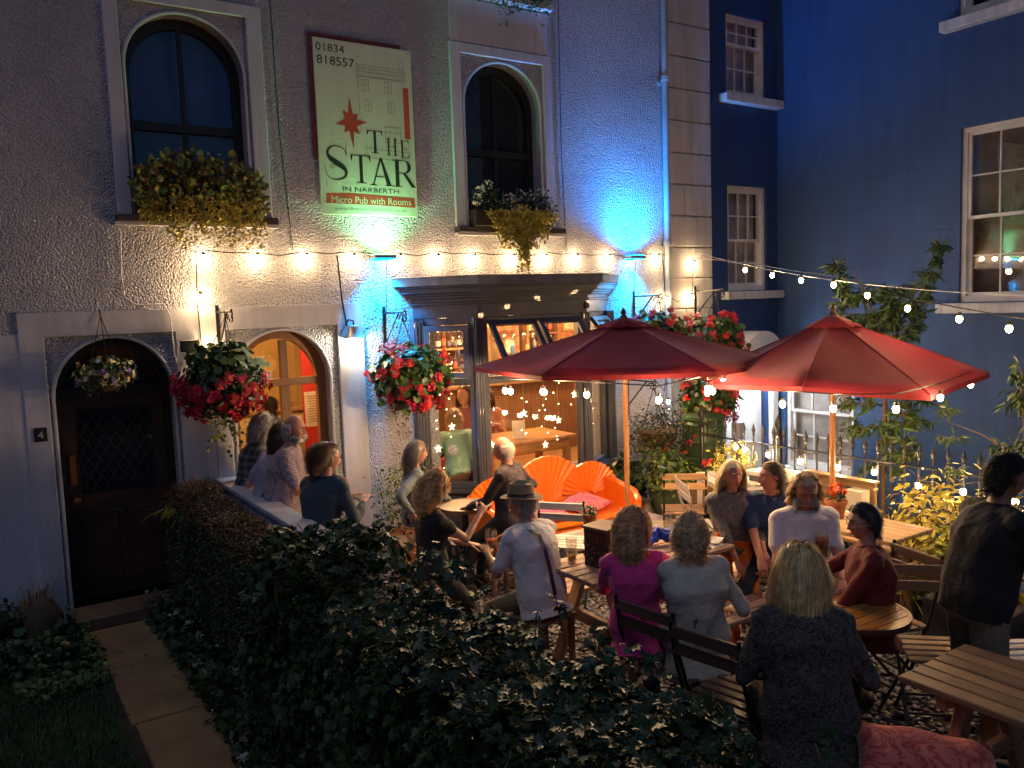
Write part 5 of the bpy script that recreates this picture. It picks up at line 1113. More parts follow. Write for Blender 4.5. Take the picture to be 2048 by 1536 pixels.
lf = MB(); lf.obox((0, 0, 0), (.13, .2, .003), Matrix.Rotation(.1, 3, 'X')); lf.obox((.03, .02, .008), (.12, .18, .003), Matrix.Rotation(-.12, 3, 'Y')@rotz(.4)); o = lf.build('leaflet', pmat('leaflet', (.6, .58, .52), .5, var=.5, vs=16), label='folded leaflet on the end of the picnic table by the orange trousers', cat='leaflet'); o.location = (4.04, -3.47, .765)
fo = empty('flower_pot', 'brown pot with orange flowers behind the man in the red jumper', 'flower pot', (5.25, -3.6, .751)); pot(fo, .075, .13); flower_clusters('flowers', pmat('flower_orange', (.7, .12, .02), .6, island=.3), fo, 12, (0, 0, .2), (.05, .05, .04), .022, 6, .02); foliage('leaves', G2, fo, 50, (0, 0, .15), (.05, .05, .03), .04)
tk = empty('menu_card', 'small white card standing on the far picnic table', 'card', (5.1, -3.2, .751)); MB().obox((0, 0, .05), (.004, .07, .1), rotz(.5)).build('card', MATS['card_white'], tk)
# ------------------------------------------------------------------ planters by the wall
iv = empty('planter', 'green planter with tumbling ivy below the trailing basket', 'planter', (6.02, -1.02, 0)); MB().lathe([(0, 0), (.15, 0), (.19, .42), (.2, .42), (.2, .46), (.17, .46), (0, .42)], n=20).build('tub', pmat('tub_green', (.06, .085, .05), .5), iv, smooth=True)
foliage('foliage', G1, iv, 700, (0, 0, .58), (.2, .2, .22), .05, IVY, jit=.2); foliage('light_leaves', G3, iv, 260, (0, -.04, .56), (.22, .2, .22), .045, IVY)
iv2 = empty('planter', 'square stone planter with leafy plant right of the orange bench', 'planter', (5.78, -.62, 0)); MB().box(-.14, .14, -.14, .14, 0, .26).build('tub', pmat('stone_tub', (.25, .22, .17), .8, bump=.4), iv2, bevel=.01); foliage('foliage', G2, iv2, 420, (0, 0, .44), (.2, .18, .22), .08, ROUND, jit=.2)
ch = empty('milk_churn', 'old metal milk churn on the gravel right of the orange bench', 'milk churn', (5.75, -1.0, 0)); MB().lathe([(0, 0), (.085, 0), (.09, .02), (.09, .2), (.05, .28), (.05, .31), (.065, .34), (.055, .34), (0, .31)], n=22).build('body', pmat('churn_metal', (.3, .28, .24), .45, metal=.7, var=.3), ch, smooth=True); MB().tube([(.055, 0, .26), (.1, 0, .27), (.09, 0, .18)], .007, 6).build('handle', M_IRON, ch)
MB().box(6.12, 7.0, -.1, -.002, -.02, .38).build('wall_plinth', M_SMOOTH, kind='structure', bevel=.01)
lp = empty('potted_shrub', 'green shrub in a brown pot below the roughcast wall left of the shop window', 'shrub', (3.3, -.4, 0)); pot(lp, .17, .32); foliage('foliage', G1, lp, 600, (0, 0, .62), (.26, .24, .32), .045, jit=.25); foliage('tips', G3, lp, 220, (0, -.03, .7), (.28, .25, .3), .04)
pb = empty('planter', 'planter of red geraniums along the railings behind the dark haired man', 'planter', (6.0, -1.95, 0))
MB().box(-.12, .1, -.75, .45, .3, .52).build('trough', wood('trough_wood', (.2, .14, .08), 'Y'), pb, bevel=.006)
for y_ in (-.7, .4): MB().box(-.1, .08, y_-.03, y_+.03, 0, .3).build('leg', wood('trough_wood', (.2, .14, .08), 'Z'), pb)
foliage('foliage', G3, pb, 480, (0, -.2, .6), (.12, .6, .14), .05, ROUND, jit=.2); flower_clusters('geranium_heads', FPINK, pb, 12, (-.02, -.2, .68), (.13, .62, .15), .022, 20, .035, (-.2, 1)); foliage('pale_shrub', GYW, pb, 420, (.0, .0, .84), (.17, .17, .15), .04, jit=.2)
# ------------------------------------------------------------------ young trees and shrubs along the railings
M_BARK = wood('bark', (.15, .09, .045), 'Z', .8)
def young_tree(lab, x, y, stems, clumps, leafm, lsize=.1):
    t = empty('young_tree', lab, 'tree', (x, y, 0)); b = MB()
    for s_ in stems: b.tube([Vector(p) for p in s_[0]], s_[1], 7)
    b.build('trunk', M_BARK, t, smooth=True); P_ = []; D_ = []
    br = MB()
    for (cx, cy, cz, r_, n, dz) in clumps:
        for k in range(max(3, n//9)):
            d = rnd_dirs(1)[0]; d[2] = abs(d[2])*.5+dz; d /= np.linalg.norm(d); L_ = r_*random.uniform(.7, 1.25); o0 = np.array((cx, cy, cz))
            pts = [o0+d*L_*t_+np.array((0, 0, -.25*L_*t_*t_)) for t_ in np.linspace(0, 1, 5)]; br.tube([tuple(p) for p in pts], [.005, .004, .003, .002, .0015], 4)
            for t_ in np.linspace(.2, 1.05, 10): P_.append(o0+d*L_*t_+np.array((0, 0, -.25*L_*t_*t_))+np.random.normal(size=3)*.012); e = np.random.normal(size=3)*.5+d*.4; e[2] -= .7; D_.append(e)
    br.build('twigs', M_BARK, t, kind='stuff'); P_ = np.array(P_); D_ = np.array(D_); D_ /= np.linalg.norm(D_, axis=1, keepdims=True)
    # leaves hang: +y of the template follows D_
    rn = rnd_dirs(len(P_)); X_ = np.cross(D_, rn); X_ /= np.linalg.norm(X_, axis=1, keepdims=True); Z_ = np.cross(X_, D_); M_ = np.stack([X_*.6, D_, Z_], 2)
    scatter('crown', LEAF[0], LEAF[1], P_, M_, lsize*np.random.uniform(.7, 1.2, len(P_)), leafm, t)
    return t
cl = []
rt2 = random.Random(2)
for k in range(9): cl.append((rt2.uniform(-.12, .14), -.05+rt2.uniform(-.16, .3), 1.98+.05*k, .14, 90, .3))
for k in range(6): cl.append((.02, .36+.02*k, 2.1+.1*k, .11-.006*k, 46, .5))
for k in range(7): cl.append((.02, -.2-.04*k, 2.1+.1*k, .12-.012*k, 40, .5))
for k in range(12): cl.append((rt2.uniform(-.12, .12), rt2.uniform(-.26, .26), 1.1+.055*k, .15, 80, .1))
for k in range(3): cl.append((0, rt2.uniform(-.1, .1), .98, .12, 30, 0))
tr1 = young_tree('young tree with a slender trunk and long leaves rising behind the right parasol', 7.02, -2.86, [([(0, 0, -.32), (.02, .02, .9), (.0, 0, 1.5), (.02, .03, 2.0), (.02, .2, 2.4), (0, .3, 2.6)], [.022, .019, .016, .012, .007, .003]), ([(.02, .02, 1.7), (.02, -.1, 2.1), (.02, -.28, 2.5), (0, -.3, 2.6)], [.012, .009, .005, .002])], cl, G1, .08)
tr1.location.z = -.384; tr1.scale = (1.16,)*3
cl = []
for k in range(10): cl.append((rt2.uniform(-.1, .1), -.05+rt2.uniform(-.14, .28), 1.28+.055*k, .14, 56, .1))
for k in range(5): cl.append((.02, rt2.uniform(-.2, .25), 1.0+.07*k, .1, 30, -.1))
cl += [(.0, .62, 1.28, .09, 22, .1), (.0, .58, 1.05, .1, 26, .1), (.0, .66, 1.5, .04, 10, .1)]
young_tree('second young tree with two thin stems at the right edge behind the standing man', 6.05, -4.62, [([(0, .06, 0), (.0, .03, .7), (.02, .1, 1.3), (0, .14, 1.8)], [.02, .018, .013, .005]), ([(0, -.1, 0), (0, -.06, .8), (0, -.04, 1.4), (0, -.05, 1.9)], [.02, .018, .013, .004]), ([(0, .1, 1.2), (0, .4, 1.35), (0, .66, 1.42)], [.006, .004, .002])], cl, G1, .078)
def shrub(lab, loc, r_, n, m_, tmpl=LEAF, sz=.07, name='shrub'):
    s_ = empty(name, lab, 'shrub', loc); st_ = MB()
    for k in range(7):
        a = random.uniform(0, 6.28); st_.tube([(0, 0, 0), (r_[0]*.4*math.cos(a), r_[1]*.4*math.sin(a), r_[2]*.9), (r_[0]*.7*math.cos(a), r_[1]*.7*math.sin(a), r_[2]*1.6)], .005, 4)
    st_.build('stems', M_BARK, s_); foliage('foliage', m_, s_, n, (0, 0, r_[2]), r_, sz, tmpl, jit=.28); return s_
shrub('yellow variegated shrub glowing under the festoon lights by the railings', (5.95, -3.95, .1), (.2, .3, .4), 1500, GYW, LEAF, .07)
shrub('variegated shrub partly hidden behind the standing man', (5.95, -4.55, .1), (.22, .3, .36), 1000, GYW, LEAF, .07)
shrub('low green shrub in front of the yellow variegated shrub', (5.82, -4.0, 0), (.18, .26, .3), 700, G3, LEAF, .05)
gt = empty('ornamental_grass', 'tuft of arching yellow grass at the foot of the young tree', 'grass tuft', (5.9, -3.62, .1))
def tuft(p, n, L_, m_, w=.012, spread=.6, name='blades'):
    d = rnd_dirs(n); d[:, 2] = np.abs(d[:, 2])+spread; d /= np.linalg.norm(d, axis=1, keepdims=True); V_ = []; T_ = []
    for i in range(n):
        o0 = np.array((random.gauss(0, .05), random.gauss(0, .07), 0)); l = L_*random.uniform(.5, 1.1); s_ = np.cross(d[i], (0, 0, 1)); s_ /= np.linalg.norm(s_)+1e-6; hx = np.array((d[i][0], d[i][1], 0)); b0 = len(V_)
        for j in range(6):
            t_ = j/5; c_ = o0+d[i]*l*t_+hx*l*.5*t_*t_+np.array((0, 0, -.55*l*t_*t_)); ww = w*(1-t_)*.5+.0008; V_ += [c_-s_*ww, c_+s_*ww]
            if j: k = b0+2*(j-1); T_ += [(k, k+1, k+3), (k, k+3, k+2)]
    return tri_mesh(name, V_, T_, m_, p)
tuft(gt, 420, .5, GYW)
g2 = empty('ornamental_grass', 'tuft of arching grass at the foot of the second young tree', 'grass tuft', (5.85, -4.9, .05)); tuft(g2, 260, .5, G3)
MB().box(5.62, 6.12, -5.6, -3.35, -.02, .16).build('raised_bed', M_SOIL, kind='structure')
pp = MB().box(5.35, 5.7, -4.75, -4.2, -.0, .3).build('trough_planter', pmat('dark_planter', (.03, .028, .035), .6), label='dark rectangular planter under the variegated shrubs', cat='planter', bevel=.01)
# ------------------------------------------------------------------ white ramp wall and bits by the left door
MB().box(1.70, 1.84, -3.0, -.04, -.02, .96).build('garden_wall', M_SMOOTH, label='white rendered low wall running from the oak doorway into the yard', cat='wall')
MB().box(1.685, 1.855, -3.02, -.04, .961, 1.0).build('coping', M_SMOOTH, bpy.data.objects['garden_wall'], bevel=.006)
sk = empty('plant_sack', 'brown sack of dry sticks leaning beside the dark door', 'sack', (.28, -.35, 0))
b = MB(); b.lathe([(0, 0), (.13, .0), (.16, .1), (.15, .24), (.12, .34), (.1, .36), (.08, .3), (0, .28)], n=14)
for i_, v in enumerate(b.V): b.V[i_] = (v[0]*(1+.12*math.sin(v[2]*31+v[1]*20)), v[1]*(1+.14*math.sin(v[2]*24+v[0]*33)), v[2]+.03*math.sin(v[0]*30))
b.build('sack', pmat('jute', (.12, .085, .055), .9, var=.3, bump=.5, bs=40), sk, smooth='all')
b = MB()
for k in range(14): a = random.uniform(0, 6.28); b.tube([(.04*math.cos(a), .04*math.sin(a), .25), (.15*math.cos(a)+random.gauss(0, .02), .12*math.sin(a), .42+random.uniform(-.06, .08))], .006, 5)
b.build('sticks', pmat('dry_stick', (.3, .2, .12), .8), sk)
bp_ = empty('flower_pot', 'black round pot beside the brown sack at the left wall', 'flower pot', (.02, -.42, 0)); pot(bp_, .15, .26, M_BLACK); foliage('leaves', G2, bp_, 160, (0, 0, .3), (.15, .15, .08), .05)
# ------------------------------------------------------------------ people
def remesh(mb, vox, smooth=3, fac=.5):
    me = mb.mesh('tmp'); o = bpy.data.objects.new('tmp', me); COL.objects.link(o)
    r_ = o.modifiers.new('r', 'REMESH'); r_.mode = 'VOXEL'; r_.voxel_size = vox
    if smooth: s_ = o.modifiers.new('s', 'SMOOTH'); s_.factor = fac; s_.iterations = smooth
    dg = bpy.context.evaluated_depsgraph_get(); m2 = bpy.data.meshes.new_from_object(o.evaluated_get(dg))
    n = len(m2.vertices); co = np.zeros(n*3, np.float32); m2.vertices.foreach_get('co', co); no = np.zeros(n*3, np.float32); m2.vertices.foreach_get('normal', no)
    q = np.zeros(len(m2.polygons)*4, np.int32)
    tot = np.zeros(len(m2.polygons), np.int32); m2.polygons.foreach_get('loop_total', tot)
    if (tot == 4).all(): m2.polygons.foreach_get('vertices', q); q = q.reshape(-1, 4)
    else: q = np.array([list(p.vertices)+([p.vertices[2]] if len(p.vertices) == 3 else []) for p in m2.polygons], np.int32)
    bpy.data.objects.remove(o); bpy.data.meshes.remove(me); bpy.data.meshes.remove(m2)
    return co.reshape(-1, 3), q, no.reshape(-1, 3)
def capsule(b, p0, p1, r0, r1, n=12):
    p0, p1 = Vector(p0), Vector(p1); d = (p1-p0); L_ = d.length; d.normalize()
    pts = [p0-d*r0*.98, p0-d*r0*.7, p0, p0.lerp(p1, .33), p0.lerp(p1, .66), p1, p1+d*r1*.7, p1+d*r1*.98]
    mid = lambda t: r0+(r1-r0)*t
    b.tube(pts, [r0*.2, r0*.71, r0, mid(.33)*1.03, mid(.66)*1.01, r1, r1*.71, r1*.2], n)
def loft(b, rings, n=24, ex=2.4):
    V_ = []
    for c, ax, ay in rings:
        c, ax, ay = Vector(c), Vector(ax), Vector(ay)
        for k in range(n):
            a = 2*PI*k/n; ca, sa = math.cos(a), math.sin(a)
            V_.append(c+ax*math.copysign(abs(ca)**(2/ex), ca)+ay*math.copysign(abs(sa)**(2/ex), sa))
    F_ = [(i*n+k, i*n+(k+1) % n, (i+1)*n+(k+1) % n, (i+1)*n+k) for i in range(len(rings)-1) for k in range(n)]
    F_ += [tuple(range(n-1, -1, -1)), tuple(range((len(rings)-1)*n, len(rings)*n))]; b.add(V_, F_)
# head sculpt -----------------------------------------------------
def head_base(sub=5):
    bm = bmesh.new(); bmesh.ops.create_icosphere(bm, subdivisions=sub, radius=1); d = np.array([v.co[:] for v in bm.verts]); f = np.array([[v.index for v in p.verts] for p in bm.faces]); bm.free()
    return d, f
HD, HF = head_base(5)
def head_shape(d):
    x, y, z = d[:, 0], d[:, 1], d[:, 2]; g = lambda v, c, s_: np.exp(-((v-c)/s_)**2)
    P_ = np.stack([x*.076, y*.094, z*.118], 1); lo = np.clip(-z, 0, 1)
    P_[:, 0] *= 1-.3*lo**1.5; P_[:, 0] *= 1+.03*g(z, .25, .4)
    P_[:, 1] = np.where(y > 0, P_[:, 1]*(1-.06*(1-lo)), P_[:, 1]*(1-.45*lo))
    fr = y > 0; X_, Z_ = P_[:, 0], P_[:, 2]
    w = np.where(fr, 1., 0.)
    dy = .004*g(Z_, .034, .01)*g(X_, 0, .05) - .0105*(g(X_, .031, .0155)+g(X_, -.031, .0155))*g(Z_, .014, .014)
    nose = np.interp(Z_, [-.042, -.034, -.026, -.01, .012, .03], [0, .014, .026, .018, .008, 0])*g(X_, 0, np.interp(Z_, [-.034, .01], [.0125, .0085]))
    nose += .008*(g(X_, .012, .006)+g(X_, -.012, .006))*g(Z_, -.031, .007)
    lips = .006*g(X_, 0, .021)*(g(Z_, -.053, .0055)+g(Z_, -.065, .006)) - .004*g(X_, 0, .024)*g(Z_, -.0592, .003)
    chin = .009*g(X_, 0, .022)*g(Z_, -.094, .016); chk = .004*(g(X_, .045, .018)+g(X_, -.045, .018))*g(Z_, -.016, .018) - .003*g(X_, 0, .02)*g(Z_, -.078, .008)
    P_[:, 1] += w*(dy+nose+lips+chin+chk); return P_
HV = head_shape(HD)
def vnorm(V_, F_):
    n = np.zeros_like(V_); fn = np.cross(V_[F_[:, 1]]-V_[F_[:, 0]], V_[F_[:, 2]]-V_[F_[:, 0]])
    for k in range(3): np.add.at(n, F_[:, k], fn)
    return n/(np.linalg.norm(n, axis=1, keepdims=True)+1e-9)
HN = vnorm(HV, HF)
def ear_pts():
    b = MB()
    for s_ in (1, -1):
        b.ball((s_*.077, -.008, .0), (.008, .019, .032), 12, rot=rotz(-s_*.35)); b.ball((s_*.083, -.014, .008), (.006, .018, .024), 10, rot=rotz(-s_*.35)); b.ball((s_*.078, -.004, -.024), (.007, .010, .011), 8)
    return np.array([v[:] for v in map(Vector, b.V)]), b.F
EARV, EARF = ear_pts()
EARQ = np.array([list(f) if len(f) == 4 else list(f)+[f[-1]] for f in EARF])
# hand templates: wrist at origin, fingers +y, palm faces -z, thumb +x
def hand(curl):
    b = MB(); loft(b, [((0, -.01, 0), (.024, 0, 0), (0, 0, .017)), ((0, .02, 0), (.03, 0, 0), (0, 0, .016)), ((0, .06, 0), (.039, 0, 0), (0, 0, .014)), ((0, .088, -.002), (.038, 0, 0), (0, 0, .011))], 14)
    for k, (x, L_, r_) in enumerate(((.029, .072, .0088), (.010, .082, .0092), (-.010, .076, .0088), (-.028, .060, .0078))):
        p = Vector((x, .085, 0)); a = -.1; sp = x*1.2
        for j, f in enumerate((.45, .32, .23)):
            a -= curl*(.55+.25*j)+.04*k*curl; q = p+Vector((sp*.2, math.cos(a)*L_*f, math.sin(a)*L_*f)); capsule(b, p, q, r_*(1-.09*j), r_*(1-.09*(j+1)), 8); p = q
    p = Vector((.026, .02, -.004)); 
    for d, r_ in ((Vector((.028, .03, -.012)), .0125), (Vector((.012, .03, -.01-.01*curl)), .0105), (Vector((-.002*curl, .024, -.008-.012*curl)), .0092)): q = p+d; capsule(b, p, q, r_, r_*.9, 8); p = q
    v, q, n = remesh(b, .0034, 2); return v, q
HAND = {'open': hand(.35), 'grip': hand(1.15)}
def skin(name, c): return pmat(name, c, .5, var=.14, vs=14, sub=.12, bump=.12, bs=90, bd=.002)
SK = skin('skin_fair', (.52, .27, .19)); SKR = skin('skin_ruddy', (.48, .2, .135)); SKT = skin('skin_tan', (.38, .19, .12))
def ik(a, b_, l1, l2, pole):
    a, b_, pole = Vector(a), Vector(b_), Vector(pole); d = b_-a; D = min(d.length, (l1+l2)*.999); d.normalize(); b_ = a+d*D
    x = (l1*l1-l2*l2+D*D)/(2*D); h = math.sqrt(max(0, l1*l1-x*x)); pp = pole-d*pole.dot(d)
    pp = pp.normalized() if pp.length > 1e-5 else Vector((0, 0, -1)); return a+d*x+pp*h, b_
def tomat(y_, z_):
    y_ = Vector(y_).normalized(); z_ = Vector(z_); x_ = y_.cross(z_); x_.normalize(); z_ = x_.cross(y_); return Matrix((x_, y_, z_)).transposed()
def fabric(name, kind, c1_, c2_=None, sc=40, rough=.85, sheen=.03):
    if name in MATS: return MATS[name]
    m, nt, b = new_mat(name); L = nt.links.new; v = coords(nt); b.inputs['Roughness'].default_value = rough; b.inputs['Sheen Weight'].default_value = sheen
    n = nd(nt, 'ShaderNodeTexNoise', i_Scale=5., i_Detail=4.); L(v, n.inputs['Vector'])
    base = ramp(nt, n.outputs[0], [(.3, tuple(x*.85 for x in c1_)), (.7, c1_)])
    if kind in ('check', 'plaid', 'stripe'):
        sp = nd(nt, 'ShaderNodeSeparateXYZ'); L(v, sp.inputs[0]); fs = []
        for ax in ((0, 2) if kind != 'stripe' else (2,)):
            mu = nd(nt, 'ShaderNodeMath', operation='MULTIPLY'); mu.inputs[1].default_value = sc; fr = nd(nt, 'ShaderNodeMath', operation='FRACT'); gt_ = nd(nt, 'ShaderNodeMath', operation='GREATER_THAN'); gt_.inputs[1].default_value = .7 if kind == 'check' else .62
            L(sp.outputs[ax], mu.inputs[0]); L(mu.outputs[0], fr.inputs[0]); L(fr.outputs[0], gt_.inputs[0]); fs.append(gt_)
        if len(fs) == 2: mxx = nd(nt, 'ShaderNodeMath', operation='ADD'); L(fs[0].outputs[0], mxx.inputs[0]); L(fs[1].outputs[0], mxx.inputs[1]); hf = nd(nt, 'ShaderNodeMath', operation='MULTIPLY'); hf.inputs[1].default_value = .5 if kind == 'plaid' else .6; hf.use_clamp = True; L(mxx.outputs[0], hf.inputs[0]); fac = hf.outputs[0]
        else: fac = fs[0].outputs[0]
        mm = nd(nt, 'ShaderNodeMix', data_type='RGBA'); L(fac, mm.inputs[0]); L(base, mm.inputs[6]); mm.inputs[7].default_value = rgba(c2_); base = mm.outputs[2]
    elif kind == 'mohair':
        n2 = nd(nt, 'ShaderNodeTexNoise', i_Scale=55., i_Detail=5., i_Distortion=1.5); L(v, n2.inputs['Vector']); base = ramp(nt, n2.outputs[0], [(.4, c1_), (.62, c2_)])
    L(base, b.inputs['Base Color'])
    w = nd(nt, 'ShaderNodeTexNoise', i_Scale=(260. if kind != 'mohair' else 90.), i_Detail=3.); L(v, w.inputs['Vector']); bp = nd(nt, 'ShaderNodeBump', i_Strength=(.25 if kind != 'mohair' else .9), i_Distance=(.0015 if kind != 'mohair' else .008)); L(w.outputs[0], bp.inputs['Height'])
    w2 = nd(nt, 'ShaderNodeTexNoise', i_Scale=9., i_Detail=4., i_Distortion=.8); L(v, w2.inputs['Vector']); bp2 = nd(nt, 'ShaderNodeBump', i_Strength=.8, i_Distance=.022); L(w2.outputs[0], bp2.inputs['Height']); L(bp.outputs[0], bp2.inputs['Normal']); L(bp2.outputs[0], b.inputs['Normal'])
    MATS[name] = m; return m
def hair_mat(name, c):
    if name in MATS: return MATS[name]
    m = pmat(name, c, .42, var=.25, vs=20, island=.38, spec=.45, sheen=.1); return m
def mesh_join(parts):
    V_ = []; Q_ = []; o = 0
    for v, q in parts:
        q = np.asarray(q)
        if q.shape[1] == 3: q = np.concatenate([q, q[:, 2:3]], 1)
        V_.append(v); Q_.append(q+o); o += len(v)
    return np.concatenate(V_), np.concatenate(Q_)
def poly_obj(name, V_, Q_, mats, parent, smooth=True, **tg):
    """quads, with repeated last index meaning a triangle"""
    V_ = np.asarray(V_, np.float32); Q_ = np.asarray(Q_, np.int32); me = bpy.data.meshes.new(name); tri = Q_[:, 2] == Q_[:, 3]
    tot = np.where(tri, 3, 4).astype(np.int32); start = np.concatenate([[0], np.cumsum(tot)[:-1]]).astype(np.int32)
    mask = np.ones(Q_.shape, bool); mask[tri, 3] = False; lv = Q_[mask]
    me.vertices.add(len(V_)); me.vertices.foreach_set('co', V_.ravel()); me.loops.add(len(lv)); me.loops.foreach_set('vertex_index', lv.astype(np.int32)); me.polygons.add(len(Q_)); me.polygons.foreach_set('loop_start', start)
    try: me.polygons.foreach_set('loop_total', tot)
    except Exception: pass
    me.update(calc_edges=True); me.validate(); return link(name, me, mats, parent, 'all' if smooth else False, **tg)
def folds(co, no, amp, seed=0, sc=1.):
    r_ = np.random.RandomState(seed); d = np.zeros(len(co))
    for k in range(9):
        f = r_.uniform(14, 55)*sc; w = r_.normal(size=3)*np.array([1, 1, .45]); w /= np.linalg.norm(w); ph = r_.uniform(0, 6); a = 12/(f/sc)*.5
        wob = np.sin(co @ (r_.normal(size=3)*8)+ph)*1.2
        d += a*(1-np.abs(np.sin(co @ (w*f)*.5+ph+wob)))*2-a
    return co+no*(d*amp*.017)[:, None]
def strands(style, n, L_, width, curl=0, cfreq=30, puff=.012, mask=None, grav=1., part=0, seed=1, back=.0, npt=12, clump=1):
    """hair ribbons rooted on the scalp, in head space"""
    r_ = np.random.RandomState(seed); d = r_.normal(size=(n*4//clump, 3)); d /= np.linalg.norm(d, axis=1, keepdims=True)
    ok = mask(d); d = d[ok][:n//clump]; n = len(d); p = head_shape(d); nrm = p/np.array([.076, .094, .118])**2; nrm /= np.linalg.norm(nrm, axis=1, keepdims=True)
    L_ = L_*r_.uniform(.68, 1.12, n); v = nrm*.4+np.array([0, -.25-back, -.05]); v[:, 0] += np.clip((p[:, 0]-part)/.03, -1, 1)*.3*np.clip(p[:, 1]/.05+.6, 0, 1); step = L_/(npt-1)
    pts = [p.copy()]; cur = p.copy(); lay = r_.uniform(.3, 1, n)*puff+.004
    for k in range(1, npt):
        v = v+np.array([0, -.04*back, -.42*grav]); v /= np.linalg.norm(v, axis=1, keepdims=True); cur = cur+v*step[:, None]
        q = cur/(np.array([.076, .094, .118])+lay[:, None]); rr_ = np.linalg.norm(q, axis=1); ins = rr_ < 1
        cur[ins] = (q[ins]/rr_[ins][:, None])*(np.array([.076, .094, .118])+lay[ins][:, None])
        low = cur[:, 2] < -.1
        nk = np.hypot(cur[:, 0], cur[:, 1]+.02); bad = low & (nk < .07); f = (.07+lay)/np.maximum(nk, .01); cur[bad, 0] *= f[bad]; cur[bad, 1] = (cur[bad, 1]+.02)*f[bad]-.02
        fc = (cur[:, 1] > .015) & (cur[:, 2] < .06) & (np.abs(cur[:, 0]) < .074); cur[fc, 0] = np.where(cur[fc, 0] >= 0, .074, -.074)*r_.uniform(.97, 1.1, fc.sum())
        pts.append(cur.copy())
    P_ = np.stack(pts, 1)      # n,npt,3
    if clump > 1: P_ = np.repeat(P_, clump, 0); n = len(P_)
    t = np.linspace(0, 1, npt)[None]
    if curl:
        ph = np.repeat(r_.uniform(0, 6.28, n//clump), clump)[:, None]+r_.normal(size=(n, 1))*.35; fq = cfreq*np.repeat(r_.uniform(.7, 1.3, n//clump), clump)[:, None]; am = curl*np.minimum(1, t*3)*r_.uniform(.8, 1.15, (n, 1))
        e1 = np.repeat(rnd_dirs(n//clump), clump, 0)[:, None]; tn = np.gradient(P_, axis=1); tn /= np.linalg.norm(tn, axis=2, keepdims=True)+1e-9; e1 = e1-tn*(e1*tn).sum(2, keepdims=True); e1 /= np.linalg.norm(e1, axis=2, keepdims=True)+1e-9; e2 = np.cross(tn, e1)
        P_ = P_+e1*(am*np.cos(ph+fq*t))[..., None]+e2*(am*np.sin(ph+fq*t))[..., None]
    if clump > 1: P_ = P_+(r_.normal(size=(n, 1, 3))*(.006 if curl > .008 else .007))*(1-.55*t[..., None])
    P_ = P_+np.cumsum(r_.normal(size=P_.shape)*.0011, 1)
    tn = np.gradient(P_, axis=1); out = P_*np.array([1, 1, .4]); sd = np.cross(tn, out); sd /= np.linalg.norm(sd, axis=2, keepdims=True)+1e-9
    w = width*(1-.75*t**2)[..., None]; A = P_-sd*w; B = P_+sd*w; V_ = np.stack([A, B], 2).reshape(n, -1, 3); T_ = []
    for k in range(npt-1): a = 2*k; T_.append((a, a+1, a+3, a+2))
    T_ = np.array(T_)[None]+(np.arange(n)*npt*2)[:, None, None]; return V_.reshape(-1, 3), T_.reshape(-1, 4)
def shell_cap(mask_fn, off, noise_a=.0, seed=3, vec=None):
    m_ = mask_fn(HD); f = HF[m_[HF].all(1)]; us = np.unique(f); mp = -np.ones(len(HD), int); mp[us] = np.arange(len(us)); r_ = np.random.RandomState(seed)
    o = off+noise_a*np.sin(HV[us] @ (r_.normal(size=3)*120))*np.sin(HV[us] @ (r_.normal(size=3)*160)); V_ = HV[us]+HN[us]*o[:, None]
    if vec is not None: V_ = V_+np.array(vec)
    return V_, np.concatenate([mp[f], mp[f][:, 2:3]], 1)
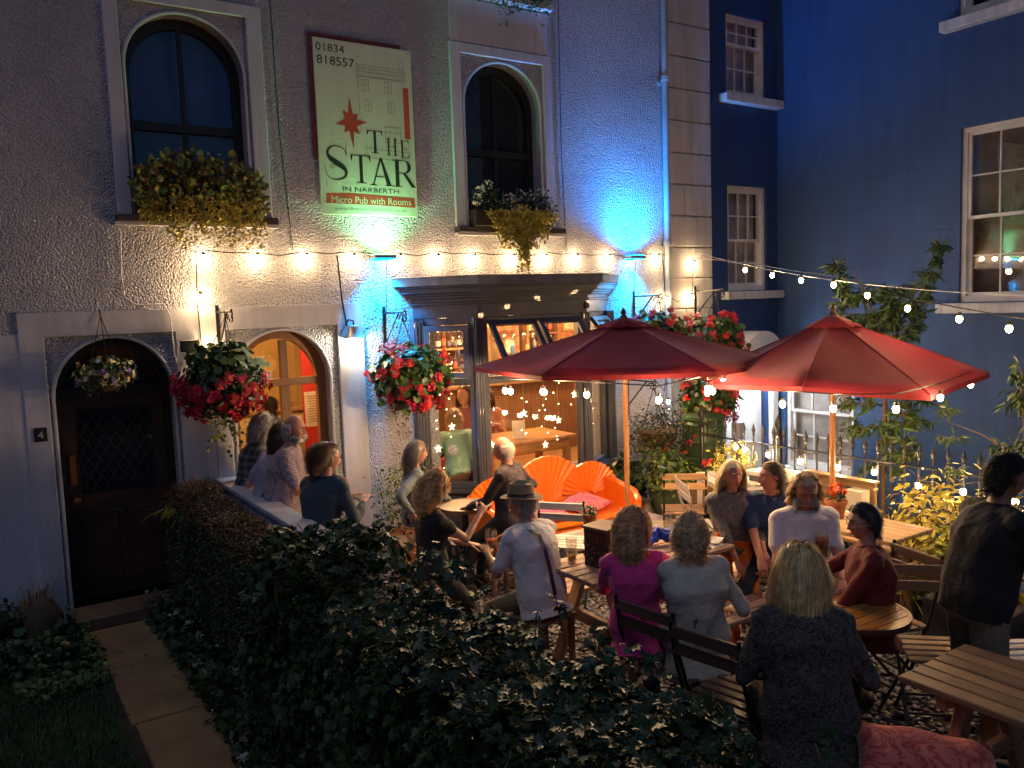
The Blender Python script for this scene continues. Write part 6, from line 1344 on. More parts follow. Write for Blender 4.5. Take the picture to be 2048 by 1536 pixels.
# scalp masks in direction space
M_SCALP = lambda d: (d[:, 2] > .42-.62*(d[:, 1] < .15)-1.25*(d[:, 1] < -.25)) & ~((d[:, 1] > .52) & (d[:, 2] < .62)) & (d[:, 2] > -.72)
M_FRINGE = lambda d: (d[:, 1] < .1) & (d[:, 2] < .42) & (d[:, 2] > -.55) & ((d[:, 1] < -.2) | (d[:, 2] > -.15))
M_BEARD = lambda d: (d[:, 2] < -.38) & (d[:, 1] > -.05) & ~((d[:, 2] > -.52) & (np.abs(d[:, 0]) < .3) & (d[:, 1] > .5)) & (d[:, 2] > -.98)
M_BALDTOP = lambda d: M_SCALP(d)
def person(lab, top_at, h, seat=None, lean=None, scale=1., female=False, hy=0, hp=0, hands=None, feet=None, skin_=SK, top=None, sleeve=1., bottom=None, bare=0, hair=None, hairc=None, beard=None, glasses=False, fat=1., vox=.0085, shoe=(.03, .025, .02), fold=.9, twist=0, lips=True, hoodie=False, low=True, group=None, collar=True, hand_kind=('open', 'open'), hem=.0, roll=0):
    """top_at: world position of the crown of the head; h: heading in degrees clockwise from +y; seat: seat height or None when standing"""
    T = Vector(top_at)
    if seat is not None and T.y < -.5: scale *= .86; seat = .47
    elif seat is None and h != 118 or T.z > 1.6: scale *= .93
    s_ = scale
    NL, HLc, HTop = .085*s_, .115*s_, .122*s_          # neck length, neck top to head centre, centre to crown
    SP = (.49 if not female else .455)*s_
    zp = (seat+.095) if seat is not None else .93*s_
    need = T.z-zp-(HLc+HTop)*math.cos(R(hp)*.5)-.0
    if lean is None: lean = math.acos(max(.45, min(.999, need/(SP+NL))))
    L1 = Vector((0, math.sin(lean*.8), math.cos(lean*.8))); L2 = Vector((0, math.sin(min(1.2, lean*1.15)), math.cos(min(1.2, lean*1.15))))
    pel = Vector((0, 0, zp)); waist = pel+L1*SP*.33; chest = waist+L1*SP*.34; nb = chest+L2*SP*.33; nt_ = nb+(L2*.8+Vector((0, 0, .25))).normalized()*NL
    hc = nt_+Vector((0, .035*s_, HLc*.72)); top_l = hc+Vector((0, 0, HTop))
    # body frame to world: rotate so +y -> heading
    rz = -R(h); Mw = rotz(rz); origin = T-Mw @ top_l; origin.z = 0
    dz = T.z-top_l.z
    if seat is None or abs(dz) > .12: pass
    root = empty('person', lab, 'person', (origin.x, origin.y, 0), rz, group)
    if seat is None or 0 < dz < .2:      # standing: stretch legs a little to reach the height
        for v in (pel, waist, chest, nb, nt_, hc): v.z += dz
        zp += dz
    sx = Vector((1, 0, 0)); tw = rotz(R(twist)); sxc = tw @ sx
    b = MB(); sw = (.185 if not female else .163)*s_; f_ = fat
    def rings(o=0., lo=True, hi=True):
        yv1 = L1.cross(sx)*-1; yv1 = Vector((0, L1.z, -L1.y)); yv2 = Vector((0, L2.z, -L2.y))
        r_ = [(pel-L1*.09*s_, sx*(.15*f_*s_+o), yv1*(.105*f_*s_+o)), (pel, sx*((.175 if female else .165)*f_*s_+o), yv1*(.115*f_*s_+o)), (waist, sx*((.135 if female else .155)*f_*s_+o), yv1*((.1 if f_ < 1.1 else .125)*f_*s_+o)), (waist.lerp(chest, .5), sx*(.15*f_*s_+o), yv1*(.11*f_*s_+o)), (chest, sxc*(.165*f_*s_+o), yv2*((.122 if female else .118)*f_*s_+o)), (chest.lerp(nb, .45), sxc*(.172*s_+o), yv2*(.105*s_+o)), (chest.lerp(nb, .78), sxc*(.15*s_+o), yv2*(.082*s_+o)), (nb, sxc*(.085*s_+o*.7), yv2*(.062*s_+o*.7)), (nb+L2*.02*s_, sxc*(.062*s_+o*.4), yv2*(.055*s_+o*.4))]
        return r_
    loft(b, rings()); capsule(b, nb-L2*.03*s_, nt_+Vector((0, .012, .03)), .056*s_*(.88 if female else 1.), .052*s_*(.88 if female else 1.), 16)
    sh = {}; arm_pts = {}
    for sd in (1, -1):
        S_ = chest.lerp(nb, .68)+sxc*sd*sw; sh[sd] = S_
        capsule(b, S_.lerp(nb, .55), S_, .05*s_, .058*s_, 12)
        tgt = (hands or {}).get(sd)
        if tgt is None: tgt = ((sd*.16, .3, zp+.12) if seat is not None else (sd*.26, .05, zp-.02), None, (sd*.4, -.6, -.6))
        W_, pd, pole = tgt; ua, fa = .285*s_, .255*s_; E_, W_ = ik(S_, W_, ua, fa, pole)
        arm_pts[sd] = (S_, E_, W_, pd)
        capsule(b, S_, E_, .048*s_*(.9 if female else 1), .038*s_*(.9 if female else 1)); capsule(b, E_, W_, .037*s_*(.9 if female else 1), .024*s_)
    leg_pts = {}
    if low:
        for sd in (1, -1):
            Hj = pel+sx*sd*.09*s_; A_ = (feet or {}).get(sd) or ((sd*.13, .42*s_, .08) if seat is not None else (sd*.1, .0, .08))
            K_, A_ = ik(Hj, A_, .44*s_, .42*s_, (sd*.25, 1, .6 if seat is not None else .1)); leg_pts[sd] = (Hj, K_, A_)
            if bare: capsule(b, K_.lerp(Hj, .35), K_, .062*s_, .054*s_); capsule(b, K_, A_, .055*s_, .038*s_)
            else: capsule(b, Hj, K_, .08*s_, .055*s_); capsule(b, K_, A_, .05*s_, .035*s_)
    bv, bq, bn = remesh(b, vox, 4)
    # head
    yaw = R(hy); Hm = rotz(-yaw) @ Matrix.Rotation(-R(hp), 3, 'X') @ Matrix.Rotation(R(roll), 3, 'Y'); Hn = np.array(Hm)*s_; hco = np.array(hc)
    toH = lambda V_: np.asarray(V_) @ Hn.T+hco
    parts = [(bv, bq), (toH(HV), HF), (toH(EARV), EARQ)]
    for sd in (1, -1):
        S_, E_, W_, pd = arm_pts[sd]; d = (W_-E_).normalized(); zn = Vector(pd) if pd else Vector((0, 0, 1)); d2 = d
        hm = tomat(d2, zn); k = HAND[hand_kind[0 if sd > 0 else 1]]; v = k[0].copy(); q = k[1]
        if sd > 0: v[:, 0] *= -1; q = q[:, ::-1]
        parts.append((v*s_*(.93 if female else 1.03) @ np.array(hm).T+np.array(W_), q))
    V_, Q_ = mesh_join(parts); poly_obj('body', V_, Q_, skin_, root)
    # eyes, brows, lips
    e = MB()
    for sd in (1, -1): e.ball(Vector((sd*.031, .0635, .0125)), .0115, 10)
    eb = MB()
    for sd in (1, -1): eb.ball(Vector((sd*.0315, .0725, .0125)), (.0055, .003, .0055), 8)
    for nm, mb_, mt in (('eyes', e, pmat('eye_white', (.6, .56, .5), .25)), ('irises', eb, pmat('iris', (.02, .015, .012), .15))):
        mb_.V = [tuple(x) for x in toH([v[:] if not isinstance(v, tuple) else v for v in mb_.V])]; mb_.build(nm, mt, root, smooth=True)
    bw = MB()
    for sd in (1, -1): bw.tube([(sd*.014, .0885, .034), (sd*.03, .0865, .039), (sd*.048, .0745, .033)], [.0028, .0038, .002], 6)
    bw.V = [tuple(x) for x in toH(bw.V)]; bw.build('eyebrows', hairc or pmat('brow', (.05, .03, .02), .8), root)
    if lips:
        lp_ = MB(); lp_.tube([(x*.021, .0925-.0105*x*x+.004, -.0545+.002*abs(x)) for x in np.linspace(-1, 1, 9)], [.001, .0028, .0038, .004, .0036, .004, .0038, .0028, .001], 6); lp_.tube([(x*.019, .0905-.0095*x*x+.004, -.0635+.003*abs(x)) for x in np.linspace(-1, 1, 9)], [.001, .003, .0042, .0048, .005, .0048, .0042, .003, .001], 6)
        lp_.V = [tuple(x) for x in toH(lp_.V)]; lp_.build('lips', pmat('lip', (.4, .1, .08), .45), root, smooth=True)
    # hair
    if hair:
        sd_ = int(abs(T.x*100+T.y*37)) % 997
        cap, cq = shell_cap(lambda d: M_SCALP(d) if hair != 'fringe' else M_FRINGE(d), .005, .002); segs = [(cap, cq)]
        if hair == 'short': segs.append(strands('s', 2600, .05, .0015, .002, 6, .010, M_SCALP, .5, back=.3, seed=sd_, npt=5))
        elif hair == 'tousled': segs.append(strands('s', 2200, .085, .0016, .007, 9, .02, M_SCALP, .35, back=.2, seed=sd_, npt=8))
        elif hair == 'fringe': segs.append(strands('s', 900, .035, .0018, .001, 5, .006, M_FRINGE, .8, seed=sd_, npt=5))
        elif hair == 'wavy': segs.append(strands('s', 2600, .19, .0017, .010, 11, .016, M_SCALP, .9, seed=sd_, npt=14, clump=12))
        elif hair == 'wavy_receding': segs.append(strands('s', 2400, .17, .0017, .009, 11, .016, lambda d: M_SCALP(d) & ((d[:, 1] < .25)), .85, seed=sd_, npt=14, clump=12))
        elif hair == 'curly': segs.append(strands('s', 2800, .19, .0016, .0125, 32, .03, M_SCALP, .8, seed=sd_, npt=26, clump=14))
        elif hair == 'curlyball': segs.append(strands('s', 3000, .15, .0016, .0135, 22, .04, M_SCALP, .45, seed=sd_, npt=20, clump=12))
        elif hair == 'curlyshort': segs.append(strands('s', 2400, .10, .0016, .010, 15, .016, M_SCALP, .6, seed=sd_, npt=16, clump=10))
        elif hair == 'long': segs.append(strands('s', 3000, .30, .0016, .004, 4, .008, lambda d: M_SCALP(d) & (d[:, 1] < .3), 1.05, part=.01, seed=sd_, npt=14, clump=6))
        elif hair == 'bob': segs.append(strands('s', 2600, .2, .0016, .003, 4, .01, M_SCALP, 1.0, part=-.01, back=.5, seed=sd_, npt=13, clump=5))
        elif hair == 'bigbob': segs.append(strands('s', 6000, .30, .0014, .006, 5, .024, M_SCALP, 1., part=-.01, seed=sd_, npt=15, clump=9))
        elif hair == 'tied': segs.append(strands('s', 2400, .13, .0016, .001, 3, .008, M_SCALP, .15, back=1.6, seed=sd_, npt=9))
        Vh, Qh = mesh_join(segs)
        Vh = toH(Vh)
        poly_obj('hair', Vh, Qh, hairc, root, smooth=False)
        if hair == 'tied':
            pt = MB(); rt_ = random.Random(sd_)
            for k in range(60):
                o_ = Vector((rt_.gauss(0, .01), -.1, .0+rt_.gauss(0, .01))); q_ = Vector((rt_.gauss(0, .014), -.13+rt_.gauss(0, .01), -.09)); z_ = Vector((rt_.gauss(0, .02), -.115+rt_.gauss(0, .015), -.2+rt_.uniform(-.03, .03))); pt.tube([o_, (o_+q_)/2+Vector((0, -.022, .012)), q_, z_], [.004, .006, .005, .001], 5)
            pt.V = [tuple(x) for x in toH(pt.V)]; pt.build('ponytail', hairc, root, smooth=True)
    if beard:
        r_b = strands('b', 1100, .045 if beard[1] == 'full' else .015, .0016, .004, 7, .014 if beard[1] == 'full' else .004, M_BEARD, 1.1, seed=5, npt=5, back=-.7)
        c_, q_ = shell_cap(M_BEARD, .007 if beard[1] == 'full' else .002, .001); Vb, Qb = mesh_join([(c_, q_), r_b]); poly_obj('beard', toH(Vb), Qb, beard[0], root, smooth=False)
        mo = MB(); mo.tube([(x*.025, .0895-.011*x*x, -.0455-.008*x*x) for x in np.linspace(-1, 1, 9)], [.003, .0055, .0065, .0065, .005, .0065, .0065, .0055, .003], 7); mo.V = [tuple(x) for x in toH(mo.V)]; mo.build('moustache', beard[0], root, smooth=True)
    if glasses:
        g = MB()
        for sd in (1, -1):
            g.tube([(sd*.032+.021*math.cos(a), .097-.012*abs(math.cos(a))*(1 if math.cos(a)*sd > 0 else 0), .011+.016*math.sin(a)) for a in np.linspace(0, 2*PI, 17)], .0016, 5); g.tube([(sd*.053, .087, .016), (sd*.074, .05, .016), (sd*.079, -.005, .014)], .0015, 5)
        g.tube([(-.011, .099, .013), (0, .101, .015), (.011, .099, .013)], .0015, 5); g.V = [tuple(x) for x in toH(g.V)]; g.build('glasses', pmat('specs_black', (.015, .013, .012), .25), root, smooth=True)
    # clothes
    if top:
        c = MB(); rg = rings(.016+.012*(fat > 1.05)+.01*hoodie); e_ = hem
        if e_: rg = [(pel-L1*(.09*s_+e_)+Vector((0, -.02, 0)), rg[0][1]*1.1, rg[0][2]*1.15)]+rg
        loft(c, rg)
        for sd in (1, -1):
            S_, E_, W_, pd = arm_pts[sd]; capsule(c, S_.lerp(nb, .6), S_, .068*s_, .077*s_)
            if sleeve <= .5: capsule(c, S_, S_.lerp(E_, sleeve*1.55), .066*s_, .063*s_)
            elif sleeve < .9: capsule(c, S_, E_, .064*s_, .054*s_); capsule(c, E_, E_.lerp(W_, (sleeve-.5)*1.6), .053*s_, .046*s_)
            else: capsule(c, S_, E_, .063*s_, .053*s_); capsule(c, E_, E_.lerp(W_, .93), .051*s_, .036*s_)
        cv, cq, cn = remesh(c, vox*1.05, 3); cv = folds(cv, cn, fold*.62, int(T.x*10)); poly_obj('top', cv, cq, top, root)
        if collar:
            co_ = MB(); cc = nb+L2*.012*s_; ring = [cc+sxc*(.066*s_*math.cos(a))+Vector((0, L2.z, -L2.y))*(.06*s_*math.sin(a))+L2*(.012*math.cos(a)**2) for a in np.linspace(0, 2*PI, 25)]
            co_.tube(ring, .0085 if not hoodie else .02, 7); co_.build('collar', top, root, smooth=True)
    if bottom and low:
        c = MB(); rg = rings(.01)[:3]; loft(c, [(pel-L1*.1*s_, sx*.15*f_*s_, Vector((0, .11*f_*s_, 0)))]+rg)
        for sd in (1, -1):
            Hj, K_, A_ = leg_pts[sd]
            if bare: capsule(c, Hj, K_.lerp(Hj, .1), .095*s_*f_, .082*s_)
            else: capsule(c, Hj, K_, .09*s_*f_, .068*s_); capsule(c, K_, K_.lerp(A_, .96), .064*s_, .05*s_)
        cv, cq, cn = remesh(c, vox*1.15, 3); cv = folds(cv, cn, fold*.55, 3); poly_obj('trousers' if not bare else 'shorts', cv, cq, bottom, root)
    if low:
        for sd in (1, -1):
            Hj, K_, A_ = leg_pts[sd]; z0 = max(0, A_.z-.08); so = MB(); loft(so, [((A_.x, A_.y-.07, z0+.035), (.03, 0, 0), (0, 0, .034)), ((A_.x, A_.y-.03, z0+.05), (.042, 0, 0), (0, 0, .05)), ((A_.x, A_.y+.05, z0+.045), (.045, 0, 0), (0, 0, .045)), ((A_.x, A_.y+.13, z0+.032), (.05, 0, 0), (0, 0, .032)), ((A_.x, A_.y+.19, z0+.02), (.034, 0, 0), (0, 0, .02))], 16)
            so.build('shoe', pmat('shoe_%d' % int(shoe[0]*100), shoe, .5), root, smooth='all')
    root['_hc'] = 0; del root['_hc']
    return root, toH, dict(arm=arm_pts, nb=nb, chest=chest, waist=waist, pel=pel, L1=L1, L2=L2, s=s_)
F = fabric
HB = hair_mat('hair_blonde', (.68, .46, .2)); HCB = hair_mat('hair_curly_blonde', (.68, .4, .15)); HGR = hair_mat('hair_grey', (.42, .38, .33)); HBR = hair_mat('hair_brown', (.075, .035, .017)); HDK = hair_mat('hair_dark', (.02, .012, .008)); HSB = hair_mat('hair_strawberry', (.75, .38, .17)); HSND = hair_mat('hair_sandy', (.6, .4, .2)); HPL = hair_mat('hair_pale_blonde', (.78, .6, .36)); HWH = hair_mat('hair_white', (.5, .47, .43))
dn = F('denim_navy', 'plain', (.03, .05, .09)); jeans = F('jeans', 'plain', (.02, .028, .05)); khaki = F('khaki', 'plain', (.2, .16, .1)); black = F('black_cloth', 'plain', (.012, .011, .012)); dark = F('dark_trousers', 'plain', (.025, .022, .022))
# group standing at the ramp wall
person('person with long grey blonde curly hair in a dark checked shirt, nearest the doorway', (2.02, -.42, 1.57), 95, None, R(18), .97, True, hy=5, hp=5, hands={-1: ((-.12, .3, 1.1), None, (-.4, -.55, -.7)), 1: ((.15, .35, 1.1), None, (.4, -.55, -.7))}, top=F('plaid_dark', 'plaid', (.05, .045, .045), (.2, .19, .18), 16), bottom=dark, hair='wavy', hairc=HGR, skin_=SK)
person('brown haired person in a lavender shirt behind the bald man with a beard', (2.02, -.92, 1.54), 75, None, R(20), .96, True, hy=10, hands={-1: ((-.2, .22, 1.08), None, (-.4, -.55, -.7))}, top=F('lavender', 'plain', (.35, .3, .42)), sleeve=.45, bottom=jeans, hair='wavy', hairc=HBR)
person('bald man with black glasses and grey beard in a small checked shirt', (2.03, -1.17, 1.625), 118, None, R(10), .99, False, hy=18, hp=6, hands={1: ((.2, .38, 1.12), None, (.4, -.55, -.7)), -1: ((-.05, .36, 1.1), None, (-.4, -.55, -.7))}, top=F('check_pink', 'check', (.42, .32, .36), (.08, .06, .1), 58), sleeve=.48, bottom=jeans, hair='fringe', hairc=HGR, beard=(HWH, 'short'), glasses=True, fat=1.12, skin_=SKR, vox=.007)
person('woman with a brown ponytail in a navy denim jacket at the white wall', (2.03, -1.86, 1.49), 60, None, R(14), .93, True, hy=28, hp=8, hands={1: ((.15, .3, 1.05), None, (.4, -.55, -.7)), -1: ((-.02, .34, 1.05), None, (-.4, -.55, -.7))}, top=F('denim_teal', 'plain', (.035, .06, .085)), bottom=jeans, hair='tied', hairc=HBR, glasses=True, fat=1.02)
person('dark haired person in a blue top inside the lit hall', (2.62, 1.35, 1.52), 20, None, R(6), .92, False, top=F('blue_top', 'plain', (.05, .09, .2)), sleeve=.45, bottom=jeans, hair='short', hairc=HDK, vox=.012)
# left table group
r6, tH6, j6 = person('person with swept back grey hair in a blue grey denim jacket', (3.08, -1.12, 1.29), 105, .43, None, .97, True, hy=0, hp=4, hands={1: ((.2, -.05, .72), None, (.4, -.55, -.7)), -1: ((-.14, .35, .72), None, (-.4, -.55, -.7))}, top=F('denim_light', 'plain', (.14, .18, .21)), bottom=jeans, hair='bob', hairc=hair_mat('hair_ash', (.22, .17, .13)), skin_=SKT)
r7, t7, j7 = person('woman with curly blonde hair in a black top, fist at her mouth', (2.53, -2.47, 1.29), 100, .43, None, .95, True, hy=0, hp=6, hands={1: ((.07, .33, 1.0), (1, 0, .3), (.4, -.55, -.7)), -1: ((-.08, .3, .76), None, (-.4, -.55, -.7))}, top=black, sleeve=.28, bottom=dark, hair='curlyball', hairc=HCB, glasses=True, skin_=SK, hand_kind=('grip', 'open'))
r8, t8, j8 = person('man in a straw trilby and white T-shirt with a dark strap down his back', (2.87, -2.99, 1.24), -8, .43, None, 1.0, False, hy=-32, hp=0, hands={-1: ((-.14, .36, .8), None, (-.4, -.55, -.7)), 1: ((.12, .36, .78), None, (.4, -.55, -.7))}, top=F('tee_white', 'plain', (.78, .77, .76)), sleeve=.5, bottom=khaki, hair='short', hairc=HGR, fat=1.08, skin_=SKT, hem=.05)
hat = MB(); hat.lathe([(.105, .045), (.103, .06), (.098, .12), (.09, .155), (.06, .168), (.0, .15)], n=32); hat.lathe([(.105, .045), (.125, .04), (.155, .036), (.158, .04), (.125, .045), (.1, .05)], n=32)
hat.V = [(x*.86, y*1.02, z*.95+.005+(.02*(abs(x)/.15)**2 if z < .055 else -.012*math.exp(-(x/.03)**2)*(z > .14))) for x, y, z in hat.V]
HM = np.array(rotz(-R(-8-32)).to_3x3()); hwb = empty('straw_hat', 'straw trilby with a dark band worn by the man in the white T-shirt', 'hat', (0, 0, 0)); hv = t8(hat.V); Rw = np.array(rotz(-R(-8))); hat.V = [tuple(Rw @ v+np.array((r8.location.x, r8.location.y, 0))) for v in hv]
hat.build('straw', pmat('straw', (.3, .22, .12), .8, bump=.9, bs=160, var=.25, vs=60), hwb, smooth=True)
bd = MB(); bd.lathe([(.1035, .05), (.1055, .05), (.1025, .085), (.1, .085)], n=32); bd.V = [(x*.865, y*1.025, z*.95+.005) for x, y, z in bd.V]; bd.V = [tuple(Rw @ v+np.array((r8.location.x, r8.location.y, 0))) for v in t8(bd.V)]; bd.build('band', pmat('hat_band', (.05, .025, .02), .6), hwb, smooth=True)
st_ = MB(); up_ = j8['nb']+Vector((-.05, 0, .015)); n_ = Vector((0, -j8['L1'].z, j8['L1'].y)); st_pts = [j8['nb']+Vector((-.055, .06, 0)), j8['nb']+Vector((-.062, -.0, .02)), j8['nb'].lerp(j8['chest'], .35)+Vector((-.06, 0, 0))+n_*.155, j8['chest']+Vector((-.058, 0, 0))+n_*.175, j8['waist']+Vector((-.055, 0, 0))+n_*.18, j8['pel']+Vector((-.055, 0, 0))+n_*.18]
for a, b_ in zip(st_pts[:-1], st_pts[1:]): st_.bar(a, b_+(b_-a)*.02, .026, .004, upv=n_)
st_.build('strap', pmat('strap_black', (.02, .02, .03), .6), r8)
r9, t9, j9 = person('bald man in a dark jumper, seen from behind, reaching his arm to the white chair', (3.62, -1.62, 1.32), -35, .45, None, 1.0, False, hy=-10, hp=6, hands={1: ((.5, .02, .86), None, (.4, -.55, -.7)), -1: ((-.12, .34, .74), None, (-.4, -.55, -.7))}, top=F('jumper_plum', 'plain', (.035, .026, .034)), sleeve=1., bottom=dark, hair='fringe', hairc=HGR, fat=1.08, skin_=SKR)
# central group
person('woman with long curly strawberry hair in a bright pink cardigan, back to us', (2.93, -3.98, 1.27), 32, .45, None, .97, True, hy=42, hp=4, hands={1: ((.1, .36, .78), None, (.4, -.55, -.7)), -1: ((-.1, .36, .78), None, (-.4, -.55, -.7))}, top=F('cardigan_pink', 'plain', (.9, .05, .26), sheen=.3), bottom=F('rust_trousers', 'plain', (.3, .06, .04)), hair='curly', hairc=HSB, glasses=True, fat=1.0, hem=.06, vox=.0075)
person('woman with short tousled sandy hair in a loose beige blouse, back to us', (3.12, -4.22, 1.26), 26, .45, None, .99, True, hy=22, hp=8, hands={1: ((.26, .16, .68), None, (.4, -.55, -.7)), -1: ((-.08, .36, .78), None, (-.4, -.55, -.7))}, top=F('linen_beige', 'plain', (.62, .54, .44)), bottom=F('taupe', 'plain', (.2, .15, .13)), hair='curlyshort', hairc=HSND, fat=1.12, hem=.12, vox=.0075, fold=1.3)
r12, t12, j12 = person('blonde woman with straight hair in a grey knit top and orange trousers facing us', (4.32, -3.44, 1.28), 208, .45, None, .96, True, hy=-6, hp=6, hands={1: ((.05, .28, .62), (0, 0, 1), (.4, -.55, -.7)), -1: ((-.12, .3, .7), None, (-.4, -.55, -.7))}, feet={1: (.12, .42, .08), -1: (-.1, .44, .08)}, top=F('knit_grey', 'mohair', (.11, .095, .085), (.2, .18, .165)), sleeve=.78, bottom=F('trousers_orange', 'plain', (.75, .14, .01)), hair='long', hairc=HPL, skin_=SKR, vox=.0075)
r13, t13, j13 = person('dark haired man in a navy T-shirt and jeans looking left with clasped hands', (4.5, -3.62, 1.27), 230, .45, None, .99, False, hy=68, hp=2, hands={1: ((.05, .42, .60), (0, 0, 1), (.4, -.55, -.7)), -1: ((-.03, .42, .58), (0, 0, 1), (-.4, -.55, -.7))}, feet={1: (.3, .42, .08), -1: (.08, .5, .08)}, top=F('tee_navy', 'plain', (.02, .045, .13)), sleeve=.5, bottom=jeans, hair='short', hairc=HBR, skin_=SKR, vox=.0075, hand_kind=('grip', 'grip'))
r14, t14, j14 = person('man with long wavy blond hair, glasses and white beard in a white T-shirt facing us', (4.37, -4.0, 1.27), 214, .45, None, 1.02, False, hy=8, hp=24, hands={1: ((.2, .33, .62), (0, 0, 1), (.4, -.55, -.7)), -1: ((-.12, .36, .66), (0, 0, 1), (-.4, -.55, -.7))}, feet={1: (.2, .45, .08), -1: (-.16, .46, .08)}, top=F('tee_cream', 'plain', (.82, .74, .7)), sleeve=.5, bottom=khaki, bare=1, hair='wavy_receding', hairc=HSND, beard=(HWH, 'full'), glasses=True, skin_=SKR, fat=1.2, vox=.0075, hem=.04)
person('dark haired man with glasses in a dark red jumper, hunched forward', (3.98, -4.66, 1.26), -38, .45, None, .98, False, hy=-22, hp=8, hands={-1: ((-.16, .3, .52), (0, 0, 1), (-.4, -.55, -.7)), 1: ((.12, .42, .78), None, (.4, -.55, -.7))}, top=F('jumper_red', 'plain', (.16, .014, .014)), sleeve=.8, bottom=jeans, hair='short', hairc=HDK, glasses=True, fat=1.06, hem=.04, vox=.0075)
r16, t16, j16 = person('woman with shoulder length blonde hair in dark mohair knitwear, nearest to us, back turned', (3.03, -4.98, 1.285), 42, .45, None, 1.12, True, hy=4, hp=2, hands={1: ((.2, .3, .74), None, (.4, -.55, -.7)), -1: ((-.2, .3, .74), None, (-.4, -.55, -.7))}, top=F('mohair_dark', 'mohair', (.018, .017, .016), (.12, .1, .085)), bottom=dark, hair='bigbob', hairc=HB, fat=1.1, hem=.1, vox=.007, hoodie=True)
r17, t17, j17 = person('standing man in a black T-shirt and khaki shorts at the right edge, holding something pale', (4.19, -5.30, 1.59), 118, None, R(14), .93, False, hy=8, hp=14, hands={1: ((.1, .4, 1.08), (0, 0, 1), (.4, -.55, -.7)), -1: ((-.04, .46, 1.1), (0, 0, 1), (-.4, -.55, -.7))}, top=black, sleeve=.5, bottom=khaki, bare=1, hair='short', hairc=HDK, skin_=SKT, fat=1.1, hem=.0)
# people inside the shop window
person('person in a mint green shirt sitting with their back to the left canted pane', (4.25, .32, 1.32), 20, .65, None, 1.0, False, top=F('mint', 'plain', (.3, .5, .36)), bottom=dark, hair='short', hairc=HSND, vox=.012, low=False)
person('woman with long brown hair inside the left canted pane', (4.62, .72, 1.52), 250, .65, None, .97, True, top=F('wine_top', 'plain', (.3, .1, .09)), bottom=dark, hair='long', hairc=HBR, vox=.012, low=False)
person('person in a salmon pink top leaning over the table inside the big front pane', (4.95, .85, 1.46), 200, .65, None, 1.0, True, hands={1: ((.1, .34, 1.0), None, (.4, -.55, -.7)), -1: ((-.15, .34, 1.0), None, (-.4, -.55, -.7))}, top=F('salmon', 'plain', (.6, .25, .16)), bottom=dark, hair='wavy', hairc=HBR, vox=.012, low=False)
ss = MB().box(4.1, 4.4, .25, .6, .36, .8).build('stool', pmat('red_stool', (.4, .02, .02), .5), label='red upholstered stool under the person in the mint green shirt', cat='stool', bevel=.02)
# what the seated people sit on
for r_, h_, lb in ((r6, 105, 'small wooden stool under the person with swept back grey hair'), (r7, 100, 'small wooden stool under the woman with curly blonde hair'), (r8, -8, 'small wooden stool under the man in the straw trilby'), (r9, -35, 'small wooden stool under the bald man in the dark jumper'), (r16, 42, 'small wooden stool under the woman in dark mohair knitwear'), (r12, 208, 'small wooden stool under the blonde woman in orange trousers'), (r13, 230, 'small wooden stool under the man in the navy T-shirt'), (r14, 214, 'small wooden stool under the bearded man in the white T-shirt')):
    s_ = empty('wooden_stool', lb, 'stool', (r_.location.x, r_.location.y, 0), -R(h_))
    for k in range(3): plank('seat_slat', s_, (0, -.1+k*.1, .445), (.32, .092, .02), col=('stool_wood', (.25, .15, .08)))
    for x in (-.13, .13):
        for y_ in (-.12, .12): plank('leg', s_, (x, y_, .217), (.035, .035, .43), axis='Z', col=('stool_wood', (.25, .15, .08)))
pw = rotz(-R(118)) @ j17['arm'][1][2]; pc = empty('paper_plate', 'pale paper plate held by the standing man at the right edge', 'plate', (r17.location.x+pw.x, r17.location.y+pw.y, pw.z+.03))
MB().lathe([(0, 0), (.07, 0), (.1, .018), (.098, .02), (.068, .004), (0, .004)], (.03, -.07, 0), 24).build('plate', pmat('card_white', (.75, .7, .55)), pc, smooth=True)
# bag as one crumpled sheet body
bv_, bq_, bn_ = remesh(BAGB, .007, 2); bv_ = folds(bv_, bn_, 1.3, 5, 1.6); poly_obj('cloth', bv_, bq_, fabric('bag_blue', 'plain', (.01, .05, .42), rough=.5), bg_)
# ------------------------------------------------------------------ slate chippings
M_SLATE = pmat('slate_chips', (.13, .125, .145), .42, var=.3, vs=30, island=.45, spec=.6)
def chips(name, x0, x1, y0, y1, n, zb, s0=.018, s1=.042):
    k = 5; a = np.arange(k)*2*PI/k; T_ = np.array([(math.cos(q)*1., math.sin(q)*.62, z) for z in (0, .16) for q in a]); F_ = [(i, (i+1) % k, k+(i+1) % k) for i in range(k)]+[(i, k+(i+1) % k, k+i) for i in range(k)]+[(k, k+1, k+2), (k, k+2, k+3), (k, k+3, k+4)]
    p = np.stack([np.random.uniform(x0, x1, n), np.random.uniform(y0, y1, n), zb+np.random.uniform(0, .018, n)], 1)
    ok = ~((p[:, 0] > 5.6) & (p[:, 1] < -3.3)); p = p[ok]; n = len(p)
    nr = np.random.normal(size=(n, 3))*np.array([.34, .34, 0])+np.array([0, 0, 1]); return scatter(name, T_, np.array(F_), p, frames(nr), np.random.uniform(s0, s1, n), M_SLATE, kind='stuff')
chips('slate_gravel', 1.9, 6.12, -7.2, -.02, 30000, -.012)
